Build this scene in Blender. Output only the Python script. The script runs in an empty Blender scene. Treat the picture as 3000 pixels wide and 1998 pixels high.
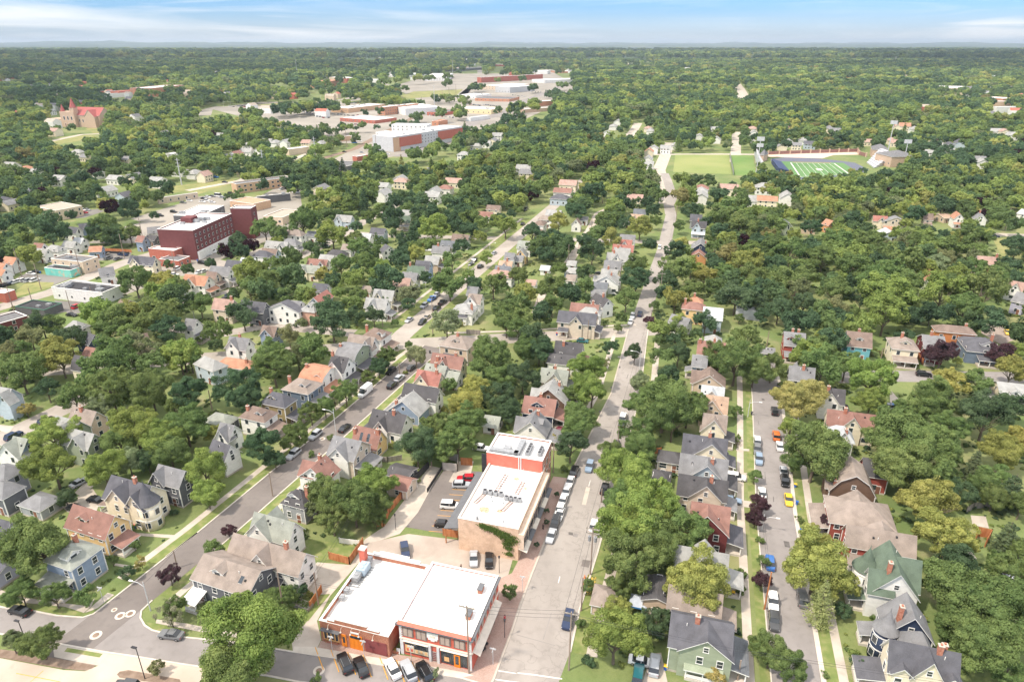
import bpy, math, random
import numpy as np
from mathutils import Vector, Matrix

# ------------------------------------------------------------------ camera, sky, sun, exposure
S = bpy.context.scene
R = math.radians
F, CX, CY, HC, HOR = 2000.0, 1500.0, 999.0, 100.0, 128.0
PITCH = math.atan((CY - HOR) / F)
cam = bpy.data.objects.new("camera", bpy.data.cameras.new("camera"))
S.collection.objects.link(cam)
cam.location = (0, 0, HC)
cam.rotation_euler = (math.pi / 2 - PITCH, 0, 0)
cam.data.sensor_width = 36
cam.data.lens = 24
cam.data.clip_start = 1
cam.data.clip_end = 90000
S.camera = cam
SUN_EL, SUN_AZ = 56.0, -118.0          # degrees; azimuth measured from +Y towards +X
W = bpy.data.worlds.new("World"); S.world = W; W.use_nodes = True
S.view_settings.view_transform = 'Standard'; S.view_settings.look = 'None'
S.view_settings.gamma = 1; S.view_settings.exposure = 1.12
S.cycles.use_denoising = True
S.cycles.max_bounces = 5; S.cycles.diffuse_bounces = 2; S.cycles.transparent_max_bounces = 6
S.cycles.volume_bounces = 0; S.cycles.caustics_reflective = False; S.cycles.caustics_refractive = False
sl = bpy.data.lights.new("sun", 'SUN'); sl.energy = 2.25; sl.angle = R(3.0); sl.color = (1, .89, .75)
sun = bpy.data.objects.new("sun", sl); S.collection.objects.link(sun)
sd = Vector((math.sin(R(SUN_AZ)) * math.cos(R(SUN_EL)), math.cos(R(SUN_AZ)) * math.cos(R(SUN_EL)), math.sin(R(SUN_EL))))
sun.rotation_euler = sd.to_track_quat('Z', 'Y').to_euler()
sun.location = (-300, -100, 400)

def sky():
    n = W.node_tree.nodes; l = W.node_tree.links
    n.clear()
    out = n.new('ShaderNodeOutputWorld'); bg = n.new('ShaderNodeBackground')
    sk = n.new('ShaderNodeTexSky'); sk.sky_type = 'NISHITA'; sk.sun_disc = False
    sk.sun_elevation = R(SUN_EL); sk.sun_rotation = R(SUN_AZ)
    sk.air_density = 1.0; sk.dust_density = .6; sk.ozone_density = 2.0
    tc = n.new('ShaderNodeTexCoord'); sp = n.new('ShaderNodeSeparateXYZ')
    l.new(tc.outputs['Generated'], sp.inputs[0])
    az = n.new('ShaderNodeMath'); az.operation = 'ARCTAN2'; l.new(sp.outputs['X'], az.inputs[0]); l.new(sp.outputs['Y'], az.inputs[1])
    cb = n.new('ShaderNodeCombineXYZ'); l.new(az.outputs[0], cb.inputs[0]); l.new(sp.outputs['Z'], cb.inputs[1])
    def noise(sx, sy, rot, sc, det, dist, lo, hi):
        mp = n.new('ShaderNodeMapping'); mp.inputs['Scale'].default_value = (sx, sy, 1); mp.inputs['Rotation'].default_value = (0, 0, rot)
        l.new(cb.outputs[0], mp.inputs[0])
        t = n.new('ShaderNodeTexNoise'); t.inputs['Scale'].default_value = sc; t.inputs['Detail'].default_value = det; t.inputs['Distortion'].default_value = dist
        t.inputs['Roughness'].default_value = .55
        l.new(mp.outputs[0], t.inputs['Vector'])
        r = n.new('ShaderNodeMapRange'); r.inputs[1].default_value = lo; r.inputs[2].default_value = hi
        l.new(t.outputs['Fac'], r.inputs[0]); return r
    a = noise(2.2, 34, .045, 1.0, 9, 1.6, .42, .68)
    b = noise(2.6, 12, -.1, 1.0, 4, .6, .36, .60)
    mu = n.new('ShaderNodeMath'); mu.operation = 'MULTIPLY'; l.new(a.outputs[0], mu.inputs[0]); l.new(b.outputs[0], mu.inputs[1])
    # a broken bright cloud sheet overhead, high above the top of the picture
    hi = n.new('ShaderNodeMapRange'); hi.inputs[1].default_value = .12; hi.inputs[2].default_value = .45; hi.inputs[4].default_value = .75
    l.new(sp.outputs['Z'], hi.inputs[0])
    # milky veil low over the horizon, as thin cirrostratus
    vr = n.new('ShaderNodeMapRange'); vr.inputs[1].default_value = .0; vr.inputs[2].default_value = .040
    vr.inputs[3].default_value = .62; vr.inputs[4].default_value = .0
    l.new(sp.outputs['Z'], vr.inputs[0])
    mx = n.new('ShaderNodeMath'); mx.operation = 'ADD'; mx.use_clamp = True
    m2 = n.new('ShaderNodeMath'); m2.operation = 'MULTIPLY'; m2.inputs[1].default_value = .85; l.new(mu.outputs[0], m2.inputs[0])
    ad = n.new('ShaderNodeMath'); ad.operation = 'ADD'; l.new(m2.outputs[0], ad.inputs[0]); ad.inputs[1].default_value = 0
    l.new(ad.outputs[0], mx.inputs[0]); l.new(vr.outputs[0], mx.inputs[1])
    mix = n.new('ShaderNodeMix'); mix.data_type = 'RGBA'
    l.new(mx.outputs[0], mix.inputs[0]); 
    tn = n.new('ShaderNodeMix'); tn.data_type = 'RGBA'; tn.blend_type = 'MULTIPLY'; tn.inputs[0].default_value = 1; l.new(sk.outputs[0], tn.inputs[6]); tn.inputs[7].default_value = (.24,.39,.66,1)
    l.new(tn.outputs[2], mix.inputs[6])
    mix.inputs[7].default_value = (3.8, 3.9, 4.0, 1)
    m2_ = n.new('ShaderNodeMix'); m2_.data_type = 'RGBA'; l.new(hi.outputs[0], m2_.inputs[0]); l.new(mix.outputs[2], m2_.inputs[6]); m2_.inputs[7].default_value = (7.4, 7.2, 6.9, 1)
    l.new(m2_.outputs[2], bg.inputs[0]); bg.inputs[1].default_value = .14
    l.new(bg.outputs[0], out.inputs[0])
sky()

# ------------------------------------------------------------------ picture measurements -> places on the ground
T = dict(A=(0,1500),B=(750,1500),C=(1500,1500),D=(2250,1500),E=(0,1000),F=(750,1000),G=(1500,1000),H=(2250,1000),
         I=(0,600),J=(750,600),K=(1500,600),L=(2250,600),M=(0,100),N=(750,100),O=(1500,100),P=(2250,100))
def px(t, x, y):
    if t == 'Z': return x * 1.274, y * 1.274
    return T[t][0] + x / 3.136, T[t][1] + y / 3.136
CP, SP = math.cos(PITCH), math.sin(PITCH)
def gp(t, x, y, z=0.0):
    u, v = px(t, x, y)
    dx = (u - CX) / F; dy = -(v - CY) / F
    Y = CP + dy * SP; Zd = -SP + dy * CP
    k = (z - HC) / Zd
    return Vector((dx * k, Y * k))
def proj(X, Y, Z):
    yf = Y * CP - (Z - HC) * SP; yu = Y * SP + (Z - HC) * CP
    return CX + F * X / yf, CY - F * yu / yf, F / yf
rnd = random.Random(7)

# ------------------------------------------------------------------ helpers
def link(o, parent=None):
    S.collection.objects.link(o)
    if parent is not None: o.parent = parent
    return o
def tag(o, label=None, cat=None, group=None, kind=None):
    if label: o['label'] = label
    if cat: o['category'] = cat
    if group: o['group'] = group
    if kind: o['kind'] = kind
    return o
def empty(name, loc=(0,0,0), rz=0.0, label=None, cat=None, group=None):
    o = bpy.data.objects.new(name, None); o.location = loc; o.rotation_euler = (0, 0, rz)
    o.empty_display_size = .3
    return tag(link(o), label, cat, group)

class MB:
    def __init__(s): s.v = []; s.f = []; s.m = []
    def poly(s, pts, m=0):
        b = len(s.v); s.v += [tuple(p) for p in pts]; s.f.append(tuple(range(b, b + len(pts)))); s.m.append(m)
    def box(s, x0, x1, y0, y1, z0, z1, m=0, mt=None):
        b = len(s.v)
        s.v += [(x0,y0,z0),(x1,y0,z0),(x1,y1,z0),(x0,y1,z0),(x0,y0,z1),(x1,y0,z1),(x1,y1,z1),(x0,y1,z1)]
        s.f += [(b,b+3,b+2,b+1),(b+4,b+5,b+6,b+7),(b,b+1,b+5,b+4),(b+1,b+2,b+6,b+5),(b+2,b+3,b+7,b+6),(b+3,b,b+4,b+7)]
        s.m += [m, m if mt is None else mt, m, m, m, m]
    def slab(s, pts, th, mt=0, me=0):
        """a sheet of thickness th hanging below the (counter-clockwise from above) polygon pts"""
        n = len(pts); b = len(s.v)
        s.v += [tuple(p) for p in pts] + [(p[0], p[1], p[2] - th) for p in pts]
        s.f.append(tuple(range(b, b+n))); s.m.append(mt)
        s.f.append(tuple(range(b+2*n-1, b+n-1, -1))); s.m.append(me)
        for i in range(n):
            j = (i+1) % n
            s.f.append((b+i, b+n+i, b+n+j, b+j)); s.m.append(me)
    def tube(s, pts, rad, n=6, m=0, cap=True):
        rads = rad if isinstance(rad, (list, tuple)) else [rad]*len(pts)
        rings = []
        for i, p in enumerate(pts):
            p = Vector(p); d = Vector(pts[min(i+1, len(pts)-1)]) - Vector(pts[max(i-1, 0)])
            d.normalize(); a = d.cross(Vector((.3,.9,.2))); a.normalize(); c = d.cross(a)
            b = len(s.v)
            for k in range(n):
                t = 2*math.pi*k/n
                s.v.append(tuple(p + (a*math.cos(t) + c*math.sin(t))*rads[i]))
            rings.append(b)
        for b0, b1 in zip(rings, rings[1:]):
            for k in range(n):
                s.f.append((b0+k, b0+(k+1)%n, b1+(k+1)%n, b1+k)); s.m.append(m)
        if cap:
            s.f.append(tuple(range(rings[-1], rings[-1]+n))); s.m.append(m)
            s.f.append(tuple(range(rings[0]+n-1, rings[0]-1, -1))); s.m.append(m)
    def cone(s, c, r0, r1, z0, z1, n=16, m=0):
        s.tube([(c[0],c[1],z0),(c[0],c[1],z1)], [r0, r1], n, m)
    def mesh(s, name, mats, smooth=False):
        me = bpy.data.meshes.new(name); me.from_pydata(s.v, [], s.f)
        for x in mats: me.materials.append(x)
        if len(mats) > 1: me.polygons.foreach_set('material_index', s.m)
        if smooth: me.polygons.foreach_set('use_smooth', [True]*len(s.f))
        me.update(); return me
    def obj(s, name, mats, parent=None, smooth=False):
        if not isinstance(mats, (list, tuple)): mats = [mats]
        return link(bpy.data.objects.new(name, s.mesh(name, mats, smooth)), parent)

# ------------------------------------------------------------------ materials
MATS = {}
def base_mat(name):
    m = bpy.data.materials.new(name); m.use_nodes = True
    n = m.node_tree.nodes; b = n['Principled BSDF']; b.inputs['Specular IOR Level'].default_value = .25
    return m, n, m.node_tree.links, b
def noise_mat(name, c1, c2, scale=1.0, rough=.85, detail=6, lo=.35, hi=.65, bump=0.0, stretch=None, second=None, coord='Object', spec=.25, metal=0, fine=None):
    if name in MATS: return MATS[name]
    m, n, l, b = base_mat(name)
    tc = n.new('ShaderNodeTexCoord'); mp = n.new('ShaderNodeMapping')
    l.new(tc.outputs[coord], mp.inputs[0])
    if stretch: mp.inputs['Scale'].default_value = stretch
    t = n.new('ShaderNodeTexNoise'); t.inputs['Scale'].default_value = scale; t.inputs['Detail'].default_value = detail
    l.new(mp.outputs[0], t.inputs['Vector'])
    r = n.new('ShaderNodeMapRange'); r.inputs[1].default_value = lo; r.inputs[2].default_value = hi
    l.new(t.outputs['Fac'], r.inputs[0])
    mx = n.new('ShaderNodeMix'); mx.data_type = 'RGBA'; l.new(r.outputs[0], mx.inputs[0])
    mx.inputs[6].default_value = (*c1, 1); mx.inputs[7].default_value = (*c2, 1)
    col = mx.outputs[2]
    if second:
        c3, sc3, lo3, hi3, amt = second
        t3 = n.new('ShaderNodeTexNoise'); t3.inputs['Scale'].default_value = sc3; t3.inputs['Detail'].default_value = 4
        l.new(tc.outputs[coord], t3.inputs['Vector'])
        r3 = n.new('ShaderNodeMapRange'); r3.inputs[1].default_value = lo3; r3.inputs[2].default_value = hi3; r3.inputs[4].default_value = amt
        l.new(t3.outputs['Fac'], r3.inputs[0])
        m3 = n.new('ShaderNodeMix'); m3.data_type = 'RGBA'; l.new(r3.outputs[0], m3.inputs[0]); l.new(col, m3.inputs[6])
        m3.inputs[7].default_value = (*c3, 1); col = m3.outputs[2]
    l.new(col, b.inputs['Base Color']); b.inputs['Roughness'].default_value = rough
    b.inputs['Specular IOR Level'].default_value = spec; b.inputs['Metallic'].default_value = metal
    if bump:
        bp = n.new('ShaderNodeBump'); bp.inputs['Strength'].default_value = bump; bp.inputs['Distance'].default_value = .1
        tb = n.new('ShaderNodeTexNoise'); tb.inputs['Scale'].default_value = fine or scale*6; tb.inputs['Detail'].default_value = 3
        l.new(tc.outputs[coord], tb.inputs['Vector'])
        l.new(tb.outputs['Fac'], bp.inputs['Height']); l.new(bp.outputs[0], b.inputs['Normal'])
    MATS[name] = m; return m
def sc(c, k): return tuple(min(1, x*k) for x in c)

ROOF = dict(slate=(.105,.105,.118), charcoal=(.085,.082,.086), grey=(.20,.20,.205), lgrey=(.31,.31,.30), ggrey=(.27,.285,.25),
            brown=(.20,.15,.125), taupe=(.27,.225,.195), redbrown=(.25,.14,.115), red=(.32,.145,.12), orange=(.39,.205,.135), tan=(.42,.30,.22),
            green=(.12,.16,.12), white=(.8,.8,.8), silver=(.42,.44,.45), pink=(.37,.25,.21), black=(.05,.05,.052), steel=(.15,.16,.175))
WALL = dict(white=(.78,.77,.73), cream=(.76,.68,.52), yellow=(.78,.55,.27), blue=(.26,.325,.42), lblue=(.44,.51,.56), grey=(.32,.33,.34),
            dgrey=(.13,.135,.15), tan=(.56,.44,.33), beige=(.62,.53,.43), maroon=(.14,.035,.035), sage=(.30,.34,.245), orange=(.55,.27,.12),
            navy=(.035,.05,.09), teal=(.16,.40,.46), brown=(.16,.10,.07), red=(.34,.08,.06), olive=(.30,.24,.12), slateblue=(.14,.18,.24),
            pink=(.60,.36,.27), brick=(.32,.13,.09), rust=(.50,.19,.07), dteal=(.05,.14,.20), lilac=(.42,.42,.52), brickred=(.30,.08,.06))
def roof_mat(k):
    nm = k + "_shingles"
    if nm in MATS: return MATS[nm]
    c = ROOF.get(k) or WALL[k]
    m = noise_mat(nm, sc(c,.78), sc(c,1.2), .55, .92, 5, .3, .7, second=(sc(c,1.45), 7.0, .5, .75, .55))
    n = m.node_tree.nodes; l = m.node_tree.links; b = n['Principled BSDF']
    # shingle courses: fine bands up the slope with broken tabs
    tc = n.new('ShaderNodeTexCoord'); wv = n.new('ShaderNodeTexWave'); wv.wave_type = 'BANDS'; wv.bands_direction = 'Z'
    wv.inputs['Scale'].default_value = 3.2; wv.inputs['Distortion'].default_value = 1.2; wv.inputs['Detail Scale'].default_value = 4
    l.new(tc.outputs['Object'], wv.inputs['Vector'])
    bp = n.new('ShaderNodeBump'); bp.inputs['Strength'].default_value = .35; bp.inputs['Distance'].default_value = .06
    l.new(wv.outputs['Fac'], bp.inputs['Height']); l.new(bp.outputs[0], b.inputs['Normal'])
    return m
def wall_mat(k):
    c = WALL.get(k) or ROOF[k]
    return noise_mat(k + "_siding", sc(c,.9), sc(c,1.07), .8, .8, 5, .3, .7, second=(sc(c,.72), .35, .6, .85, .5), stretch=(1,1,2.2))
trim_m = noise_mat("white_trim", (.74,.73,.70), (.82,.81,.78), 1.5, .7)
glass_m, _n, _l, _b = base_mat("window_glass")
_b.inputs['Base Color'].default_value = (.035,.045,.055,1); _b.inputs['Roughness'].default_value = .08; _b.inputs['Specular IOR Level'].default_value = .7
brick_m = noise_mat("chimney_brick", (.36,.13,.08), (.50,.24,.17), 2.5, .9, second=(.0,)*0 or None)
conc_m = noise_mat("concrete", (.41,.36,.305), (.51,.455,.39), .25, .9, second=((.32,.28,.235), .6, .52, .8, .6))
curb_m = noise_mat("curb_concrete", (.50,.45,.39), (.60,.55,.48), .5, .9)
asph_m = noise_mat("new_asphalt", (.165,.145,.134), (.205,.182,.168), .12, .92, second=((.10,.095,.095), .9, .5, .8, .35))
wood_m = noise_mat("cedar_wood", (.36,.13,.05), (.50,.22,.10), 2.0, .8, stretch=(1,1,.2))
greywood_m = noise_mat("grey_wood", (.22,.20,.17), (.34,.30,.26), 2.0, .9, stretch=(1,1,.2))
dark_m = noise_mat("dark_metal", (.03,.03,.035), (.06,.06,.065), 2, .5)
metal_m = noise_mat("grey_metal", (.30,.31,.32), (.42,.43,.44), 1.5, .45, metal=.4)
membrane_m = noise_mat("white_membrane", (.70,.69,.67), (.80,.795,.78), .15, .8, second=((.55,.50,.44), .22, .56, .80, .7))

def seams(m, step=.33):
    n = m.node_tree.nodes; l = m.node_tree.links; b = n['Principled BSDF']; src = b.inputs['Base Color'].links[0].from_socket
    tc = n.new('ShaderNodeTexCoord'); wv = n.new('ShaderNodeTexBrick'); wv.inputs['Scale'].default_value = step; wv.inputs['Mortar Size'].default_value = .012; wv.inputs['Color1'].default_value = (1,1,1,1); wv.inputs['Color2'].default_value = (.94,.94,.94,1); wv.inputs['Mortar'].default_value = (.72,.70,.68,1)
    wv.inputs['Row Height'].default_value = .6; wv.inputs['Brick Width'].default_value = 4
    l.new(tc.outputs['Object'], wv.inputs['Vector']); x = n.new('ShaderNodeMix'); x.data_type = 'RGBA'; x.blend_type = 'MULTIPLY'; x.inputs[0].default_value = 1
    l.new(src, x.inputs[6]); l.new(wv.outputs['Color'], x.inputs[7]); l.new(x.outputs[2], b.inputs['Base Color'])
seams(membrane_m)

# ------------------------------------------------------------------ foliage
def leaf_material(name, attr_only=False):
    m = bpy.data.materials.new(name); m.use_nodes = True
    n = m.node_tree.nodes; l = m.node_tree.links; n.clear()
    out = n.new('ShaderNodeOutputMaterial'); oi = n.new('ShaderNodeObjectInfo'); at = n.new('ShaderNodeAttribute'); at.attribute_name = 'tint'
    if attr_only:
        cr = n.new('ShaderNodeValToRGB'); e = cr.color_ramp.elements
        cols = [(0,(.055,.095,.028)),(.22,(.075,.125,.032)),(.45,(.105,.16,.038)),(.65,(.135,.185,.042)),(.80,(.06,.10,.03)),(.9,(.19,.21,.05)),(.97,(.24,.20,.07)),(.985,(.05,.02,.025)),(1,(.05,.02,.025))]
        e[0].position = 0; e[0].color = (*cols[0][1],1); e[1].position = 1; e[1].color = (*cols[-1][1],1)
        for p, c in cols[1:-1]:
            q = e.new(p); q.color = (*c,1)
        l.new(oi.outputs['Random'], cr.inputs[0]); src = cr.outputs[0]
    else:
        src = oi.outputs['Color']
    hs = n.new('ShaderNodeHueSaturation'); l.new(src, hs.inputs['Color'])
    v = n.new('ShaderNodeMapRange'); l.new(at.outputs['Fac'], v.inputs[0]); v.inputs[3].default_value = .70; v.inputs[4].default_value = 1.35
    l.new(v.outputs[0], hs.inputs['Value'])
    h = n.new('ShaderNodeMapRange'); l.new(at.outputs['Fac'], h.inputs[0]); h.inputs[3].default_value = .515; h.inputs[4].default_value = .482
    l.new(h.outputs[0], hs.inputs['Hue'])
    d = n.new('ShaderNodeBsdfDiffuse'); t = n.new('ShaderNodeBsdfTranslucent'); mx = n.new('ShaderNodeMixShader'); mx.inputs[0].default_value = .46
    l.new(hs.outputs[0], d.inputs[0]); l.new(hs.outputs[0], t.inputs[0]); l.new(d.outputs[0], mx.inputs[1]); l.new(t.outputs[0], mx.inputs[2])
    l.new(mx.outputs[0], out.inputs[0]); return m
leaf_m = leaf_material("foliage")
leaf_far_m = leaf_material("foliage_of_distant_woods", True)
bark_m = noise_mat("bark", (.10,.08,.06), (.20,.165,.13), 3, .95, stretch=(1,1,.3))
palebark_m = noise_mat("pale_bark", (.24,.20,.16), (.34,.30,.25), 3, .95, stretch=(1,1,.3))

def cards(name, P, N, size, tint, mat, rng, aspect=.62):
    n = len(P)
    N = N / np.linalg.norm(N, axis=1)[:, None]
    r = rng.normal(size=(n, 3)); a = np.cross(N, r); a /= np.linalg.norm(a, axis=1)[:, None]; b = np.cross(N, a)
    s = size * rng.uniform(.65, 1.3, n)[:, None]
    V = np.empty((n, 4, 3)); V[:,0] = P - a*s; V[:,1] = P - b*s*aspect; V[:,2] = P + a*s; V[:,3] = P + b*s*aspect
    V[:,1] += N*s*.25; V[:,3] += N*s*.25
    me = bpy.data.meshes.new(name); me.vertices.add(n*4); me.vertices.foreach_set('co', V.astype(np.float32).ravel())
    me.loops.add(n*4); me.loops.foreach_set('vertex_index', np.arange(n*4, dtype=np.int32))
    me.polygons.add(n); me.polygons.foreach_set('loop_start', np.arange(0, n*4, 4, dtype=np.int32)); me.polygons.foreach_set('loop_total', np.full(n, 4, dtype=np.int32))
    at = me.attributes.new('tint', 'FLOAT', 'FACE'); at.data.foreach_set('value', np.clip(tint, 0, 1).astype(np.float32))
    me.materials.append(mat); me.update(calc_edges=True); return me

def unit(v): return v / np.linalg.norm(v, axis=-1)[..., None]
def crown_mesh(name, seed, lobes, leaves, size, mat, gap=.0, flat=.82, lobe_r=(.20,.40)):
    rng = np.random.default_rng(seed)
    d = unit(rng.normal(size=(lobes*3, 3))); d = d[d[:,2] > -.55][:lobes]
    lop = 1 + .22*np.sin(3*np.arctan2(d[:,1], d[:,0]) + seed) + rng.normal(0, .07, len(d))
    rad = rng.uniform(*lobe_r, len(d))
    C = d * ((1 - rad) * lop * rng.uniform(.72, 1.0, len(d)))[:, None]; C[:,2] *= flat
    # secondary tufts that break the outline
    k = lobes
    i = rng.integers(0, len(C), k*2); dd = unit(rng.normal(size=(k*2, 3)) + d[i]*.9 + np.array([0,0,.3]))
    C2 = C[i] + dd*rad[i][:,None]*.95; r2 = rad[i]*rng.uniform(.28, .5, k*2)
    C = np.vstack([C, C2]); rad = np.concatenate([rad, r2])
    w = rad**1.8; w /= w.sum()
    li = rng.choice(len(C), leaves, p=w)
    u = unit(rng.normal(size=(leaves, 3)) + unit(C[li])*.55 + np.array([0,0,.25]))
    rr = rad[li] * (rng.uniform(.55, 1.06, leaves))
    P = C[li] + u*rr[:,None]; P[:,2] = C[li][:,2] + u[:,2]*rr*.8
    if gap:
        g = np.sin(P[:,0]*6.1+seed) * np.sin(P[:,1]*5.3+seed*2) * np.sin(P[:,2]*6.7+1)
        keep = g < (.55 - gap); P = P[keep]; u = u[keep]; li = li[keep]
    tl = rng.uniform(.12, .88, len(C))
    tint = tl[li]*.65 + .18 + rng.normal(0, .16, len(P))
    return cards(name, P, u + rng.normal(0, .36, u.shape), size, tint, mat, rng)
def conifer_mesh(name, seed, leaves, size, mat, tiers=13, rbase=.30, droop=.35, power=.9, open_=.0):
    rng = np.random.default_rng(seed); P = []; N = []; tt = []
    nb = [max(4, int(11*(1 - k/tiers)) + 4) for k in range(tiers)]
    per = leaves // sum(nb)
    for k in range(tiers):
        z = .08 + .9*k/tiers; rad = rbase*(1 - k/tiers)**power + .015
        for j in range(nb[k]):
            a = 2*math.pi*(j + rng.uniform(-.3, .3))/nb[k] + k; L = rad*rng.uniform(.65, 1.2); tv = rng.uniform(.1, .9)
            t = rng.uniform(.1 + open_, 1, per)**.7
            wd = .16*L*(1.1 - t) + .012
            off = rng.normal(0, 1, per)*wd
            zz = z + rng.uniform(-.02, .02) - droop*L*t + .12*L*t*t + rng.normal(0, .008, per)
            P.append(np.stack([np.cos(a)*L*t - np.sin(a)*off, np.sin(a)*L*t + np.cos(a)*off, zz], 1))
            N.append(np.tile([np.cos(a)*.4, np.sin(a)*.4, 1.0], (per, 1))); tt.append(np.full(per, tv))
    P = np.vstack(P); N = np.vstack(N); tt = np.concatenate(tt)
    return cards(name, P, N + rng.normal(0, .5, N.shape), size, tt*.6 + .2 + rng.normal(0, .15, len(P)), mat, rng, .5)
NEAR = [crown_mesh("crown", 11+i, lb, 38000, .025, leaf_m, gp_, fl, lr) for i, (lb, gp_, fl, lr) in enumerate(
        [(26,.0,.82,(.22,.40)), (34,.22,.80,(.17,.33)), (20,.0,.92,(.25,.45)), (40,.32,.72,(.15,.28)), (30,.12,.85,(.18,.38)), (16,.18,.78,(.26,.42))])]
SPARSE = [crown_mesh("crown", 41+i, 30, 5200, .032, leaf_m, .42, .95, (.12,.24)) for i in range(2)]
MID = [crown_mesh("crown", 61+i, lb, 8500, .046, leaf_m, g_, fl) for i, (lb, g_, fl) in enumerate([(22,.0,.82),(28,.2,.8),(18,.0,.95),(26,.3,.74),(20,.1,.88)])]
FAR = [crown_mesh("crown", 81+i, lb, 1500, .10, leaf_m, g_, fl) for i, (lb, g_, fl) in enumerate([(16,.0,.8),(20,.15,.75),(14,.0,.9)])]
BUSH = [crown_mesh("foliage", 95+i, 14, 2200, .07, leaf_m, 0, .8) for i in range(2)]
PINE = [conifer_mesh("crown", 5, 11000, .015, leaf_m, 12, .33, .15, .55, .1), conifer_mesh("crown", 6, 9000, .016, leaf_m, 11, .30, .55, .75)]
SPRUCE = [conifer_mesh("crown", 8, 9000, .016, leaf_m, 18, .24, .5, .95)]
COLUMN = [conifer_mesh("crown", 9, 7000, .018, leaf_m, 16, .13, -.6, .35)]
LARCH = [conifer_mesh("crown", 10, 4200, .014, leaf_m, 15, .26, -.1, .8, .1)]
def trunk_mesh(seed, limbs=9):
    rg = random.Random(seed); m = MB()
    b = [(0,0,0), (rg.uniform(-.02,.02), rg.uniform(-.02,.02), .35), (rg.uniform(-.06,.06), rg.uniform(-.06,.06), .7), (rg.uniform(-.1,.1), rg.uniform(-.1,.1), 1.25)]
    m.tube(b, [.055,.042,.03,.008], 7)
    for i in range(limbs):
        a = i*2.4 + rg.uniform(-.3,.3); z0 = rg.uniform(.32,.75); L = rg.uniform(.35,.75)
        m.tube([(0,0,z0), (math.cos(a)*L*.45, math.sin(a)*L*.45, z0+.2), (math.cos(a)*L, math.sin(a)*L, z0+rg.uniform(.3,.5))], [.024,.015,.005], 5)
        a2 = a + rg.choice((-.6,.6))
        m.tube([(math.cos(a)*L*.45, math.sin(a)*L*.45, z0+.2), (math.cos(a2)*L*.85, math.sin(a2)*L*.85, z0+rg.uniform(.35,.6))], [.013,.004], 5)
    return m.mesh("trunk", [bark_m])
TRUNK = [trunk_mesh(s) for s in (1,2,3)]
_m = MB(); _m.tube([(0,0,0),(0,0,1)], [.02,.004], 7); STRAIGHT = _m.mesh("trunk", [bark_m])
TONE = dict(d=(.110,.175,.090), g=(.195,.270,.100), b=(.275,.360,.108), y=(.365,.385,.125), o=(.42,.385,.15), p=(.115,.066,.076),
            a=(.285,.33,.18), k=(.35,.33,.22), c=(.160,.215,.115), s=(.25,.30,.23), l=(.20,.28,.11), w=(.32,.375,.165), n=(.235,.27,.13))
WORD = dict(d='dark green', g='mid green', b='bright green', y='yellow-green', o='golden green', p='dark purple', a='pale grey-green', k='sparse half-bare',
            c='dark layered', s='blue-grey', l='upright', w='pale feathery', n='dull green')
TREES = []
def tree(X, Y, r, tone, sparse=False, hk=1.0):
    dist = math.hypot(X, Y)
    c = TONE[tone]; j = rnd.uniform(.88, 1.14); jr = rnd.uniform(.92, 1.10)
    col = (c[0]*j*jr, c[1]*j, c[2]*j, 1)
    con = tone in 'cslw'
    name = {'c':'pine_tree','s':'spruce_tree','l':'columnar_tree','w':'larch_tree'}.get(tone, 'shade_tree')
    if not con and r < 2.6: name = 'small_tree' if r > 1.5 else 'shrub'
    e = empty(name, (X, Y, 0), rnd.uniform(0, 6.28))
    if con:
        me = {'c': rnd.choice(PINE), 's': SPRUCE[0], 'l': COLUMN[0], 'w': LARCH[0]}[tone]
        h = r * {'c': 3.3, 's': 4.2, 'l': 6.5, 'w': 3.9}[tone] * hk
        cr = bpy.data.objects.new('crown', me); cr.scale = (h, h, h); zc = h*.5; top = h
        tr = bpy.data.objects.new('trunk', STRAIGHT); tr.scale = (h, h, h)
    else:
        zc = (r*.86 + min(1.6, r*.3))*hk; top = zc + r*.8
        if name == 'shrub': zc = r*.55
        lib = SPARSE if (tone == 'k' or sparse) else BUSH if r < 1.6 else NEAR if dist < 215 and r > 2.4 else MID if dist < 430 else FAR
        cr = bpy.data.objects.new('crown' if name != 'shrub' else 'foliage', rnd.choice(lib)); cr.scale = (r*rnd.uniform(.95,1.08), r*rnd.uniform(.92,1.06), r*rnd.uniform(.85,1.08)); cr.location = (0,0,zc)
        tr = bpy.data.objects.new('trunk' if name != 'shrub' else 'stem', rnd.choice(TRUNK)); tr.scale = (r*.95, r*.95, zc)
    cr.color = col
    link(tr, e); link(cr, e)
    TREES.append((e, X, Y, r, top, tone, name)); return e
def tree_px(t, x, y, rp, tone):
    con = tone in 'cslw'
    z = 6.0; r = 5
    for _ in range(4):
        p = gp(t, x, y, z); s = proj(p.x, p.y, z)[2]; r = rp/3.136/s
        z = r*{'c':3.3,'s':4.2,'l':6.5,'w':3.9}[tone]*.5 if con else (r*.92 + min(2.2, r*.4))
        if not con and r < 1.5: z = r*.55
    tree(p.x, p.y, r, tone)

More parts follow.
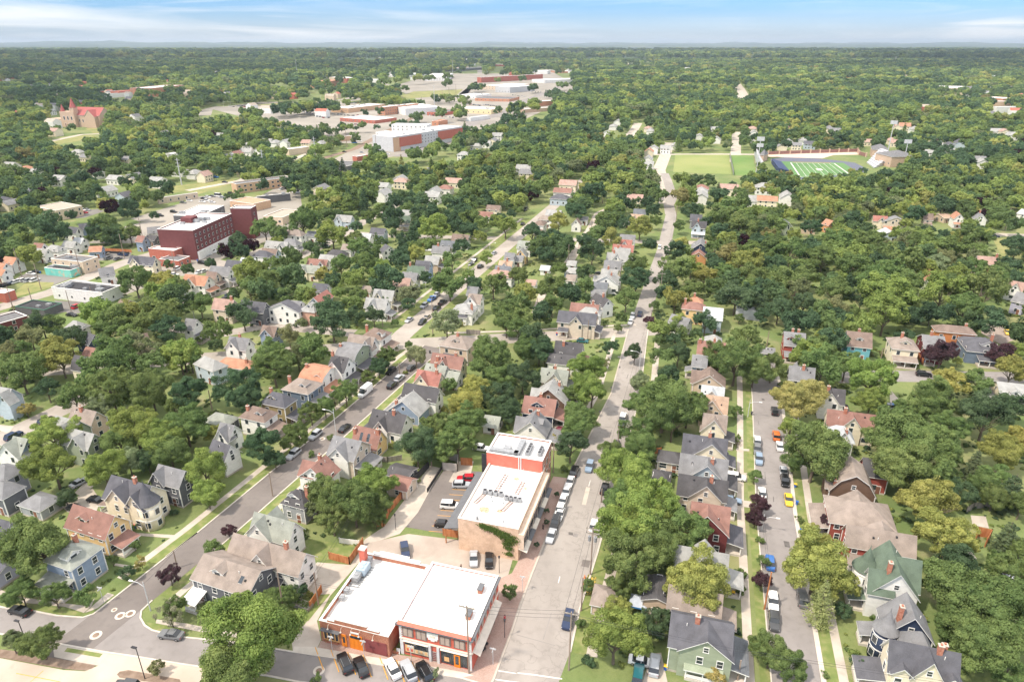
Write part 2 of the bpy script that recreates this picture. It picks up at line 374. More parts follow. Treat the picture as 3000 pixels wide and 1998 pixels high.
TREE_DATA = """
A 370 290 320 g;190 730 130 g;500 760 125 g;750 690 38 l;790 770 95 g;1165 560 75 d;1295 455 60 o;1560 570 105 p;2100 165 62 p;1960 340 90 g;110 1190 115 n;370 1190 170 g;2230 1110 430 b;2180 1420 300 g;1560 930 130 k;1600 880 110 g;1420 1430 75 n;1230 300 60 g;330 1490 0 g;1030 440 60 g;1240 520 35 o
B 230 790 140 g;390 720 75 d;480 750 42 y;1630 1500 65 a;560 1545 60 g;2330 730 70 g;1100 60 90 g;700 40 170 g
F 680 1380 190 g;560 1500 120 n;1060 1310 190 b;900 1480 220 g;1150 1500 120 g;740 1480 150 g
C 1120 70 300 b;1560 170 240 g;1130 420 290 g;1350 280 250 g;980 680 120 g;950 1130 285 b;960 900 140 y;1730 650 290 y;1180 1020 110 d;1330 1000 130 d;700 1340 70 d;710 680 72 g;620 1030 60 g;2295 630 90 p;2240 50 90 p;2278 260 44 g;2310 450 62 g;1870 1500 95 o;2105 560 55 g;2110 720 55 g;1180 640 90 d;1250 100 230 b;30 160 45 g;230 250 30 l;320 40 30 l
D 450 470 300 y;430 300 170 y;640 640 190 y;500 830 140 w;560 100 90 p;690 900 75 d;290 70 42 g;30 1250 190 g;200 1400 160 g;820 1380 75 d;1620 200 250 y;2200 230 110 c;1700 520 250 d;1850 760 330 g;2150 900 330 g;2000 1180 300 g;2250 560 200 g;1750 1000 200 g;525 1490 38 g;850 1510 45 y;2200 1450 160 g;2330 330 110 g;2120 470 110 g
E 190 280 190 g;560 170 150 y;430 440 110 d;240 620 72 o;960 260 210 g;1010 420 210 g;1380 430 190 g;680 500 140 g;1650 130 160 b;1740 470 170 d;2190 430 200 d;930 590 120 a;1110 560 85 n;480 860 210 b;480 1120 230 b;950 1150 170 b;1240 780 230 b;1090 900 170 g;1700 760 200 g;1480 880 200 b;1980 850 110 y;1560 1010 170 g;1880 1180 190 b;1900 1390 140 b;600 1430 90 d;1260 60 90 g;20 600 60 g;60 230 130 g;2300 560 150 d;1600 600 90 g;800 400 120 g;330 200 140 g;1180 1090 130 a;1350 1080 120 d;1150 200 140 g;120 90 110 n
F 160 220 190 g;380 130 120 n;520 90 150 g;60 950 175 d;170 1080 90 d;500 650 110 g;630 590 100 g;730 560 55 k;370 840 110 g;310 920 80 g;820 460 120 g;490 555 45 p;1020 320 62 g;1130 230 95 d;1210 130 90 g;1470 130 100 a;1400 30 38 g;1370 290 25 y;515 1035 38 g;685 885 34 g;1775 410 75 d;1480 960 190 d;1650 790 150 g;1850 900 190 g;1950 730 170 g;1930 560 160 y;2020 430 140 y;2160 330 80 k;2150 130 200 g;2230 500 150 d;2320 640 120 d;2250 330 140 g;1720 960 150 g
G 130 60 130 g;100 320 150 d;250 80 125 d;680 270 180 b;740 440 180 b;600 480 110 g;620 700 150 g;580 620 90 g;600 780 130 g;540 950 150 d;390 900 48 o;480 1170 40 g;410 1350 30 l;320 1510 30 l;900 70 78 g;862 200 48 n;1130 110 90 d;1530 110 110 d;1180 370 105 a;1400 560 280 g;1250 560 180 g;1620 600 180 g;1480 720 190 g;1150 830 150 g;1180 950 150 g;900 1010 110 g;1000 1180 210 b;1180 1280 230 b;1300 1480 250 b;1000 1450 170 g;2060 170 230 g;2230 250 160 g;1900 130 150 g;2060 640 62 g;2230 1240 66 g;2260 1490 90 p;2075 870 45 g;2070 940 35 k
H 40 230 130 g;300 520 215 o;210 790 105 b;440 1010 290 g;620 1080 180 g;250 1050 150 g;500 220 190 g;350 130 150 b;720 200 150 g;960 330 220 b;950 540 140 b;1450 520 240 g;1320 640 160 g;1660 390 150 y;1930 370 140 g;2010 680 230 d;2200 600 150 d;1650 790 170 g;1230 900 300 g;1500 950 230 g;1250 1180 260 g;1450 1150 230 g;1900 1130 105 c;2150 1000 190 y;2300 900 130 y;2240 1380 120 c;1500 1500 270 y;1600 110 135 p;2150 120 110 p;1745 180 45 y;2240 260 140 y;2330 90 90 b;1980 1300 140 g;1680 600 120 n;1050 1280 0 g;1750 1380 150 d;2080 1420 130 g;2100 1250 150 g;1620 1250 140 g;2330 1500 130 g
I 60 170 120 d;260 180 85 g;460 230 170 d;220 330 85 b;240 470 80 a;960 190 130 g;900 250 90 g;1190 260 95 g;1080 330 62 d;810 320 42 g;900 310 55 d;1267 92 46 d;1412 105 45 d;2040 400 60 c;1240 690 150 g;1490 700 110 y;1640 740 100 g;1500 830 150 b;1730 610 60 g;1840 920 110 g;1540 560 50 g;1935 550 58 p;2200 350 100 d;2290 640 150 b;2290 760 110 g;2230 1000 140 d;1450 1030 200 g;1570 1150 150 d;1240 980 130 y;900 980 150 b;1080 1060 150 g;1000 1130 120 g;380 1080 130 d;500 1120 90 k;640 1230 130 d;540 1350 150 y;150 1330 110 g;280 1200 120 n;1230 1290 130 a;1350 1400 120 k;1680 1360 160 b;1030 1380 200 g;1910 1140 55 g;1850 1230 45 g;1980 1290 70 d;2230 1300 60 g;60 1200 90 g;100 330 80 d;1750 1420 110 g;300 80 70 n;1380 1320 110 n
J 80 210 130 g;200 280 90 g;430 170 140 g;600 60 80 c;660 60 70 c;700 260 150 b;600 280 90 b;950 380 110 g;1110 380 70 d;920 320 90 g;1250 200 75 o;1640 210 135 b;1500 240 60 d;1430 320 78 p;1340 460 85 d;1460 440 90 y;1040 560 110 g;1150 600 105 b;1100 680 80 b;320 520 70 d;270 440 45 p;422 500 18 l;155 545 72 o;100 720 130 g;780 560 110 g;640 640 90 y;720 700 80 n;1920 170 50 c;1820 120 55 c;2080 190 85 o;2050 310 72 d;2290 190 110 b;1890 400 88 g;1800 510 90 g;1560 680 65 y;1780 720 150 g;1710 760 80 g;1950 660 62 g;1390 830 110 a;1400 920 70 a;1275 1080 35 g;1080 1020 95 d;920 1010 90 d;700 1080 170 d;680 950 120 d;930 830 95 g;740 820 75 k;410 1090 60 g;410 850 80 y;300 700 85 n;2180 730 120 g;2270 790 80 y;1750 1080 140 a;140 1400 180 g;480 1290 140 g;300 1200 95 n;2280 980 110 g;530 1380 110 g;1200 900 60 a;1210 970 45 a;470 370 40 b;920 130 30 g;1050 160 40 g;580 440 25 g;2120 500 70 g;250 850 80 g;2300 1080 120 g;1000 480 80 g;1150 350 60 d
K 60 640 90 g;110 810 110 y;370 760 140 g;370 900 110 g;200 450 38 c;370 230 50 c;430 170 95 y;190 260 90 d;421 465 85 g;740 440 118 d;835 230 26 s;880 190 85 y;1260 380 75 g;1130 560 120 g;1140 680 135 d;900 790 17 c;965 800 17 c;1050 870 110 g;1000 1040 68 g;975 1130 42 g;670 860 52 d;300 1070 58 d;80 1050 120 g;200 1230 150 d;60 1150 120 g;1320 160 60 g;1180 200 110 y;1060 170 70 b;1310 920 52 g;1500 870 120 y;1530 1060 80 p;1260 1060 50 p;1350 1210 85 c;1510 1150 100 g;1780 1070 115 d;1690 1200 68 g;2150 1220 130 g;2090 1040 45 g;1500 600 150 g;1420 700 110 d;1570 350 45 c;1540 200 60 y;1770 650 110 y;1650 560 100 b;2120 540 160 y;2060 830 170 d;2190 650 130 g;1640 780 90 g;1815 760 40 c;1960 620 100 g;1700 300 0 g;1860 400 90 g;2000 420 110 g;2260 900 110 d;1990 30 110 g;1900 110 120 g;2100 200 140 g;1650 60 90 d;950 60 80 g;600 60 95 d;1300 70 80 g;1460 480 60 g;540 400 30 g;880 390 22 g;1360 1040 50 d
L 350 1290 120 g;500 1320 130 g;240 1050 110 d;100 950 130 d;620 800 150 g;330 900 110 d;620 960 120 n;800 1000 90 g;1100 800 230 b;1080 1000 190 b;950 720 150 g;1400 950 120 g;1600 800 190 b;1950 800 230 g;1800 950 170 g;2050 700 150 g;1750 700 140 b;1900 560 100 g;1620 480 90 n;1560 560 110 a;1750 430 32 l;1250 520 180 g;800 560 150 g;500 500 140 g;200 450 150 g;640 340 150 g;950 330 130 g;400 200 90 d;1150 400 110 n;1350 350 90 g;2280 400 120 d;2280 200 80 g;1790 230 26 s;1900 230 26 s;2080 200 70 g;1950 330 120 g;1650 1380 0 g;2230 1260 0 g;130 700 140 g;370 650 130 g;60 560 120 d;250 780 120 n;1450 600 120 b;1080 600 140 g;1300 700 130 g;1240 900 110 g;1500 1000 90 d;860 870 110 d;1270 180 50 d;1340 80 100 d;1600 0 110 d;1150 1150 0 g
"""

# ------------------------------------------------------------------ houses
GU = 73.8            # direction of the avenues, degrees from +X; the cross streets run at GU-90
def snap(a, g):
    for k in range(-4, 5):
        d = g + 90*k
        if abs((a - d + 180) % 360 - 180) < 24: return d
    return a
def window_mesh(w, h, frame=(trim_m,)):
    m = MB(); t = .11
    m.box(-w/2-t, w/2+t, -.02, .07, h/2, h/2+t*1.3); m.box(-w/2-t-.04, w/2+t+.04, -.02, .10, -h/2-t, -h/2)
    m.box(-w/2-t, -w/2, -.02, .07, -h/2, h/2); m.box(w/2, w/2+t, -.02, .07, -h/2, h/2); m.box(-w/2, w/2, -.02, .055, -.035, .035)
    p = MB(); p.box(-w/2, w/2, -.02, .035, -h/2, h/2)
    return m.mesh("window", [trim_m]), p.mesh("pane", [glass_m])
WIN = [window_mesh(.95, 1.45), window_mesh(.75, 1.0), window_mesh(1.7, 1.4)]
def far_window(w, h):
    m = MB(); m.box(-w/2-.1, w/2+.1, -.02, .04, -h/2-.1, h/2+.1, 0); m.box(-w/2, w/2, .0, .06, -h/2, h/2, 1)
    return m.mesh("window", [trim_m, glass_m])
FARWIN = [far_window(1.0, 1.4), far_window(.8, .9), far_window(1.7, 1.3)]
_m = MB(); _m.box(-.5,.5,-.02,.06,0,2.1); DOOR = _m.mesh("door", [noise_mat("door_paint",(.20,.09,.06),(.25,.12,.08),1)])
_m = MB(); _m.box(-.62,.62,-.02,.05,0,2.25,0); _m.box(-.48,.48,.0,.08,0,2.08,1); DOORW = _m.mesh("door", [trim_m, MATS["door_paint"]])
_m = MB(); _m.box(-.1,.1,-.1,.1,0,1); POST = _m.mesh("porch_post", [trim_m])
def put(name, me, parent, loc, rz=0, scale=None):
    o = bpy.data.objects.new(name, me); o.location = loc; o.rotation_euler = (0,0,rz)
    if scale: o.scale = scale
    return link(o, parent)
def window(parent, near, k, loc, rz):
    if near:
        w = put('window', WIN[k][0], parent, loc, rz); put('pane', WIN[k][1], w, (0,0,0))
    else: put('window', FARWIN[k], parent, loc, rz)
def gable_roof(m, L, Wd, e, r, oh, kind='g', og=None, th=.17):
    """ridge along x, centred; material 0 shingles, 1 edges"""
    og = oh if og is None else og
    k = r/(Wd/2); x0, x1 = -L/2-og, L/2+og; yo = Wd/2+oh; zo = e - oh*k + th
    zr = e + r + th
    if kind == 'g':
        m.slab([(x0,-yo,zo),(x1,-yo,zo),(x1,0,zr),(x0,0,zr)], th, 0, 1)
        m.slab([(x0,0,zr),(x1,0,zr),(x1,yo,zo),(x0,yo,zo)], th, 0, 1)
    elif kind == 'm':
        ym = Wd/2*.62; zm = e + r*.62 + th; zo = e - .15 + th; yo = Wd/2 + .25
        m.slab([(x0,-yo,zo),(x1,-yo,zo),(x1,-ym,zm),(x0,-ym,zm)], th, 0, 1); m.slab([(x0,-ym,zm),(x1,-ym,zm),(x1,0,zr),(x0,0,zr)], th, 0, 1)
        m.slab([(x0,ym,zm),(x1,ym,zm),(x1,yo,zo),(x0,yo,zo)], th, 0, 1); m.slab([(x0,0,zr),(x1,0,zr),(x1,ym,zm),(x0,ym,zm)], th, 0, 1)
    else:
        h = min(L/2, Wd/2)*1.0; zo = e - .05 + th
        a, b = (x0+h+oh*.5, x1-h-oh*.5)
        if a > b: a = b = 0
        A,B,C,D = (x0,-yo,zo),(x1,-yo,zo),(x1,yo,zo),(x0,yo,zo); P,Q = (a,0,zr),(b,0,zr)
        if a == b:
            for p, q in ((A,B),(B,C),(C,D),(D,A)): m.slab([p,q,P], th, 0, 1)
        else:
            m.slab([A,B,Q,P], th, 0, 1); m.slab([B,C,Q], th, 0, 1); m.slab([C,D,P,Q], th, 0, 1); m.slab([D,A,P], th, 0, 1)
def gable_walls(m, L, Wd, e, r, kind='g'):
    x0,x1,y0,y1 = -L/2, L/2, -Wd/2, Wd/2
    m.poly([(x0,y0,0),(x1,y0,0),(x1,y0,e),(x0,y0,e)]); m.poly([(x1,y1,0),(x0,y1,0),(x0,y1,e),(x1,y1,e)])
    for x in (x0, x1):
        p = [(x,y0,0),(x,y1,0),(x,y1,e)]
        if kind == 'g': p.append((x,0,e+r))
        if kind == 'm': p += [(x,y1*.62,e+r*.62),(x,0,e+r),(x,y0*.62,e+r*.62)]
        p.append((x,y0,e)); m.poly(p if x > 0 else p[::-1], 0)
HOUSES = []; FOOT = []
def chimney(parent, x, y, z0, z1, w=.8, mat=None):
    c = MB(); c.box(x-w/2, x+w/2, y-w*.4, y+w*.4, z0, z1, 0); c.box(x-w/2-.07, x+w/2+.07, y-w*.4-.07, y+w*.4+.07, z1, z1+.12, 1); c.box(x-.14, x+.14, y-.14, y+.14, z1+.12, z1+.4, 0)
    c.obj('chimney', [mat or brick_m, conc_m], parent)
def house_at(X, Y, rz, L, Wd, e, r, kind, wall, roof, opts="", label=None, name='house', sides='n01f', cat='house'):
    near = math.hypot(X, Y) < 165
    # local +y faces the camera when nd = 1
    ny = math.sin(rz + math.pi/2); nd = -1 if ny > 0 else 1
    H = empty(name, (X, Y, 0), rz, None, cat)
    wm = wall_mat(wall); rm = roof_mat(roof)
    m = MB(); gable_walls(m, L, Wd, e, r, kind)
    rf = MB(); gable_roof(rf, L, Wd, e, r, .42, kind)
    todo = []; cgs = []; porches = []
    for op in [o.split() for o in opts.split('|') if o.strip()]:
        if op[0] == 'cg':
            s = nd if op[1] == 'n' else -nd; t = (float(op[2]) - .5)*L; w = float(op[3]); rr = min(r*.98, r*w/Wd*1.25) if len(op) < 5 or op[4] == '-' else float(op[4])
            y1 = s*(Wd/2 + .5); dpt = Wd/2 + .5
            cw = m
            if len(op) > 5: cw = MB(); todo.append((cw, op[5]))
            cw.poly([(t-w/2, y1, 0), (t+w/2, y1, 0), (t+w/2, y1, e), (t, y1, e+rr), (t-w/2, y1, e)][::s])
            for q in (-1, 1): cw.poly([(t+q*w/2, y1, 0), (t+q*w/2, 0, 0), (t+q*w/2, 0, e), (t+q*w/2, y1, e)])
            k = rr/(w/2); oh = .4; ye = s*(Wd/2+.95)
            for q in (-1, 1):
                pts = [(t+q*(w/2+oh), ye, e-oh*k+.2), (t+q*(w/2+oh), 0, e-oh*k+.2), (t, 0, e+rr+.2), (t, ye, e+rr+.2)]
                if q*s > 0: pts = pts[::-1]
                rf.slab(pts[::-1], .17, 0, 1)
            cgs.append((s, t, w, rr))
        elif op[0] == 'po': porches.append(op)
    m.obj('wall', wm, H)
    for cw, col in todo: cw.obj('gable_wall', wall_mat(col), H)
    RO = rf.obj('roof', [rm, trim_m], H)
    for op in [o.split() for o in opts.split('|') if o.strip()]:
        if op[0] == 'ch':
            x = (float(op[1])-.5)*L; y = nd*float(op[2])*Wd/2; chimney(RO, x, y, e, e + r*(1-abs(float(op[2]))) + 1.5 + (float(op[3]) if len(op) > 3 else 0))
        elif op[0] == 'dm':
            s = nd if op[1] == 'n' else -nd; t = (float(op[2])-.5)*L; w = float(op[3]); yd = s*Wd/2*.62; zb = e + r*.30; hh = 1.15; col = op[4] if len(op) > 4 else wall
            d = MB(); d.poly([(t-w/2,yd,zb-.3),(t+w/2,yd,zb-.3),(t+w/2,yd,zb+hh),(t,yd,zb+hh+w*.28),(t-w/2,yd,zb+hh)][::s])
            for q in (-1,1): d.poly([(t+q*w/2,yd,zb-.3),(t+q*w/2,0,zb-.3),(t+q*w/2,0,zb+hh),(t+q*w/2,yd,zb+hh)])
            D = d.obj('dormer', wall_mat(col), H); q_ = MB()
            for q in (-1,1):
                pts = [(t+q*(w/2+.3), yd+s*.35, zb+hh-.12), (t+q*(w/2+.3), s*.1, zb+hh-.12), (t, s*.1, zb+hh+w*.28+.1), (t, yd+s*.35, zb+hh+w*.28+.1)]
                if q*s > 0: pts = pts[::-1]
                q_.slab(pts[::-1], .12, 0, 1)
            q_.obj('dormer_roof', [rm, trim_m], D)
            if near: put('window', FARWIN[1], D, (t, yd+s*.02, zb+hh*.5), 0 if s > 0 else math.pi, (min(1.6,w/1.5),1,.8))
            else: put('window', FARWIN[1], D, (t, yd+s*.02, zb+hh*.5), 0 if s > 0 else math.pi)
        elif op[0] == 'sk':
            s = nd; t = (float(op[1])-.5)*L; y = s*Wd/2*.55; z = e + r*.45 + .28; k = r/(Wd/2)
            q_ = MB(); q_.slab([(t-.4, y-.6*s, z+.6*k),(t-.4,y+.6*s,z-.6*k),(t+.4,y+.6*s,z-.6*k),(t+.4,y-.6*s,z+.6*k)], .12, 1, 0); q_.obj('skylight', [trim_m, glass_m], RO)
        elif op[0] == 'tu':
            x = (float(op[1])-.5)*L; y = nd*float(op[2])*Wd/2; rr = float(op[3]); hh = e + .6
            q_ = MB(); q_.cone((x,y), rr, rr, 0, hh, 16); Tt = q_.obj('turret', wm, H, True)
            q_ = MB(); q_.tube([(x,y,hh),(x,y,hh+rr*.9),(x,y,hh+rr*2.1)], [rr+.35,rr*.52,.04], 18); q_.cone((x,y), .12, .02, hh+rr*2, hh+rr*2+.9, 6); q_.obj('turret_roof', rm, Tt)
            for fl in (1.7, 4.6):
                if fl > hh: continue
                for k in range(6):
                    a = k*math.pi/3
                    put('window', FARWIN[0], Tt, (x+math.cos(a)*rr*.99, y+math.sin(a)*rr*.99, fl), a - math.pi/2)
                q_ = MB(); q_.cone((x,y), rr+.09, rr+.09, fl+1.0, fl+1.2, 16); q_.obj('trim_band', trim_m, Tt)
    for op in porches:
        sd_ = op[1]; dep = float(op[2]); col = op[3] if len(op) > 3 else roof
        c0 = float(op[4]) if len(op) > 4 else .5; wf = float(op[5]) if len(op) > 5 else .9
        # porch frame: origin at wall, py outward
        if sd_ in 'nf': s = nd if sd_ == 'n' else -nd; org = ((c0-.5)*L, s*Wd/2); a = 0 if s > 0 else math.pi; pw = L*wf
        else: s = 1 if sd_ == '1' else -1; org = (s*L/2, (c0-.5)*Wd); a = -math.pi/2 if s > 0 else math.pi/2; pw = Wd*wf
        f = MB(); f.box(-pw/2, pw/2, 0, dep, 0, .55)
        P = f.obj('porch', curb_m if near else conc_m, H); P.location = (org[0], org[1], 0); P.rotation_euler = (0,0,a)
        q_ = MB(); zt = 3.5 if e > 4 else 3.1
        q_.slab([(-pw/2-.3,-.0,zt),(pw/2+.3,-.0,zt),(pw/2+.3,dep+.35,zt-.75),(-pw/2-.3,dep+.35,zt-.75)], .2, 0, 1)
        q_.obj('porch_roof', [roof_mat(col), trim_m], P)
        npst = max(2, int(pw/2.6)+1)
        for k in range(npst): put('porch_post', POST, P, (-pw/2+.15+k*(pw-.3)/(npst-1), dep-.15, .55), 0, (1,1,zt-1.35))
        rl = MB(); rl.box(-pw/2+.15, pw/2-.15, dep-.14, dep-.07, .7, 1.35); 
        if near: rl.obj('railing', trim_m, P)
        put('door', DOORW, P, (0, .01, .55))
    if near or math.hypot(X, Y) < 235:
        fd = MB(); d_ = .05
        fd.box(-L/2-d_, L/2+d_, -Wd/2-d_, Wd/2+d_, 0, .42); fd.obj('foundation', conc_m, H)
        if wall not in ('white','cream'):
            for sx in (-1,1):
                for sy in (-1,1): cb = MB(); cb.box(sx*L/2-.09+sx*.03, sx*L/2+.09+sx*.03, sy*Wd/2-.09+sy*.03, sy*Wd/2+.09+sy*.03, .42, e-.05); cb.obj('corner_board', trim_m, H)
        for k in range(rnd.choice((1,2,3))):
            q_ = MB(); vx = rnd.uniform(-.38,.38)*L; vy = nd*rnd.uniform(.2,.6)*Wd/2; vz = e + r*(1-abs(vy)/(Wd/2)) + .15
            if kind == 'g': q_.box(vx-.17, vx+.17, vy-.17, vy+.17, vz-.1, vz+.28) if k else q_.cone((vx,vy), .07, .07, vz-.1, vz+.55, 6); q_.obj('roof_vent', dark_m if k else trim_m, RO)
    # windows
    floors = [1.75] if e < 4.2 else [1.75, 4.5]
    blocked = set(p[1] for p in porches)
    for sd_ in 'nf01':
        span = L if sd_ in 'nf' else Wd
        if sd_ == 'n': base = lambda u: ((u, nd*(Wd/2), 0), 0 if nd > 0 else math.pi)
        elif sd_ == 'f': base = lambda u: ((u, -nd*(Wd/2), 0), math.pi if nd > 0 else 0)
        elif sd_ == '0': base = lambda u: ((-L/2, u, 0), math.pi/2)
        else: base = lambda u: ((L/2, u, 0), -math.pi/2)
        nwin = max(1, int(span/(2.7 if near else 3.4)))
        for fi, z in enumerate(floors):
            if sd_ == 'f' and not near: continue
            if fi == 0 and sd_ in blocked and not near: continue
            for k in range(nwin):
                u = -span/2 + span*(k+.5)/nwin + rnd.uniform(-.25,.25)
                if rnd.random() < .12: continue
                (x,y,_), a = base(u)
                if sd_ in 'nf':
                    sg = 1 if y > 0 else -1; hit = [c for c in cgs if c[0] == sg and abs(u-c[1]) < c[2]/2+.5]
                    if hit:
                        if any(abs(u-c[1]) > c[2]/2-.6 for c in hit): continue
                        y += sg*.5
                window(H, near, rnd.choice((0,0,0,2)) if fi == 0 else 0, (x,y,z), a)
        if sd_ in '01' and kind != 'h' and r > 1.9:
            (x,y,_), a = base(0); window(H, near, 1, (x,y,e + r*.35), a)
    for s, t, w, rr in cgs:
        if rr > 1.8: window(H, near, 1, (t, s*(Wd/2+.5), e+rr*.33), 0 if s > 0 else math.pi)
    if not porches: put('door', DOORW, H, (L*.2, nd*(Wd/2+.0), .05), 0 if nd > 0 else math.pi)
    HOUSES.append(dict(o=H, X=X, Y=Y, L=L, W=Wd, top=e+r, wall=wall, roof=roof, kind=kind, e=e, opts=opts, label=label))
    FOOT.append((X, Y, rz, L/2+1.2, Wd/2+1.2))
    return H
def house(line):
    p = [q.strip() for q in line.split(';')]
    a = p[0].split(); mode, t = a[0], a[1]; n = [float(v) for v in a[2:]]
    er = p[1].split(); e, r = float(er[0]), float(er[1]); kind = er[2]
    g = GU - 4.5 if 'L' in er[3:] else GU
    wall, roof = p[2].split(); opts = p[3] if len(p) > 3 else ''; lab = p[4] if len(p) > 4 else None
    if mode == 'R':
        z = e + r
        p0 = gp(t, n[0], n[1], z); p1 = gp(t, n[2], n[3], z); ee = gp(t, n[4], n[5], e)
        c = (p0+p1)/2; d = p1-p0; L = d.length; ang = math.degrees(math.atan2(d.y, d.x))
        if 'F' not in er[3:]: ang = snap(ang, g)
        dr = Vector((math.cos(R(ang)), math.sin(R(ang)))); L = abs(d.dot(dr))
        nrm = Vector((-dr.y, dr.x)); hw = abs((ee-c).dot(nrm)) - .3
        Wd = min(14, max(5.0, 2*hw))
        if kind == 'h': L += Wd*.35
        L -= .6
    else:
        P = [gp(t, n[i], n[i+1], e) for i in (0,2,4)]
        ab = P[1]-P[0]; bc = P[2]-P[1]; c = (P[0]+P[2])/2
        if n[-1] < 0 or 'b' in er[3:]:
            ang = math.degrees(math.atan2(bc.y, bc.x)); ang = snap(ang, g); L, Wd = bc.length, ab.length
        else:
            ang = math.degrees(math.atan2(ab.y, ab.x)); ang = snap(ang, g); L, Wd = ab.length, bc.length
        L -= .8; Wd -= .8
    L = max(4, min(L, 34))
    return house_at(c.x, c.y, R(ang), L, Wd, e, r, kind, wall, roof, opts, lab, sides='')
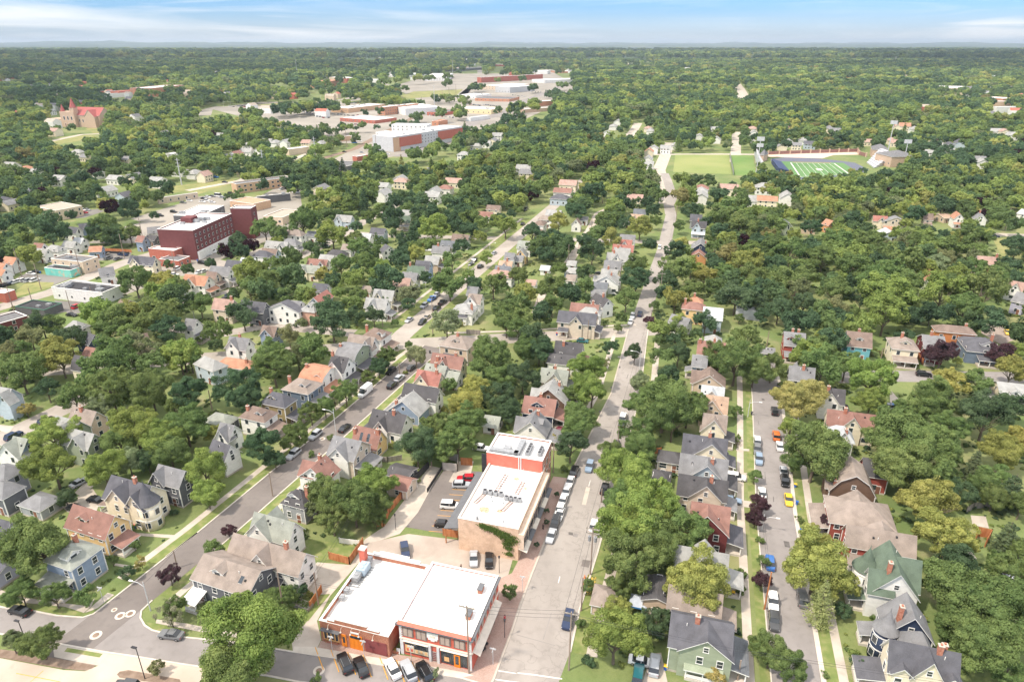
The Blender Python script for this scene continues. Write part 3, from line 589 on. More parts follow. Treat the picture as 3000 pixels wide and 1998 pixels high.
HOUSE_DATA = """
Q A 370 475 690 530 965 300;6 2.3 h b L;blue ggrey;po 0 3 ggrey|dm n .3 2.6 white|ch .75 -.2;light blue house with grey-green hip roof on the lower left corner
R A 640 -50 1085 15 850 213;5.2 3.4 g L;yellow redbrown;po 1 3 redbrown .5 .7|dm n .35 2.6 yellow;yellow house with red-brown roof and white balcony beside the blue corner house
R E 1000 1245 1420 1310 1130 1490;6 3.6 g L;cream slate;cg n .42 6.5|cg n .88 5|tu 1.0 .5 2.4|ch .62 .05|po 0 3 brown;cream house with dark slate roof and round turret, on the curving street
R A 1830 425 2440 500 2000 690;5.8 2.4 g L;dgrey taupe;dm n .38 2.6 white|po n 3 white .1 .22|sk .8;grey house with taupe roof and white front canopy behind the big maple
R B -240 225 490 345 240 545;5.8 3.0 g L;white taupe;cg n .5 5|ch .75 0|po n 2 charcoal .7 .15;long white apartment house with taupe roof behind the brick shop
R B -60 40 400 55 240 262;5.2 3.4 g L;white ggrey;cg n .25 6|cg f .3 5;white house with grey-green cross-gabled roof on the curving street's right side
Q F 255 445 500 500 600 385;6 2.6 h a L;slateblue taupe;dm n .7 2 white|ch .1 .3|po 1 3 grey
Q F 25 580 280 612 388 525;6.2 2.8 h a L;olive slate;dm n .4 2.4|ch .15 -.3|po 1 3.2 slate;mustard brown foursquare house with dark hip roof and two dormers
Q F -167 710 95 748 215 648;5.5 2.6 h a L;white brown;dm n .7 2 white|po 1 3 brown|ch .2 .4
R F 455 222 700 240 600 430;4.6 3.6 m L;white orange;po 1 2.6 orange|dm n .75 2.4 white|ch .05 .2;white gambrel house with a bright orange-red roof
R F 690 135 865 150 720 275;6 3.4 g L;white charcoal;cg n .45 5.5|po 1 3 charcoal|ch .0 0;tall white house with charcoal cross gables beside the orange-roofed house
R F 790 15 985 35 890 215;5.4 4.0 m L;sage grey;po 1 2.6 slate .5 .6|ch .0 .3
R J 850 1190 1100 1215 1060 1330;6 3.2 g L;white taupe;cg n .85 4|po 1 2.6 brown
Q J 960 1220 1160 1252 1248 1175;6 2.6 h a L;white brown;dm n .85 2|po 1 3.2 brown|ch .1 .2
Q J 1690 1300 1965 1338 2030 1238;6 2.8 h a L;tan taupe;dm n .5 2.2|po n 3 slate .4 .5|ch .5 .1;tan foursquare house with broad taupe hip roof on the crossroads corner
R F 1610 118 1925 137 1750 210;5.4 2.9 g L;cream redbrown;cg n .45 3|ch .75 -.1|ch .2 .6;cream house with red-brown roof left of the dark big trees
R F 1560 206 1760 225 1640 298;4 2.6 g L;white ggrey;ch .5 .2
R F 1780 270 1850 285 1790 335;3.4 1.8 g L;white ggrey;
R F 1490 255 1700 300 1620 375;4 3 g L;cream red;cg n .3 4.5|ch .85 .1|po n 1.5 red .5 .4;small cream cottage with bright red roof on the right of the street
R F 1355 392 1700 425 1500 532;4.8 3.0 g L;white charcoal;po 0 2.4 charcoal
R F 1350 556 1440 455 1530 655;3.6 3.7 g L;blue lgrey;ch .1 -.5|po f 2 grey;blue bungalow with a burnt orange front gable and grey roof
R F 1060 635 1400 665 1200 818;4 3.5 g L;white charcoal;cg n .4 4|ch .65 .1|po 0 2.5 charcoal|dm f .6 2
R F 900 787 1165 808 1050 985;3.4 4 g L;yellow redbrown;sk .3|sk .6|ch .95 .2|ch .0 .4;yellow house with red-brown roof and two skylights
R F 700 880 985 905 800 1078;5.6 3.2 g L;beige grey;cg n .45 5.5 - white|po 1 3.5 grey;beige house with grey roof and large white front gable above the maple
R F 520 1172 625 1045 770 1180;4.6 3 g L;white redbrown;cg f .5 5|ch .8 -.2
R F 300 1355 480 1375 350 1512;4.4 2.6 h L;grey charcoal;dm n .45 3 white|ch .9 0
R F 1232 1236 1440 1268 1330 1345;2.8 1.4 g L;beige redbrown;
R F 1235 1145 1440 1190 1330 1250;2.6 .8 g L;dgrey charcoal;
R F 2110 680 2245 692 2180 790;2.6 1.7 g;white ggrey;
R K 400 1252 655 1275 450 1370;4.8 3.4 g;white charcoal;ch .3 .3|po 1 2 redbrown
R K 340 1372 640 1392 450 1467;3.6 1.6 g;white charcoal;sk .8
R G 268 250 525 265 350 372;4.2 3.2 g;cream ggrey;cg n .55 5|ch .5 -.1|po 1 3 ggrey
R G 320 442 395 350 500 560;3.8 4 g;brown lgrey;cg f .5 4|ch .9 .4|po n 2.6 lgrey;brown shingled bungalow with pale grey roof and white-trimmed front gable
R G 113 508 415 530 240 670;4.2 3.3 g;navy redbrown;dm n .45 3.2 navy|ch .5 -.1|po 1 3.2 redbrown;dark blue house with wide red-brown roof and white dormer window
R G 155 745 240 628 320 858;4 3.8 g;white grey;cg f .5 5|dm n .6 2.2|ch .8 .2|po n 3.6 grey;white bungalow with grey cross-gabled roof nearest the tall brick block
R K 425 982 790 995 480 1078;5.8 3 g;beige slate;cg n .5 4.6|po n 2 slate .17 .25|po 1 2 slate|ch .98 -.4;pale beige farmhouse with slate roof and bay window at the avenue crossing
R K 545 897 800 925 560 985;5.5 2.6 g;white redbrown;ch .8 0
R K 640 935 800 955 700 992;5.4 2 h;white lgrey;
R K 770 812 890 872 800 885;5 2.6 g;white charcoal;ch .6 0|po n 1.8 charcoal
R K 735 708 885 722 760 768;4 2 g;sage steel;
R K 730 778 865 788 790 828;3.8 2 g;grey grey;
R K 865 660 897 600 1000 700;4.5 3.4 g;white lgrey;cg f .6 4|ch .5 .3
R K 825 588 975 600 900 645;4.2 2.6 g;white lgrey;ch .4 0
R K 850 513 1010 522 930 590;4.4 3 g;beige grey;
R K 875 440 1080 452 960 500;4.6 3 g;white lgrey;cg n .45 4|ch .3 0
R K 940 395 1090 402 1000 440;4.6 3 g;white lgrey;ch .2 0
R K 930 362 1120 378 1000 420;4.6 2.8 g;white red;cg n .4 4
R K 1000 318 1105 330 1050 365;4.6 2.6 g;white red;cg n .4 4
R K 995 272 1135 282 1060 315;4.6 2.6 g;white grey;
R K 1025 128 1080 133 1040 165;3 1.6 g;white grey;
R K 1080 85 1205 95 1150 132;4.4 3 g;tan tan;cg n .4 4
R K 1120 38 1235 46 1180 85;4.6 3 g;white steel;
R K 485 578 600 582 540 627;2.8 1.4 g;lblue lgrey;
R K 515 642 582 646 550 702;2.8 1.6 g;white taupe;
R K 522 515 585 518 550 556;2.6 1.4 g;white lgrey;
R K 268 558 352 562 300 600;2.6 1.4 g;white silver;
R K 138 686 222 692 180 730;2.8 1.6 g;white pink;
R K 60 328 185 342 80 400;4.5 2.8 g;white ggrey;
R K 72 415 105 395 135 470;4.2 3 g;yellow lgrey;
R K -10 462 110 470 50 520;3 2 g;cream grey;
Q K 198 190 300 196 322 160;5.6 2 h a;white brown;po n 2 brown
R K 255 98 360 105 290 130;5 2 h;white taupe;
R K 320 45 455 55 380 75;5 2.8 g;white lgrey;cg n .3 3|cg n .8 3
R K 590 135 600 120 638 178;4.4 3 g;white brown;
R K 640 108 690 112 660 145;3 1.8 g;white grey;
R K 1655 150 1792 156 1700 200;6 3 g;lblue charcoal;cg n .35 4|po n 2 white|ch .4 0;pale blue-grey house with charcoal roof right of the avenue, mid distance
R K 1640 88 1750 94 1690 130;5 3 g;grey slate;
R K 1735 358 1745 305 1820 405;4 3.4 g;navy grey;ch .6 .5
R K 1715 440 1722 408 1790 468;4 2.6 g;orange redbrown;
R K 1592 893 1755 900 1660 968;6 2 h;yellow redbrown;ch .1 .1
R K 1640 845 1740 850 1690 890;5.4 2 h;cream orange;ch .4 0
R K 1760 942 1942 950 1850 1060;5.6 2.4 g;lblue silver;
R K 1470 1003 1640 1050 1550 1080;4 2.4 g;white grey;
R K 1800 1193 1910 1198 1850 1262;5.4 2.2 h;cream lgrey;
R K 1710 1250 1965 1270 1800 1380;5.6 2.8 g;brick redbrown;ch .05 .2|ch .6 -.2
R G 1660 128 1800 134 1700 235;5.8 2.2 g;blue grey;po 0 2 grey .5 .4
R G 1805 318 1835 235 1960 380;5.4 3.2 g;tan brown;cg f .6 6
R G 1745 408 1955 420 1850 500;5.4 2.8 g;white silver;cg n .45 5
R G 1785 498 1992 512 1990 615;5 3.6 g;tan tan;cg n .25 6;tan house with a salmon orange roof in the right-hand row
R G 1760 672 1982 676 1900 790;5.4 3.6 g;cream taupe;cg n .45 6|po 1 2.6 charcoal
R G 1575 865 1985 885 1620 1022;5.4 3.6 g;cream slate;cg n .66 8|ch .6 -.05|po 1 2.6 slate;cream house with a broad slate T-shaped roof in the right-hand row
R G 1545 1068 1990 1052 1600 1225;5.4 3.6 g;lblue grey;cg n .58 7.5|ch .68 .3|po 1 2.8 charcoal;pale grey-blue house with mid-grey cross roof in the right-hand row
R G 1530 1253 1990 1250 1600 1408;5.4 3.5 g;beige charcoal;cg n .58 7|ch .67 .15|po 1 2.6 grey;beige house with charcoal cross roof beside the white parked van
R C 1650 -75 2010 -62 1985 212;5.6 4.2 g;maroon redbrown;cg n .42 9|po 1 3.4 slate;maroon shingled house with wide brown front gable
R C 1440 335 1995 345 1600 470;5.4 3.2 g;white lgrey;cg f .6 6|po 1 3.4 lgrey;white house with light grey roof behind the yellow-green tree
R C 1335 797 1355 572 1435 805;4.2 .9 g;tan charcoal;
R C 1440 705 1940 720 1600 865;5.2 3 g;tan taupe;po 1 3 taupe
R C 1465 945 2040 1015 1500 1240;6 3.3 g;sage slate;cg n .6 8.6|ch .42 .15|po 1 3.2 steel|po n 1.2 sage .6 .6;sage green house with dark slate roof near the bottom edge
R H 640 1458 1085 1500 610 1672;5.2 3 h;brickred taupe;cg f .5 6|po 0 3 taupe
R D 730 152 1350 183 1000 338;5.6 3 g;red taupe;cg f .55 8|po n 2.4 taupe .5 .9;red house with a very long taupe roof behind the green-roofed house
R D 1220 582 1118 262 1385 775;6 4.8 g;white green;tu .62 -1.05 2.2|ch .2 -.35 1|cg n .55 6|cg f .2 4.5|po f 3.2 green .3 .5;large white Victorian house with dark green roof and red chimney
R D 1385 988 1245 735 1500 1112;6 4.4 g;navy grey;tu .06 -1.0 1.9|ch .22 -.5 1.5|po f 3 grey .6 .5;dark navy Victorian house with conical turret and tall brick chimney
R D 1300 1070 1500 1130 1180 1200;6 3.6 h;cream grey;
R D 1125 1192 1760 1276 1400 1500;6.3 3.8 g;cream slate;cg n .56 4.6|cg n .18 2.8 1.2|cg n .92 2.8 1.2|ch .72 .1|ch .8 -.2|po 0 4 slate;pale cream house with slate roof at the bottom right corner
R H 800 1240 775 1060 985 1400;4 5 m;brown taupe;cg f .5 5|ch .1 -.8;dark brown gambrel house with taupe roof behind the long red house
R H 880 1080 1120 1092 1000 1150;5 3 g;red charcoal;
R H 560 765 770 790 700 900;5 3.2 h;white silver;cg n .6 4|ch .7 .5
R H 550 640 1000 665 900 765;5.2 3.2 g;cream redbrown;cg n .5 5|ch .35 .1;cream house with salmon red cross-gabled roof among trees on the right
R H 520 432 710 441 700 580;5.4 3.2 g;white charcoal;cg n .25 5|ch .15 .2|po 1 2 charcoal;white house with charcoal roof and white chimney on the right
R H 200 228 433 242 300 330;5.2 3.2 g;white grey;ch .55 .2|cg f .3 4
R H 2110 380 2380 392 2200 555;4 3 g;cream lgrey;dm n .5 2.4 white|po 0 3 lgrey
R L 150 1170 345 1180 250 1300;5.6 3 g;red grey;dm n .3 2.4 red|po n 3 grey .4 .7|ch .4 -.2|ch .7 -.2;red clapboard house with grey roof and three chimneys on the right
R L 728 1162 955 1180 850 1305;5.4 3.6 g;teal brown;dm n .5 2 white|ch .5 -.2;turquoise house with brown roof and one small round dormer
R L 1180 1212 1330 1218 1250 1335;5.8 2.8 h;cream taupe;dm n .5 2.8 cream|po n 3 taupe|ch .4 0;cream foursquare house with taupe hip roof and wide front porch
R L 1420 1200 1615 1206 1560 1330;5.6 2.8 g;maroon grey;po n 2.6 grey .3 .5|ch .4 0
R L 1860 1212 2060 1230 1950 1358;4.4 2.8 h;slateblue slate;dm n .6 4 white|ch .8 0|po n 3 slate .6 .6;dark slate-blue bungalow with wide hip roof by the gravel yard
R L 1550 1090 1890 1135 1700 1172;6.2 1.8 h;rust brown;ch .8 -.4;large orange house with dark brown roof behind the giant tree
R L 1930 475 2110 480 2050 545;5.4 2.8 g;brick pink;po 0 2 pink|ch .95 0
R L 2200 690 2370 722 2280 765;5 2.8 g;white pink;cg n .6 4
R L 2290 800 2420 830 2300 900;5 2.8 g;lilac grey;
R L 1760 88 1738 60 1795 125;5.6 2.8 g;white orange;po 0 1.6 orange;tall white house with orange-tan roof on the right, beside a grey one
R L 1968 92 1945 70 2025 148;5 3 g;white grey;ch .8 0
R L 1430 80 1520 85 1480 130;5.4 3 g;beige brown;po n 2 brown
R L 1165 118 1190 100 1290 160;4.6 3 g;beige grey;
R L 968 102 1098 106 1040 150;4.6 2.4 g;cream red;cg n .6 4
R L 1080 210 1130 250 1060 290;4 2 g F;lblue silver;
R L 1060 195 1170 205 1110 235;4 2 g;tan orange;
R L 150 132 195 165 120 170;4.6 3 g F;sage steel;
R L 330 145 435 152 380 185;4.6 2.6 h;tan brown;
R L 535 130 600 150 560 165;4.6 2.4 g;orange orange;
R L 1460 565 1520 640 1480 670;5 3 g F;white orange;
R L 1650 80 1560 85 1580 130;3 1.5 g;tan tan;
R J 215 905 310 875 400 1000;5.8 3 g;white slate;
R J 330 880 410 890 350 940;6 2 g;white grey;
R J -60 890 100 898 20 965;5.8 3 g;dgrey slate;
R J 470 892 560 898 470 985;5.6 2.4 h;pink lgrey;dm n .5 2 white
R J 572 862 608 778 645 800;5 2.4 g;lblue red;
R J 525 722 668 730 600 780;5 2.6 g;white slate;
R J 60 1110 200 1120 120 1165;5 2.6 g;blue brown;cg n .5 5
R I 2100 1215 2300 1225 2150 1310;6 3 g;white grey;cg n .3 5|ch .5 -.1
R E 2020 155 2345 172 2200 258;3.4 1.8 h;white orange;ch .8 .3
R E 1850 125 2000 185 1890 250;5.4 2.4 h F;lblue lgrey;
R J 1395 560 1552 568 1440 625;4.6 2.8 g;white green;ch .1 0
R J 1345 620 1490 628 1410 680;4.4 2.6 g;white grey;
R J 1265 668 1428 676 1300 738;4.4 2.8 g;cream pink;
R J 1470 515 1612 520 1530 580;4.6 3.4 m;blue slate;
R J 1570 460 1680 485 1600 530;4.6 2.8 g;tan lgrey;po 1 2 grey
R J 1620 378 1790 385 1700 438;4.4 2.6 g;white grey;ch .3 0
R J 1700 328 1830 335 1760 370;4.4 2.6 g;white steel;
R J 1805 270 1960 278 1880 310;4.6 2.8 g;white brown;
R J 1080 780 1280 786 1150 850;5.4 3 g;cream lgrey;po 1 2.4 lgrey|cg n .3 4
R J 1010 855 1215 870 1100 945;5.4 3 g;white lgrey;po 1 2.4 grey|cg n .4 4
R J 1000 745 1060 750 1030 790;3 1.8 g;white taupe;
R J 1960 815 2078 830 2030 910;5.6 2.8 g;white taupe;cg n .25 5
R J 1948 752 2045 758 1980 800;5 2.6 g;grey grey;
R J 1840 905 1990 912 1880 1000;4.6 2.6 h;white lgrey;ch .9 .3
R J 1770 965 1960 975 1850 1025;3.4 1.6 g;white slate;
R J 1190 362 1225 385 1120 420;4.8 2.8 g;white slate;
R J 670 412 820 420 750 460;4 2.2 h;white charcoal;
R J 590 458 720 466 620 505;4 2 g;white lgrey;
R J 475 498 670 506 560 558;4.4 2.4 g;white redbrown;cg n .8 4
R J 385 552 600 560 480 600;4.4 2.4 g;cream ggrey;cg n .3 4
R J 90 332 300 345 150 390;4.6 2.6 g;white lgrey;cg n .8 5
R J 290 218 410 240 300 270;5.6 2.8 h;white taupe;
R J 260 310 380 320 300 360;5 2.6 h;white grey;po 1 2 grey
R J 0 418 120 428 40 475;5.4 2.4 h;white slate;
R J 60 400 200 412 120 440;4.6 2.4 g;lblue brown;
R J 745 90 880 105 800 140;5 2.8 g;lblue lgrey;cg n .2 5
R J 1300 98 1430 108 1350 150;4.8 3 g;cream green;cg n .3 5|po n 2 grey
R J 1330 48 1460 55 1380 90;4.6 2.8 g;white lgrey;
R J 1060 210 1190 222 1120 258;5.4 2.6 g;lblue slate;
R J 920 258 1060 270 960 300;5 2.6 g;white silver;
R J 800 360 890 368 830 395;4 2 g;white taupe;
R J 480 240 560 250 510 290;4 2 g;white steel;
R J 2120 5 2250 8 2200 30;5 2.2 g;cream brown;
R J 2040 62 2180 70 2100 100;4 2.2 g;white redbrown;
R J 2235 515 2360 522 2290 560;4.4 2.6 g;white tan;ch .6 0|cg n .5 4
R J 2150 595 2350 610 2250 665;4.4 2.6 h;white pink;ch .4 0
R J 2290 440 2380 446 2330 490;4.4 2.6 g;white grey;
R J 2200 560 2340 568 2260 600;4.4 2.4 g;white steel;
R I 40 478 165 486 60 545;4.6 2.4 g;white orange;po n 1.5 orange
R I -60 530 60 540 0 590;4.6 2 g;white orange;
R I -40 590 60 596 0 640;3.6 2 g;white orange;
R I 1190 470 1440 485 1300 530;5 2.8 g;cream slate;cg n .3 5
R I 900 590 1040 570 960 650;4.6 2.8 g;white grey;
R I 1690 645 1930 655 1800 738;5.6 3 g;white orange;cg n .42 5|po 1 2.4 orange;white house with bright orange roof below the maroon apartment block
R I 1900 615 2000 622 1960 690;5 2.8 g;beige brown;po 1 2 brown
R I 1930 565 2130 575 2000 635;5.6 3 g;white grey;po 1 2 grey
R I 2080 510 2250 520 2150 560;5 2.6 g;white slate;
R I 2210 490 2360 495 2280 540;4.6 2.4 g;white silver;
R I 1955 865 2165 870 1990 945;5.8 3.2 g;beige pink;ch .9 0
R I 2215 880 2360 888 2280 950;5.6 3 g;dgrey slate;
R I 1730 1040 1790 1060 1720 1120;5.6 3 g;white grey;po 1 2.6 slate
R I 1250 1200 1320 1185 1400 1260;4.4 3 g;navy brown;po 1 2 brown
R I 745 1150 870 1200 800 1240;4.4 2.6 g F;navy slate;
R E 690 130 790 140 700 210;5 4 m;cream charcoal;
R I 785 1310 900 1316 840 1350;3.6 2 g;white redbrown;
R I 920 1280 1000 1286 960 1330;4 2 h;white lgrey;
R I 640 1060 740 1075 700 1130;4.6 2.6 h;white lgrey;
R I 320 350 400 360 330 390;4.4 2.6 g;white redbrown;
R I 600 200 720 210 640 250;4.4 2.6 g;white slate;
R I 720 180 840 165 780 230;4.8 3 g;blue slate;cg n .5 4
R I 590 330 700 340 620 375;4 2.4 g;white lgrey;
R I 690 300 770 310 720 350;4 2.2 g;white silver;
R I 440 370 560 376 480 420;4.2 2.4 h;white lgrey;
R I 820 385 940 380 870 415;3.6 2 g;blue orange;
R I 330 400 440 410 380 450;4.2 2.4 g;white lgrey;
R I 1350 210 1470 200 1400 260;4.6 2.6 g;white grey;
R I 1270 285 1330 290 1300 330;5.4 2.4 g;blue redbrown;
R I 1350 280 1450 285 1400 320;3.4 1.8 g;dgrey charcoal;
R I 1130 870 1170 880 1150 900;3 1.5 g;tan brown;
R E 0 425 100 432 30 520;5.6 3 g;lblue lgrey;cg n .95 4;pale blue house with grey roof at the far left edge
R E 660 605 900 640 800 760;5.4 3 g L;tan taupe;ch .4 .2
R E 520 680 730 740 600 820;5.6 3 g L;sage lgrey;cg n .7 5
R E 640 800 870 850 720 925;5.6 3 g L;sage lgrey;cg n .6 5
R E 130 870 250 900 210 1075;5.4 3.4 g;blue ggrey;cg n .2 7 - white;blue house with big white front gable under the left-hand trees
R E 1920 655 2120 670 2000 740;3 2 h L;dgrey ggrey;
R E 2030 755 2150 765 2100 830;4.8 3 g L;white grey;cg n .5 4
R E 1960 900 2120 960 2050 1020;5 3 g L F;white slate;
R E 1440 1140 1720 1180 1500 1290;6 2.8 g L;dgrey grey;cg n .2 4
R E -60 1130 120 1140 0 1230;5.6 2.2 h L;lilac grey;
R E -80 1290 110 1300 0 1380;5 2.2 h L;dgrey grey;
R E 250 1410 450 1430 350 1490;2.8 1.6 h L;grey grey;
R A -60 60 110 90 20 210;5.4 3 g L;lilac slate;
R A -100 460 70 480 20 560;3.2 1 g L;lilac slate;
R G 1375 1010 1550 1020 1450 1080;2.8 1.7 h;beige charcoal;
R G 1345 1205 1405 1212 1370 1250;2 1.2 h;grey charcoal;
R C 790 690 920 760 850 830;2.6 1.4 h;tan taupe;
R H -30 60 30 60 0 100;2.4 1 g;grey grey;
R L 2330 40 2450 60 2400 100;5 2 g;white silver;
"""
for ln in HOUSE_DATA.strip().split('\n'): house(ln)

# ------------------------------------------------------------------ ground, streets, pavements
def ground_material():
    m, n, l, b = base_mat("lawn_and_soil")
    tc = n.new('ShaderNodeTexCoord')
    def nz(s, d=5):
        t = n.new('ShaderNodeTexNoise'); t.inputs['Scale'].default_value = s; t.inputs['Detail'].default_value = d; l.new(tc.outputs['Object'], t.inputs['Vector']); return t
    def mix(fac, a, c):
        x = n.new('ShaderNodeMix'); x.data_type = 'RGBA'; l.new(fac, x.inputs[0])
        for i, v in ((6, a), (7, c)):
            if isinstance(v, tuple): x.inputs[i].default_value = (*v, 1)
            else: l.new(v, x.inputs[i])
        return x.outputs[2]
    def rng_(t, lo, hi, o=1.0):
        r = n.new('ShaderNodeMapRange'); r.inputs[1].default_value = lo; r.inputs[2].default_value = hi; r.inputs[4].default_value = o; l.new(t.outputs['Fac'], r.inputs[0]); return r.outputs[0]
    c = mix(rng_(nz(.05), .35, .65), (.130,.185,.062), (.195,.225,.085))
    c = mix(rng_(nz(.9, 3), .45, .75, .6), c, (.115,.165,.05))
    c = mix(rng_(nz(.11, 6), .58, .74, .75), c, (.33,.27,.17))
    c = mix(rng_(nz(4.0, 2), .50, .72, .5), c, (.10,.125,.05))
    c = mix(rng_(nz(.028, 3), .5, .7, .7), c, (.25,.245,.115))
    l.new(c, b.inputs['Base Color']); b.inputs['Roughness'].default_value = .95
    return m
lawn_m = ground_material()
def old_road():
    m = noise_mat("worn_road_surface", (.285,.258,.235), (.36,.328,.30), .10, .92, second=((.24,.218,.198), .5, .5, .7, .5), stretch=(1,.35,1))
    n = m.node_tree.nodes; l = m.node_tree.links; b = n['Principled BSDF']
    src = b.inputs['Base Color'].links[0].from_socket
    tc = n.new('ShaderNodeTexCoord')
    vo = n.new('ShaderNodeTexVoronoi'); vo.feature = 'DISTANCE_TO_EDGE'; vo.inputs['Scale'].default_value = .17
    nz = n.new('ShaderNodeTexNoise'); nz.inputs['Scale'].default_value = .35; nz.inputs['Detail'].default_value = 4
    l.new(tc.outputs['Object'], nz.inputs['Vector'])
    mxv = n.new('ShaderNodeMix'); mxv.data_type = 'VECTOR'; mxv.inputs[0].default_value = .35; l.new(tc.outputs['Object'], mxv.inputs[4]); 
    sc_ = n.new('ShaderNodeVectorMath'); sc_.operation = 'SCALE'; sc_.inputs['Scale'].default_value = 16; l.new(nz.outputs['Color'], sc_.inputs[0]); l.new(sc_.outputs[0], mxv.inputs[5])
    l.new(mxv.outputs[1], vo.inputs['Vector'])
    r = n.new('ShaderNodeMapRange'); r.inputs[1].default_value = .0; r.inputs[2].default_value = .022; r.inputs[3].default_value = .30; r.inputs[4].default_value = 0
    l.new(vo.outputs['Distance'], r.inputs[0])
    x = n.new('ShaderNodeMix'); x.data_type = 'RGBA'; l.new(r.outputs[0], x.inputs[0]); l.new(src, x.inputs[6]); x.inputs[7].default_value = (.13,.115,.105,1)
    l.new(x.outputs[2], b.inputs['Base Color']); return m
old_m = old_road()
oldc_m = noise_mat("old_concrete_road", (.32,.285,.25), (.40,.36,.32), .12, .92, second=((.26,.23,.20), .5, .55, .75, .5))
mid_m = noise_mat("grey_road", (.235,.215,.205), (.285,.262,.25), .12, .92, second=((.17,.155,.145), .7, .5, .75, .4))
def brick_paver():
    m, n, l, b = base_mat("brick_pavers")
    tc = n.new('ShaderNodeTexCoord'); bt = n.new('ShaderNodeTexBrick'); bt.inputs['Scale'].default_value = 2.4
    bt.inputs['Color1'].default_value = (.34,.22,.18,1); bt.inputs['Color2'].default_value = (.44,.31,.26,1); bt.inputs['Mortar'].default_value = (.30,.25,.22,1); bt.inputs['Mortar Size'].default_value = .012
    l.new(tc.outputs['Object'], bt.inputs['Vector']); 
    t = n.new('ShaderNodeTexNoise'); t.inputs['Scale'].default_value = .25; t.inputs['Detail'].default_value = 5; l.new(tc.outputs['Object'], t.inputs['Vector'])
    x = n.new('ShaderNodeMix'); x.data_type = 'RGBA'; r = n.new('ShaderNodeMapRange'); r.inputs[1].default_value = .4; r.inputs[2].default_value = .7; r.inputs[4].default_value = .4
    l.new(t.outputs['Fac'], r.inputs[0]); l.new(r.outputs[0], x.inputs[0]); l.new(bt.outputs['Color'], x.inputs[6]); x.inputs[7].default_value = (.46,.38,.33,1)
    l.new(x.outputs[2], b.inputs['Base Color']); b.inputs['Roughness'].default_value = .9; return m
paver_m = brick_paver()
yellow_m = noise_mat("yellow_road_paint", (.62,.30,.03), (.75,.38,.06), 2, .8)
whitep_m = noise_mat("white_road_paint", (.55,.53,.50), (.72,.70,.67), 1.2, .85)
grassv_m = noise_mat("verge_grass", (.14,.185,.055), (.205,.235,.08), .5, .95, second=((.30,.26,.14), .5, .5, .75, .7))
soil_m = noise_mat("mulch_and_soil", (.19,.135,.10), (.28,.21,.16), .8, .95)
dry_m = noise_mat("dry_grass", (.20,.215,.08), (.30,.28,.12), .06, .95, second=((.12,.17,.05), .3, .5, .7, .6))
LAYER = [0.0]
def gz():
    LAYER[0] += .0006; return LAYER[0]
def sheet(name, pts, mat, z, kind='structure', th=0.0):
    P = [(q.x, q.y, z) if isinstance(q, Vector) else (q[0], q[1], z) for q in pts]
    area = sum(P[i][0]*P[(i+1)%len(P)][1] - P[(i+1)%len(P)][0]*P[i][1] for i in range(len(P)))
    if area < 0: P = P[::-1]
    m = MB()
    if th: m.slab(P, th)
    else: m.poly(P)
    o = m.obj(name, mat); tag(o, kind=kind); return o
def pts(s):
    r = []; 
    for q in s.split(';'):
        a = q.split(); r.append(gp(a[0], float(a[1]), float(a[2])))
    return r
_m = MB(); _G = 27000
_m.poly([(-_G,-400,0),(_G,-400,0),(_G,_G,0),(-_G,_G,0)]); tag(_m.obj('ground', lawn_m), kind='structure')

def offs(line, o):
    out = []
    for i, p in enumerate(line):
        d = (Vector(line[min(i+1, len(line)-1)]) - Vector(line[max(i-1, 0)])).normalized()
        out.append(Vector(p) + Vector((d.y, -d.x))*o)
    return out
def strip(name, line, o1, o2, mat, z, th=0):
    line = [Vector(p) for p in line]
    a = offs(line, o1); b = offs(line, o2); m = MB()
    for i in range(len(line)-1):
        q = [(*a[i], z), (*b[i], z), (*b[i+1], z), (*a[i+1], z)]
        if th: m.slab(q, th)
        else: m.poly(q)
    o = m.obj(name, mat); tag(o, kind='structure'); return o
def dense(line, step=4):
    out = []
    for a, b in zip(line, line[1:]):
        a = Vector(a); b = Vector(b); k = max(1, int((b-a).length/step))
        out += [a + (b-a)*i/k for i in range(k)]
    return out + [Vector(line[-1])]
uL = Vector((math.cos(R(GU)), math.sin(R(GU)))); vR = Vector((uL.y, -uL.x))
C1 = [(-81,88),(-75,101.5),(-66.5,121),(-59,141),(-46,176),(-32.5,213.5),(-28,224)]
C1b = [(-44,224),(-40.5,237),(-28.5,276),(-14,322),(10,398),(60,560)]
C2L = [Vector((-19,30))] + pts("B 2120 1640;B 2180 1540;C 0 1080;C 75 850;C 185 560;C 290 300;C 395 0;G 500 1290;G 600 1090") + [Vector(v) for v in ((31,189),(44.5,241),(57,284),(77.5,353),(90,401),(99,435))]
C2R = [Vector(v) for v in ((-8,30),(5,76),(10.4,90),(13,100),(18.3,116),(24,135),(30,155),(37.5,180),(40,189),(52,241),(64,284),(84.5,353),(97,401),(106,435))]
C3 = [(32,25),(46,74),(52.3,97),(61.3,130),(77.5,183),(86,212)]
FRONT_T = pts("A -1500 640;A -400 800;A 0 868;A 90 888;A 280 903;A 520 950;A 760 968;A 860 935;A 930 880")
FRONT_M = pts("A 1400 810;A 1300 905;A 1290 970;A 1330 1040;A 1400 1085;A 1480 1105;A 1700 1150;B -200 1195;B 340 1283;B 1100 1395;B 1880 1520;B 2150 1600")
FRONT_B = pts("B 2100 1750;B 1200 1650;B 400 1560;B 100 1500;A 2300 1480;A 1710 1402;A 1230 1325;A 960 1285;A 560 1213;A 0 1118;A -400 1050;A -1500 880")
sheet('street', FRONT_T + FRONT_M + FRONT_B, mid_m, .010)
strip('road', dense(C1[0:1] + C1[1:]), -3.85, 3.85, asph_m, .016)
sheet('avenue', C2L + C2R[::-1], old_m, .022)
strip('lane', dense(C3), -4.1, 4.1, mid_m, .014)
strip('street', dense([(-2,72),(60,52),(150,26)]), -5, 5, mid_m, .0107)
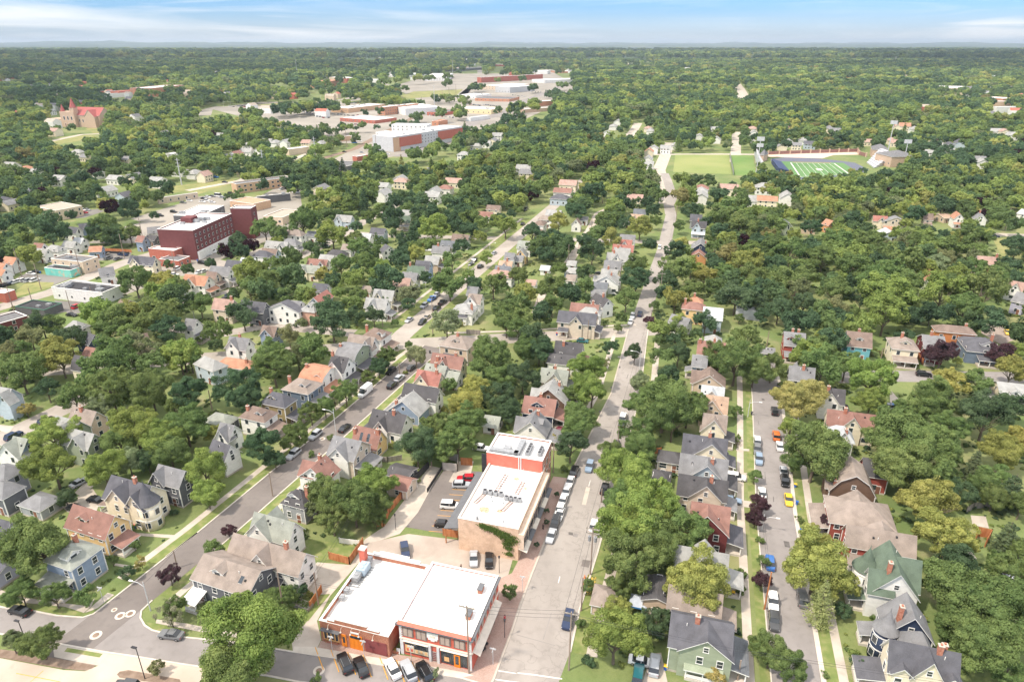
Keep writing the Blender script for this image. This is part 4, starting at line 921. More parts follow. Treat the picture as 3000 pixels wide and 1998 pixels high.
CROSS = [(-190,205),(-110,216),(-60,224),(-35,228.5),(0,230.5),(48,236),(62,236),(130,222),(200,205)]
cx1 = pts("J 1250 1195;J 1700 1195;J 2120 1190;K 330 1242;K 640 1258;K 980 1262")
cx2 = pts("K 930 1340;K 640 1330;K 330 1335;J 2060 1290;J 1480 1300;J 1250 1290")
strip('cross_street', dense([(-190,198),(-120,212),(-60,223),(-36,227),(0,232),(58,240)]), -5, 4.4, oldc_m, .006)
strip('upper_road', dense(C1b), -3.9, 3.9, oldc_m, .017)
# further streets seen between the trees
def far_street(name, a, mat, hw, z): strip(name, dense(pts(a), 12), -hw, hw, mat, z)
far_street('street', "H 600 330;H 1150 318;H 1450 322;H 2000 330;H 2500 335", mid_m, 4.2, .008)
far_street('street', "E -150 960;E 250 780;E 620 600;E 800 520", oldc_m, 4.0, .009)
far_street('alley', "K 480 600;K 640 340;K 720 220;K 790 80;O 1000 1560", conc_m, 2.3, .024)
far_street('alley', "K 215 1010;K 290 800;K 340 720", conc_m, 1.8, .024)
far_street('street', "J 350 500;J 520 420;J 700 330;J 1000 150;J 1200 50;J 1400 -60", oldc_m, 3.6, .011)
far_street('street', "J -100 470;J 600 240;J 1300 290;K 500 320;K 1340 345;K 1700 350", oldc_m, 3.6, .0115)
far_street('street', "I -200 1000;I 480 800;I 1100 545;I 1500 420;I 2100 560", oldc_m, 4.4, .0125)
far_street('street', "I 1550 950;I 2150 780;J 100 700", oldc_m, 2.2, .0127)
far_street('street', "I 1400 1120;I 2080 1180;J 100 1110;J 900 1180", oldc_m, 3.4, .0129)
far_street('street', "O 1420 1560;O 1350 1250;O 1410 1110;O 1440 1000", conc_m, 5.5, .026)
far_street('street', "K 1458 90;K 1440 0;O 1475 1500;O 1430 1350;O 1400 1280", old_m, 3.5, .0263)
far_street('street', "O 2050 1180;O 2060 1000;O 2060 900", conc_m, 5, .027)
far_street('street', "O 1000 1010;O 1110 900;O 1160 820", conc_m, 5.5, .0272)
far_street('street', "O 2060 460;O 2100 520;O 2140 610", conc_m, 12, .0274)
far_street('street', "L 2000 300;L 2100 275;L 2350 285;L 2800 300", conc_m, 4, .0276)
far_street('street', "O 1280 1108;O 1900 1105;O 2250 1108", conc_m, 4, .0278)

# the broad railway and arterial corridor, its parking fields and paved yards
PAVE = noise_mat("parking_asphalt", (.17,.16,.15), (.24,.225,.21), .03, .92)
CPAVE = noise_mat("pale_yard_concrete", (.25,.23,.20), (.34,.31,.27), .02, .92)
def yard(s, mat, name='parking_lot', z=None): return sheet(name, pts(s), mat, z if z is not None else .03 + gz())
yard("Z 0 720;Z 170 690;Z 560 480;Z 690 440;Z 700 520;Z 500 600;Z 230 700;Z 0 750", CPAVE, 'yard')
yard("Z 290 520;Z 600 450;Z 800 350;Z 1000 250;Z 900 200;Z 1000 170;Z 1250 170;Z 1270 190;Z 1240 260;Z 1080 330;Z 850 370;Z 690 440;Z 600 500;Z 330 560;Z 200 560", CPAVE, 'yard')
yard("Z 480 250;Z 600 235;Z 800 235;Z 950 260;Z 960 330;Z 760 330;Z 560 270", CPAVE, 'yard')
yard("Z 1060 190;Z 1260 160;Z 1330 200;Z 1240 260;Z 1080 250", CPAVE, 'yard')
yard("I 560 110;I 700 60;I 900 40;I 960 60;I 780 120;I 620 135", PAVE)
yard("I 800 480;I 860 420;I 1210 440;I 1180 500;I 900 515", PAVE)
yard("I 20 740;I 240 630;I 400 640;I 720 650;I 480 745;I 180 715", PAVE)
yard("I 500 880;I 900 900;I 930 960;I 640 1010;I 540 940", PAVE)
yard("I 1700 480;I 2000 420;I 2150 280;I 2180 330;I 1960 520;I 1750 560", CPAVE)
yard("I 1560 660;I 1650 540;I 1950 500;I 1980 600;I 1800 650", CPAVE)
yard("M 1650 1560;M 1850 1490;M 2160 1500;M 2100 1568;I 1900 60;I 1300 160;I 1200 130", CPAVE)
yard("I 140 800;I 250 705;I 500 715;I 470 760;I 140 850", dry_m, 'grass')
yard("M 440 1000;M 560 950;M 860 925;M 860 960;M 520 1020", dry_m, 'grass')
yard("M 780 870;M 950 850;M 1000 900;M 860 915", dry_m, 'grass')
yard("N 0 650;N 500 620;N 560 600;N 560 640;N 0 665", dry_m, 'grass')
yard("N 1300 580;N 1450 530;N 1900 510;N 1850 560;N 1350 600", dry_m, 'grass')
yard("M 1500 1480;M 1560 1400;M 2150 1330;M 2160 1370;M 1800 1480;M 1720 1440", dry_m, 'grass')
yard("O 1480 1270;O 1500 1110;O 1990 1110;O 2020 1290", noise_mat("sports_lawn", (.20,.25,.08), (.27,.29,.11), .02, .95), 'field')
yard("O 2030 1300;O 2010 1115;O 2215 1115;O 2240 1300", noise_mat("sports_lawn_green", (.13,.22,.06), (.18,.25,.08), .03, .95), 'field')
yard("L 2060 310;L 2350 300;L 2350 480;L 2150 480", dry_m, 'grass')
far_street('road', "M 400 1000;M 750 925;M 1000 915;M 1300 880", conc_m, 4, .06)
far_street('road', "M 1880 750;M 1900 700;M 2000 670;N 0 680;N 300 690;N 900 610;N 1200 530;N 1260 500", CPAVE, 9, .061)
far_street('road', "M 2350 660;N 500 650;N 760 610;N 1100 540", CPAVE, 8, .0612)
far_street('road', "N 1150 500;N 1200 470;N 1100 440;N 980 390;N 1040 360", CPAVE, 12, .0613)
far_street('road', "N 1340 1130;N 1750 960;N 2000 810;O 0 700;O 100 620;O 420 500;O 560 400", mid_m, 9, .0615)
far_street('railway', "N 560 1160;N 900 1060;N 1400 790;N 1620 680", soil_m, 4, .0617)
far_street('road', "M 1720 1440;M 2200 1350;N 500 1090;N 900 930", conc_m, 3.5, .0619)
far_street('road', "N 2040 440;N 1900 560;N 1950 500;N 2060 400;N 2050 300", CPAVE, 9, .0621)

# kerbs, verges and pavements of the near streets
def kerb(line, z=.13): strip('kerb', dense(line, 3), -.16, .16, curb_m, z, .13)
L1l = offs([Vector(p) for p in dense(C1)], -4.0); L1r = offs([Vector(p) for p in dense(C1)], 4.0)
kerb([p for p in L1l if p.y > 114] ); kerb([p for p in L1r if p.y > 113 and p.y < 218])
kerb(FRONT_T + [L1l[8]]); kerb([p for p in FRONT_M]); kerb(FRONT_B)
for s, o in ((-1,'l'),(1,'r')):
    ln = [p for p in dense(C1, 4) if 104 < p.y < 219]
    strip('verge', ln, s*4.2, s*6.5, grassv_m, .045)
    strip('sidewalk', ln, s*6.5, s*8.1, conc_m, .05 + .002*s)
sheet('sidewalk', pts("A -300 720;A 0 770;A 100 820;A 600 870;A 770 925;A 840 865;A 870 790;A 800 862;A 600 838;A 330 800;A 100 760;A 0 705;A -300 650"), conc_m, .052)
sheet('sidewalk', pts("A 840 870;A 930 790;A 990 740;A 1050 760;A 960 830;A 900 880;A 840 905;A 780 925"), conc_m, .055)
sheet('sidewalk', pts("A 1440 985;A 1700 1020;A 2000 1080;A 2300 1130;B -60 1130;B -60 1165;A 2300 1170;A 1900 1110;A 1650 1062;A 1430 1020"), conc_m, .053)
sheet('verge', pts("A 1340 1010;A 1430 1022;A 1660 1065;A 1650 1090;A 1480 1100;A 1400 1075"), grassv_m, .046)
sheet('verge', pts("A 320 850;A 500 880;A 760 920;A 740 948;A 520 940;A 290 890"), grassv_m, .046)
sheet('parking_lot', pts("A -300 1320;A 0 1340;A 590 1450;A 780 1460;A 900 1410;A 1000 1300;A 1230 1330;A 1710 1405;A 2350 1500;A 2350 1700;A -300 1700"), noise_mat("pale_lot_concrete", (.44,.365,.295), (.53,.45,.375), .15, .9, second=((.36,.30,.24), .5, .6, .8, .5)), .05)
sheet('sidewalk', pts("A 480 1200;A 960 1288;A 1000 1300;A 900 1410;A 830 1400;A 500 1330"), conc_m, .056)
sheet('verge', pts("A 620 1245;A 945 1300;A 915 1335;A 590 1280"), grassv_m, .0575)
sheet('flower_bed', pts("A -300 1230;A 100 1270;A 500 1340;A 880 1405;A 850 1435;A 780 1455;A 590 1440;A 0 1335;A -300 1290"), soil_m, .06, 'structure')
sheet('flower_bed', pts("A 1100 1465;A 1180 1450;A 1650 1535;A 1680 1600;A 1100 1520;A 1075 1490"), soil_m, .061, 'structure')
strip('parking_line', pts("A 150 1480;A 560 1560"), -.06, .06, yellow_m, .058); strip('parking_line', pts("A 400 1455;A 270 1568"), -.06, .06, yellow_m, .0582)
# brick-paved pavement round the shops
sheet('sidewalk', pts("B 600 1180;B 1000 1260;B 1900 1400;B 1920 1250;B 2080 900;B 2180 640;B 2352 560;C 60 440;C 130 200;C 230 -60;G 300 1400;G 380 1240;G 530 1260;C 395 0;C 290 300;C 185 560;C 75 850;C 0 1080;B 2180 1540;B 2120 1640;B 1880 1512;B 1400 1440;B 560 1262"), paver_m, .06)
sheet('kerb', pts("B 540 1240;B 1000 1320;B 1500 1400;B 1900 1470;B 2000 1500;B 1880 1520;B 1100 1395;B 340 1283;B 350 1235"), curb_m, .10, th=.1)
strip('kerb', dense([p for p in C2L if p.y < 245], 3), -.2, .2, conc_m, .12, .12)
strip('kerb', dense([p for p in C2R if 88 < p.y < 245], 3), -.15, .2, curb_m, .12, .12)
ln2 = [p for p in dense(C2R, 4) if 86 < p.y < 232]
strip('verge', ln2, .3, 2.9, grassv_m, .047); strip('sidewalk', ln2, 2.9, 4.9, conc_m, .0545)
ln2 = [p for p in dense(C2L, 4) if 152 < p.y < 232]
strip('sidewalk', ln2, -5.0, -3.2, conc_m, .0545)
ln3 = [p for p in dense(C3, 4) if p.y < 205]
strip('verge', ln3, -6.0, -4.2, grassv_m, .047); strip('sidewalk', ln3, -8.6, -6.9, conc_m, .055)
strip('kerb', ln3, -4.3, -4.05, curb_m, .12, .12); strip('kerb', ln3, 4.05, 4.9, curb_m, .12, .12)
strip('sidewalk', ln3, 7.0, 8.6, conc_m, .0551); strip('verge', ln3, 4.95, 7.0, grassv_m, .0471)
for s in (-1, 1):
    lu = [p for p in dense(C1b, 5) if 243 < p.y < 420]
    strip('sidewalk', lu, s*9.5, s*11, conc_m, .0552); strip('verge', lu, s*4.0, s*9.4, grassv_m, .0472)
strip('sidewalk', dense([(-25,237.5),(0,239.5),(48,246)]), -.2, 1.3, conc_m, .0553)
# parking yard, alleys and drives round the shops
sheet('parking_lot', pts("F 1725 1185;F 2060 1195;F 1960 1400;F 1860 1568;B 1860 60;B 1850 220;B 1365 135;F 1470 1568;F 1600 1340"), asph_m, .03)
sheet('parking_lot', pts("F 1870 1100;F 2000 1100;F 1950 1330;F 1770 1290"), conc_m, .0307)
sheet('alley', pts("F 1600 1140;F 1720 1170;F 1640 1290;F 1490 1568;B 1380 130;B 1320 200;B 960 320;B 1000 250;B 1180 130;F 1280 1568;F 1480 1300"), conc_m, .032)
sheet('alley', pts("B 1000 290;B 1400 200;B 1900 260;B 2380 360;B 2300 640;B 2100 580;B 1590 505;B 950 430;B 870 480"), noise_mat("pinkish_concrete", (.36,.30,.255), (.45,.385,.33), .2, .9, second=((.30,.25,.21), .5, .55, .8, .5)), .034)
sheet('driveway', pts("B 560 460;B 870 485;B 940 400;B 990 430;B 930 480;B 680 770;B 560 1000;B 600 1170;B 560 1250;B 340 1283;B 330 1190;B 420 1060;B 560 900;B 680 750;B 560 760;B 400 700;B 440 620"), conc_m, .035)
sheet('lawn', pts("B 480 250;B 900 300;B 860 420;B 560 450;B 470 300"), grassv_m, .037)
sheet('lawn', pts("B 200 900;B 500 780;B 680 755;B 560 900;B 480 1000;B 250 980"), grassv_m, .0373)
for i in range(9):   # painted bays in front of the shops
    x = [545,688,842,985,1138,1290,1435,-1,-1][i]
    if x > 0:
        y = 1243 + (x-545)*.155
        strip('parking_line', pts(f"B {x} {y};B {x+75} {y+205}"), -.07, .07, yellow_m, .125 if False else .112)
for i in range(10):
    strip('parking_line', pts(f"F {1830-i*27} {1310+i*48};F {1960-i*27} {1318+i*48}"), -.06, .06, yellow_m, .034)
strip('road_marking', pts("C 50 1475;C 200 1492;C 460 1530"), -.12, .12, whitep_m, .027)
strip('road_marking', pts("B 2200 1535;C 60 1565;C 460 1610"), -.12, .12, whitep_m, .0272)
strip('road_marking', pts("B 2225 1455;C 40 1480"), -.1, .1, whitep_m, .0274)
for i, (a, b_) in enumerate((("C 440 590","C 425 650"),("G 720 1275","G 705 1330"),("G 700 1340","G 660 1500"))):
    strip('road_marking', pts(a + ";" + b_), -.09 if i != 2 else -.5, .09 if i != 2 else .5, whitep_m if i != 2 else conc_m, .0276 + i*.0003)
sheet('road_patch', pts("C 650 435;C 725 445;C 705 510;C 635 495"), asph_m, .0285)
rp_ = random.Random(14)
for i in range(34):
    k_ = rp_.choice((0,0,1,2)); ln_ = (C2L, None, C1)[0] if k_ == 0 else C1 if k_ == 1 else C3
    if k_ == 0: y_ = rp_.uniform(92, 235); x_ = (y_-94)*.29 + rp_.uniform(2, 8)
    elif k_ == 1: y_ = rp_.uniform(110, 210); x_ = -75+(y_-101)*.378 + rp_.uniform(-3,3)
    else: y_ = rp_.uniform(95, 190); x_ = 52+(y_-97)*.29 + rp_.uniform(-3,3)
    L_ = rp_.uniform(1.5, 9) if i % 3 else rp_.uniform(.8, 2); w_ = rp_.uniform(.10,.22) if i % 3 else rp_.uniform(.5, 1.3); a_ = R(GU if k_ != 1 else GU-4.5) + rp_.choice((0,0,math.pi/2)) + rp_.uniform(-.06,.06)
    u_ = Vector((math.cos(a_), math.sin(a_)))*L_/2; v_ = Vector((-u_.y, u_.x)).normalized()*w_/2; c_ = Vector((x_, y_))
    sheet('road_patch', [c_-u_-v_, c_+u_-v_*rp_.uniform(.5,1), c_+u_+v_, c_-u_+v_*rp_.uniform(.6,1)], noise_mat("tar_patch", (.10,.092,.088), (.15,.138,.13), 1, .9) if k_ != 0 or i % 2 else mid_m, .0290+i*.00012)
for i, q in enumerate(("A 1105 953 .95","A 1197 933 .95","A 882 1130 1.05","A 1050 898 .55","B 578 1455 1.0","F 610 895 .8","F 1600 1248 .4","B 1865 535 0.5")):
    t_, x_, y_, r_ = q.split(); c = gp(t_, float(x_), float(y_)); r_ = float(r_)
    m1 = MB(); m1.poly([(c.x+math.cos(k*math.pi/12)*r_, c.y+math.sin(k*math.pi/12)*r_, .07 if i<4 else .045) for k in range(24)], 0)
    m1.poly([(c.x+math.cos(k*math.pi/12)*r_*.55, c.y+math.sin(k*math.pi/12)*r_*.55, .074 if i<4 else .049) for k in range(24)], 1)
    tag(m1.obj('manhole_cover', [curb_m, soil_m]), None, 'manhole', 'manhole covers in the roads')
# front walks and drives from houses to their pavements
def walk(s, mat=conc_m, name='path'): sheet(name, pts(s), mat, .056 + gz()*.1)
for s in ("A 1240 190;A 1600 210;A 1580 240;A 1240 215", "A 1060 470;A 1260 500;A 1250 530;A 1050 490", "E 560 1510;E 850 1350;E 930 1470;E 880 1568;E 700 1568;E 620 1568",
          "E 680 1400;E 780 1290;E 860 1330;E 760 1420", "C 1270 1300;C 1370 1290;C 1430 1568;C 1200 1568", "G 1980 1190;G 2160 1210;G 2160 1290;G 1990 1290",
          "G 2060 985;G 2180 990;G 2180 1010;G 2060 1005", "G 2040 1450;G 2200 1470;G 2200 1530;G 2040 1510", "E -60 760;E 130 780;E 80 850;E -60 800", "K 900 1250;K 940 1165;K 965 1170;K 940 1255",
          "H 1120 440;H 1260 600;H 1200 640;H 1120 560", "G 1310 1130;G 1470 1150;G 1460 1230;G 1330 1200", "D 1740 330;D 1800 280;D 1920 430;D 1850 440", "D 1860 30;D 2000 40;D 2030 150;D 1880 120"):
    walk(s)
sheet('gravel_yard', pts("L 1950 1090;L 2120 1080;L 2260 1240;L 2150 1290;L 1960 1180"), noise_mat("gravel", (.27,.22,.19), (.36,.30,.26), .8, .95), .04)

# ------------------------------------------------------------------ flat-roofed buildings
def solid(name, c, rough=.8, amt=.08, s=1.0):
    return noise_mat(name, sc(c, 1-amt), sc(c, 1+amt), s, rough, second=(sc(c,.8), .3, .55, .8, .4))
red_m = solid("red_painted_brick", (.55,.13,.09)); salmon_m = solid("salmon_red_wall", (.62,.17,.12)); orange_m = solid("orange_varnished_wood", (.72,.22,.02), .5)
plum_m = solid("plum_panel", (.22,.06,.06)); lace_m = solid("window_blind", (.42,.33,.28)); cement_m = solid("cream_stone", (.66,.60,.52))
flow_m = noise_mat("flowers", (.10,.14,.04), (.55,.36,.08), 3.5, .9, lo=.45, hi=.6)
greyg_m = solid("grey_green_roofing", (.14,.145,.155)); tile_m = solid("pale_glazed_brick", (.62,.46,.33), .8, .2, 3.0)
def brick_wall(name, c1, c2, mortar):
    m, n, l, b = base_mat(name); tc = n.new('ShaderNodeTexCoord'); mp = n.new('ShaderNodeMapping'); mp.inputs['Rotation'].default_value = (math.pi/2, 0, 0)
    bt = n.new('ShaderNodeTexBrick'); bt.inputs['Scale'].default_value = 3; bt.inputs['Color1'].default_value = (*c1,1); bt.inputs['Color2'].default_value = (*c2,1); bt.inputs['Mortar'].default_value = (*mortar,1); bt.inputs['Mortar Size'].default_value = .01
    l.new(tc.outputs['Object'], mp.inputs[0]); l.new(mp.outputs[0], bt.inputs['Vector'])
    t = n.new('ShaderNodeTexNoise'); t.inputs['Scale'].default_value = .8; t.inputs['Detail'].default_value = 6; l.new(tc.outputs['Object'], t.inputs['Vector'])
    r = n.new('ShaderNodeMapRange'); r.inputs[1].default_value = .4; r.inputs[2].default_value = .7; r.inputs[4].default_value = .5; l.new(t.outputs['Fac'], r.inputs[0])
    x = n.new('ShaderNodeMix'); x.data_type = 'RGBA'; l.new(r.outputs[0], x.inputs[0]); l.new(bt.outputs['Color'], x.inputs[6]); x.inputs[7].default_value = (*sc(c1,.65),1)
    l.new(x.outputs[2], b.inputs['Base Color']); b.inputs['Roughness'].default_value = .9; return m
oldbrick_m = brick_wall("weathered_brick", (.33,.12,.075), (.48,.21,.13), (.40,.28,.22))
palebrick_m = brick_wall("pale_brick", (.62,.42,.29), (.74,.55,.40), (.60,.50,.42))
def frame_of(t, n, e, g=None, free=False):
    P = [gp(t, n[i], n[i+1], e) for i in (0,2,4)]
    ab = P[1]-P[0]; ang = math.degrees(math.atan2(ab.y, ab.x)); 
    if not free: ang = snap(ang, GU if g is None else g)
    d = Vector((math.cos(R(ang)), math.sin(R(ang)))); nn = Vector((-d.y, d.x)); c = (P[0]+P[2])/2
    D = P[2]-P[0]
    return c, R(ang), abs(D.dot(d)), abs(D.dot(nn))
BLK = []
def block(name, label, cat, t, n, e, wall, roof, par=.6, win=None, faces='n1', cap=trim_m, g=None, free=False, fr=None, units=0):
    c, a, L, Wd = fr or frame_of(t, n, e, g, free)
    H = empty(name, (c.x, c.y, 0), a, label, cat)
    x, y = L/2, Wd/2
    m = MB(); m.box(-x, x, -y, -y+.3, 0, e); m.box(-x, x, y-.3, y, 0, e); m.box(-x, -x+.3, -y+.3, y-.3, 0, e); m.box(x-.3, x, -y+.3, y-.3, 0, e)
    m.obj('wall', wall, H)
    r = MB(); r.box(-x+.3, x-.3, -y+.3, y-.3, e-par-.2, e-par); RO = r.obj('roof', roof, H)
    k = MB(); q = .06
    k.box(-x-q, x+q, -y-q, -y+.36, e, e+.12); k.box(-x-q, x+q, y-.36, y+q, e, e+.12); k.box(-x-q, -x+.36, -y+.36, y-.36, e, e+.12); k.box(x-.36, x+q, -y+.36, y-.36, e, e+.12)
    k.obj('parapet_cap', cap, H)
    if win:
        rows, sp_, z0, zs = win[:4]; kk = win[4] if len(win) > 4 else 0
        for f in faces:
            span = L if f in 'nf' else Wd; cnt = min(int(span/sp_), 24)
            for ri in range(rows):
                for i in range(cnt):
                    u = -span/2 + span*(i+.5)/cnt
                    p = dict(n=((u,-y,0), math.pi), f=((u,y,0),0))[f] if f in 'nf' else (((x,u,0), -math.pi/2) if f == '1' else ((-x,u,0), math.pi/2))
                    put('window', FARWIN[kk], H, (p[0][0], p[0][1], z0+ri*zs), p[1])
    for i in range(units):
        rg = random.Random(int(c.x*7)+i); ux = rg.uniform(-x*.75, x*.75); uy = rg.uniform(-y*.7, y*.7); s = rg.uniform(.8, 1.8)
        u = MB(); u.box(ux-s, ux+s, uy-s*.7, uy+s*.7, e-par, e-par+s*.9); u.cone((ux,uy), s*.45, s*.45, e-par+s*.9, e-par+s*1.02, 10)
        u.obj('roof_unit', metal_m, RO)
    FOOT.append((c.x, c.y, a, x+2, y+2)); HOUSES.append(dict(o=H, X=c.x, Y=c.y, L=L, W=Wd, top=e, wall='', roof='', kind='f', e=e, opts='', label=label))
    H['w'] = 1; del H['w']
    return H, L, Wd
# --- the two shops at the corner
H, L, Wd = block('brick_shop', 'low weathered brick shop with orange garage door and curved white roof', 'shop', 'B', (580,992,1310,1088,1590,492), 4.9, oldbrick_m, membrane_m, .9)
x, y = L/2, Wd/2
m = MB()
for a, b, h in ((-.5,-.385,.0),(-.385,-.27,.45),(-.27,.20,.95),(.20,.37,.45),(.37,.5,.0)):
    if h: m.box(a*L, b*L, -y, -y+.3, 4.9+.12, 4.9+h+.1); 
    if h: m.box(a*L, b*L, -y-.05, -y+.4, 4.9+h+.1, 4.9+h+.28, 1)
    if h: m.box(a*L, b*L, y-.3, y, 4.9+.12, 4.9+h+.1, 1); m.box(a*L, b*L, y-.4, y+.05, 4.9+h+.1, 4.9+h+.25, 1)
m.obj('stepped_parapet', [oldbrick_m, trim_m], H)
m = MB(); n_ = 14
ring = [(-x+1.6+(2*x-2.2)*i/n_, 3.95+1.15*math.sin(math.pi*i/n_)) for i in range(n_+1)]
for (xa,za),(xb,zb) in zip(ring, ring[1:]): m.poly([(xa,-y+.8,za),(xb,-y+.8,zb),(xb,y-2.6,zb),(xa,y-2.6,za)])
m.poly([(a_, y-2.6, z_) for a_, z_ in ring]); m.poly([(a_, -y+.8, z_) for a_, z_ in ring][::-1])
m.obj('vault_roof', membrane_m, H)
def fx(f): return -x + f*L
m = MB(); m.box(fx(.045), fx(.265), -y-.06, -y+.02, .9, 3.0, 0)
for i in range(5): m.box(fx(.045+.055*i)-.09, fx(.045+.055*i)+.09, -y-.14, -y-.06, .8, 3.1, 1)
m.box(fx(.04), fx(.27), -y-.16, -y-.06, .72, .9, 1); m.obj('shop_window', [glass_m, solid("pale_orange_frame",(.68,.38,.15))], H)
m = MB(); m.box(fx(.02), fx(.30), -y-.75, -y, 3.25, 3.35, 0); m.obj('awning', greyg_m, H)
m = MB(); m.box(fx(.31), fx(.38), -y-.10, -y+.02, 0, 2.9, 0); m.box(fx(.33), fx(.36), -y-.13, -y-.10, 1.0, 2.4, 1); m.obj('door', [orange_m, glass_m], H)
m = MB(); m.box(fx(.43), fx(.615), -y-.10, -y+.02, 0, 3.35, 0); m.box(fx(.445), fx(.60), -y-.14, -y-.10, 2.65, 3.2, 1)
for i in range(4): m.box(fx(.43+.0617*i)-.04, fx(.43+.0617*i)+.04, -y-.14, -y-.10, 0, 2.6, 0)
m.obj('garage_door', [orange_m, glass_m], H)
m = MB(); m.box(fx(.65), fx(.965), -y-.09, -y+.02, 0.2, 3.1); m.obj('wall_panel', plum_m, H)
m = MB(); m.box(fx(.46), fx(.57), -y-.12, -y, 3.75, 4.05); m.obj('sign_board', trim_m, H)
for f in (.15,.34,.48,.60,.80):
    q = MB(); q.tube([(fx(f),-y,4.7),(fx(f),-y-.5,4.8),(fx(f),-y-.75,4.3)], .035, 5); q.cone((fx(f),-y-.75), .18, .05, 4.1, 4.32, 8); q.obj('barn_lamp', cement_m, H)
m = MB(); m.box(-x+.1, -x+1.3, y-3.2, y-2.0, 0, 8.3, 0); m.box(-x, -x+1.4, y-3.3, y-1.9, 8.3, 8.5, 1); m.obj('chimney', [salmon_m, cement_m], H)
RS = H
# rooftop machinery of the brick shop
for i, (uy, s, kk) in enumerate(((.25,1.1,2),(.38,.8,1),(.13,.8,1),(-.06,.5,1),(-.16,.45,1))):
    q = MB(); q.box(-x+.7, -x+.7+s*1.6, y*uy*2-s*1.2, y*uy*2+s*1.2, 4.5, 4.5+s*1.3)
    for j in range(kk): q.cone((-x+.7+s*.8, y*uy*2+(j-.5*(kk-1))*s), s*.4, s*.4, 4.5+s*1.3, 4.52+s*1.4, 12)
    q.obj('rooftop_unit', metal_m if i else solid("blue_grey_metal", (.36,.45,.52), .5), H)
q = MB()
for i in range(9): q.box(-x+.5, -x+4.6, y*.05+i*.7, y*.05+i*.7+.10, 4.35, 4.5)
for i in range(3): q.box(-x+.5+i*1.9, -x+.62+i*1.9, y*.05, y*.05+6, 4.2, 4.35)
q.obj('steel_platform', metal_m, H)

H, L, Wd = block('red_shop', 'two-storey red corner shop with white roof, grey quoins and dark cornice', 'shop', 'B', (1310,1000,2012,1100,2225,585), 7.6, red_m, membrane_m, .25)
x, y = L/2, Wd/2
m = MB()
m.box(-x-.5, x+.5, -y-.6, -y-.07, 7.25, 7.5, 1); m.slab([(-x-.1,-y-.55,7.52),(x+.1,-y-.55,7.52),(x+.1,-y-.06,7.95),(-x-.1,-y-.06,7.95)], .2, 2, 2); m.box(x+.07, x+.55, -y-.07, y, 7.25, 7.5, 1)
for i in range(40): m.box(-x+.2+i*(L-.4)/40, -x+.45+i*(L-.4)/40, -y-.35, -y, 6.95, 7.2, 0)
m.box(-x, x, -y-.12, -y, 6.7, 6.95, 0); m.box(-x, x+.1, -y-.25, -y, 3.85, 4.1, 0); m.box(x, x+.2, -y, y, 3.85, 4.1, 0)
m.obj('cornice', [cement_m, greyg_m, salmon_m], H)
for s in (-1, 1):
    q = MB()
    for k in range(10): q.box(s*x-(.55 if k%2 else .35) if s>0 else -x, s*x if s>0 else -x+(.55 if k%2 else .35), -y-.08, -y, 4.1+k*.26, 4.3+k*.26)
    q.box(s*x-.6 if s>0 else -x, s*x if s>0 else -x+.6, -y-.12, -y, 0, 3.85); q.obj('quoin', solid("pale_grey_stone", (.62,.62,.62)), H)
for f in (.09+.03, .31, .64, .84):
    q = MB(); w = .85; q.box(-x+f*L-w-.2, -x+f*L+w+.2, -y-.08, -y, 4.5, 6.5, 0); q.box(-x+f*L-w+.05, -x+f*L-.08, -y-.11, -y-.08, 4.65, 6.35, 1); q.box(-x+f*L+.08, -x+f*L+w-.05, -y-.11, -y-.08, 4.65, 6.35, 1)
    q.obj('window', [solid("taupe_frame", (.20,.155,.14)), lace_m], H)
m = MB(); a = -x+.47*L
for w, z0, z1 in ((1.05,5.5,6.65),(.85,5.1,5.5),(.35,4.85,5.1)): m.box(a-w, a+w, -y-.14, -y, z0, z1)
m.box(a-.5, a+.5, -y-.18, -y-.14, 5.7, 6.2, 1); m.obj('stone_plaque', [trim_m, cement_m], H)
shopf = solid("dark_shopfront", (.05,.06,.045), .4)
m = MB(); m.box(-x+.9, -x+.40*L, -y-.05, -y+.03, .6, 3.5, 0); m.obj('shop_window', [glass_m], H); m = MB(); m.box(-x+.58*L, x-.9, -y-.05, -y+.03, .3, 3.5, 0); m.obj('shop_window', [glass_m], H)
m = MB()
for i in range(7): u = -x+.9+i*(.40*L-.9)/6; m.box(u-.06, u+.06, -y-.1, -y-.05, .6, 3.5)
for i in range(6): u = -x+.58*L+i*(.42*L-.9)/5; m.box(u-.06, u+.06, -y-.1, -y-.05, .3, 3.5)
m.obj('mullion', shopf, H)
post_m = [solid("poster_orange",(.70,.42,.20)), solid("poster_cream",(.60,.50,.34)), solid("poster_red",(.55,.12,.08))]
for i, (f, k) in enumerate(((.07,0),(.13,1),(.20,1),(.265,1),(.33,1),(.62,0))):
    q = MB(); q.box(-x+f*L, -x+f*L+.9, -y-.12, -y-.10, .9, 2.6 if i < 2 else 1.9, k and 1); q.box(-x+f*L+.25, -x+f*L+.65, -y-.14, -y-.12, 1.2, 1.8, 2 if i < 2 else 0); q.obj('poster', post_m, H)
m = MB(); m.box(-x+.44*L, -x+.52*L, -y-.08, -y+.03, 0, 2.4, 0)
for k in range(5): m.box(-x+.455*L, -x+.505*L, -y-.1, -y-.08, .3+k*.42, .5+k*.42, 1)
m.obj('door', [solid("grey_door",(.32,.28,.25)), plum_m], H)
for f in (.425,.54):
    q = MB(); q.box(-x+f*L-.22, -x+f*L+.22, -y-.3, -y, 0, 3.85); q.obj('pilaster', solid("pale_grey_stone",(.62,.62,.62)), H)
m = MB(); m.box(-x+.755*L, -x+.84*L, -y-.14, -y-.10, 0, 3.0, 0); m.box(-x+.775*L, -x+.82*L, -y-.17, -y-.14, .8, 2.7, 1); m.obj('door', [orange_m, glass_m], H)
m = MB()
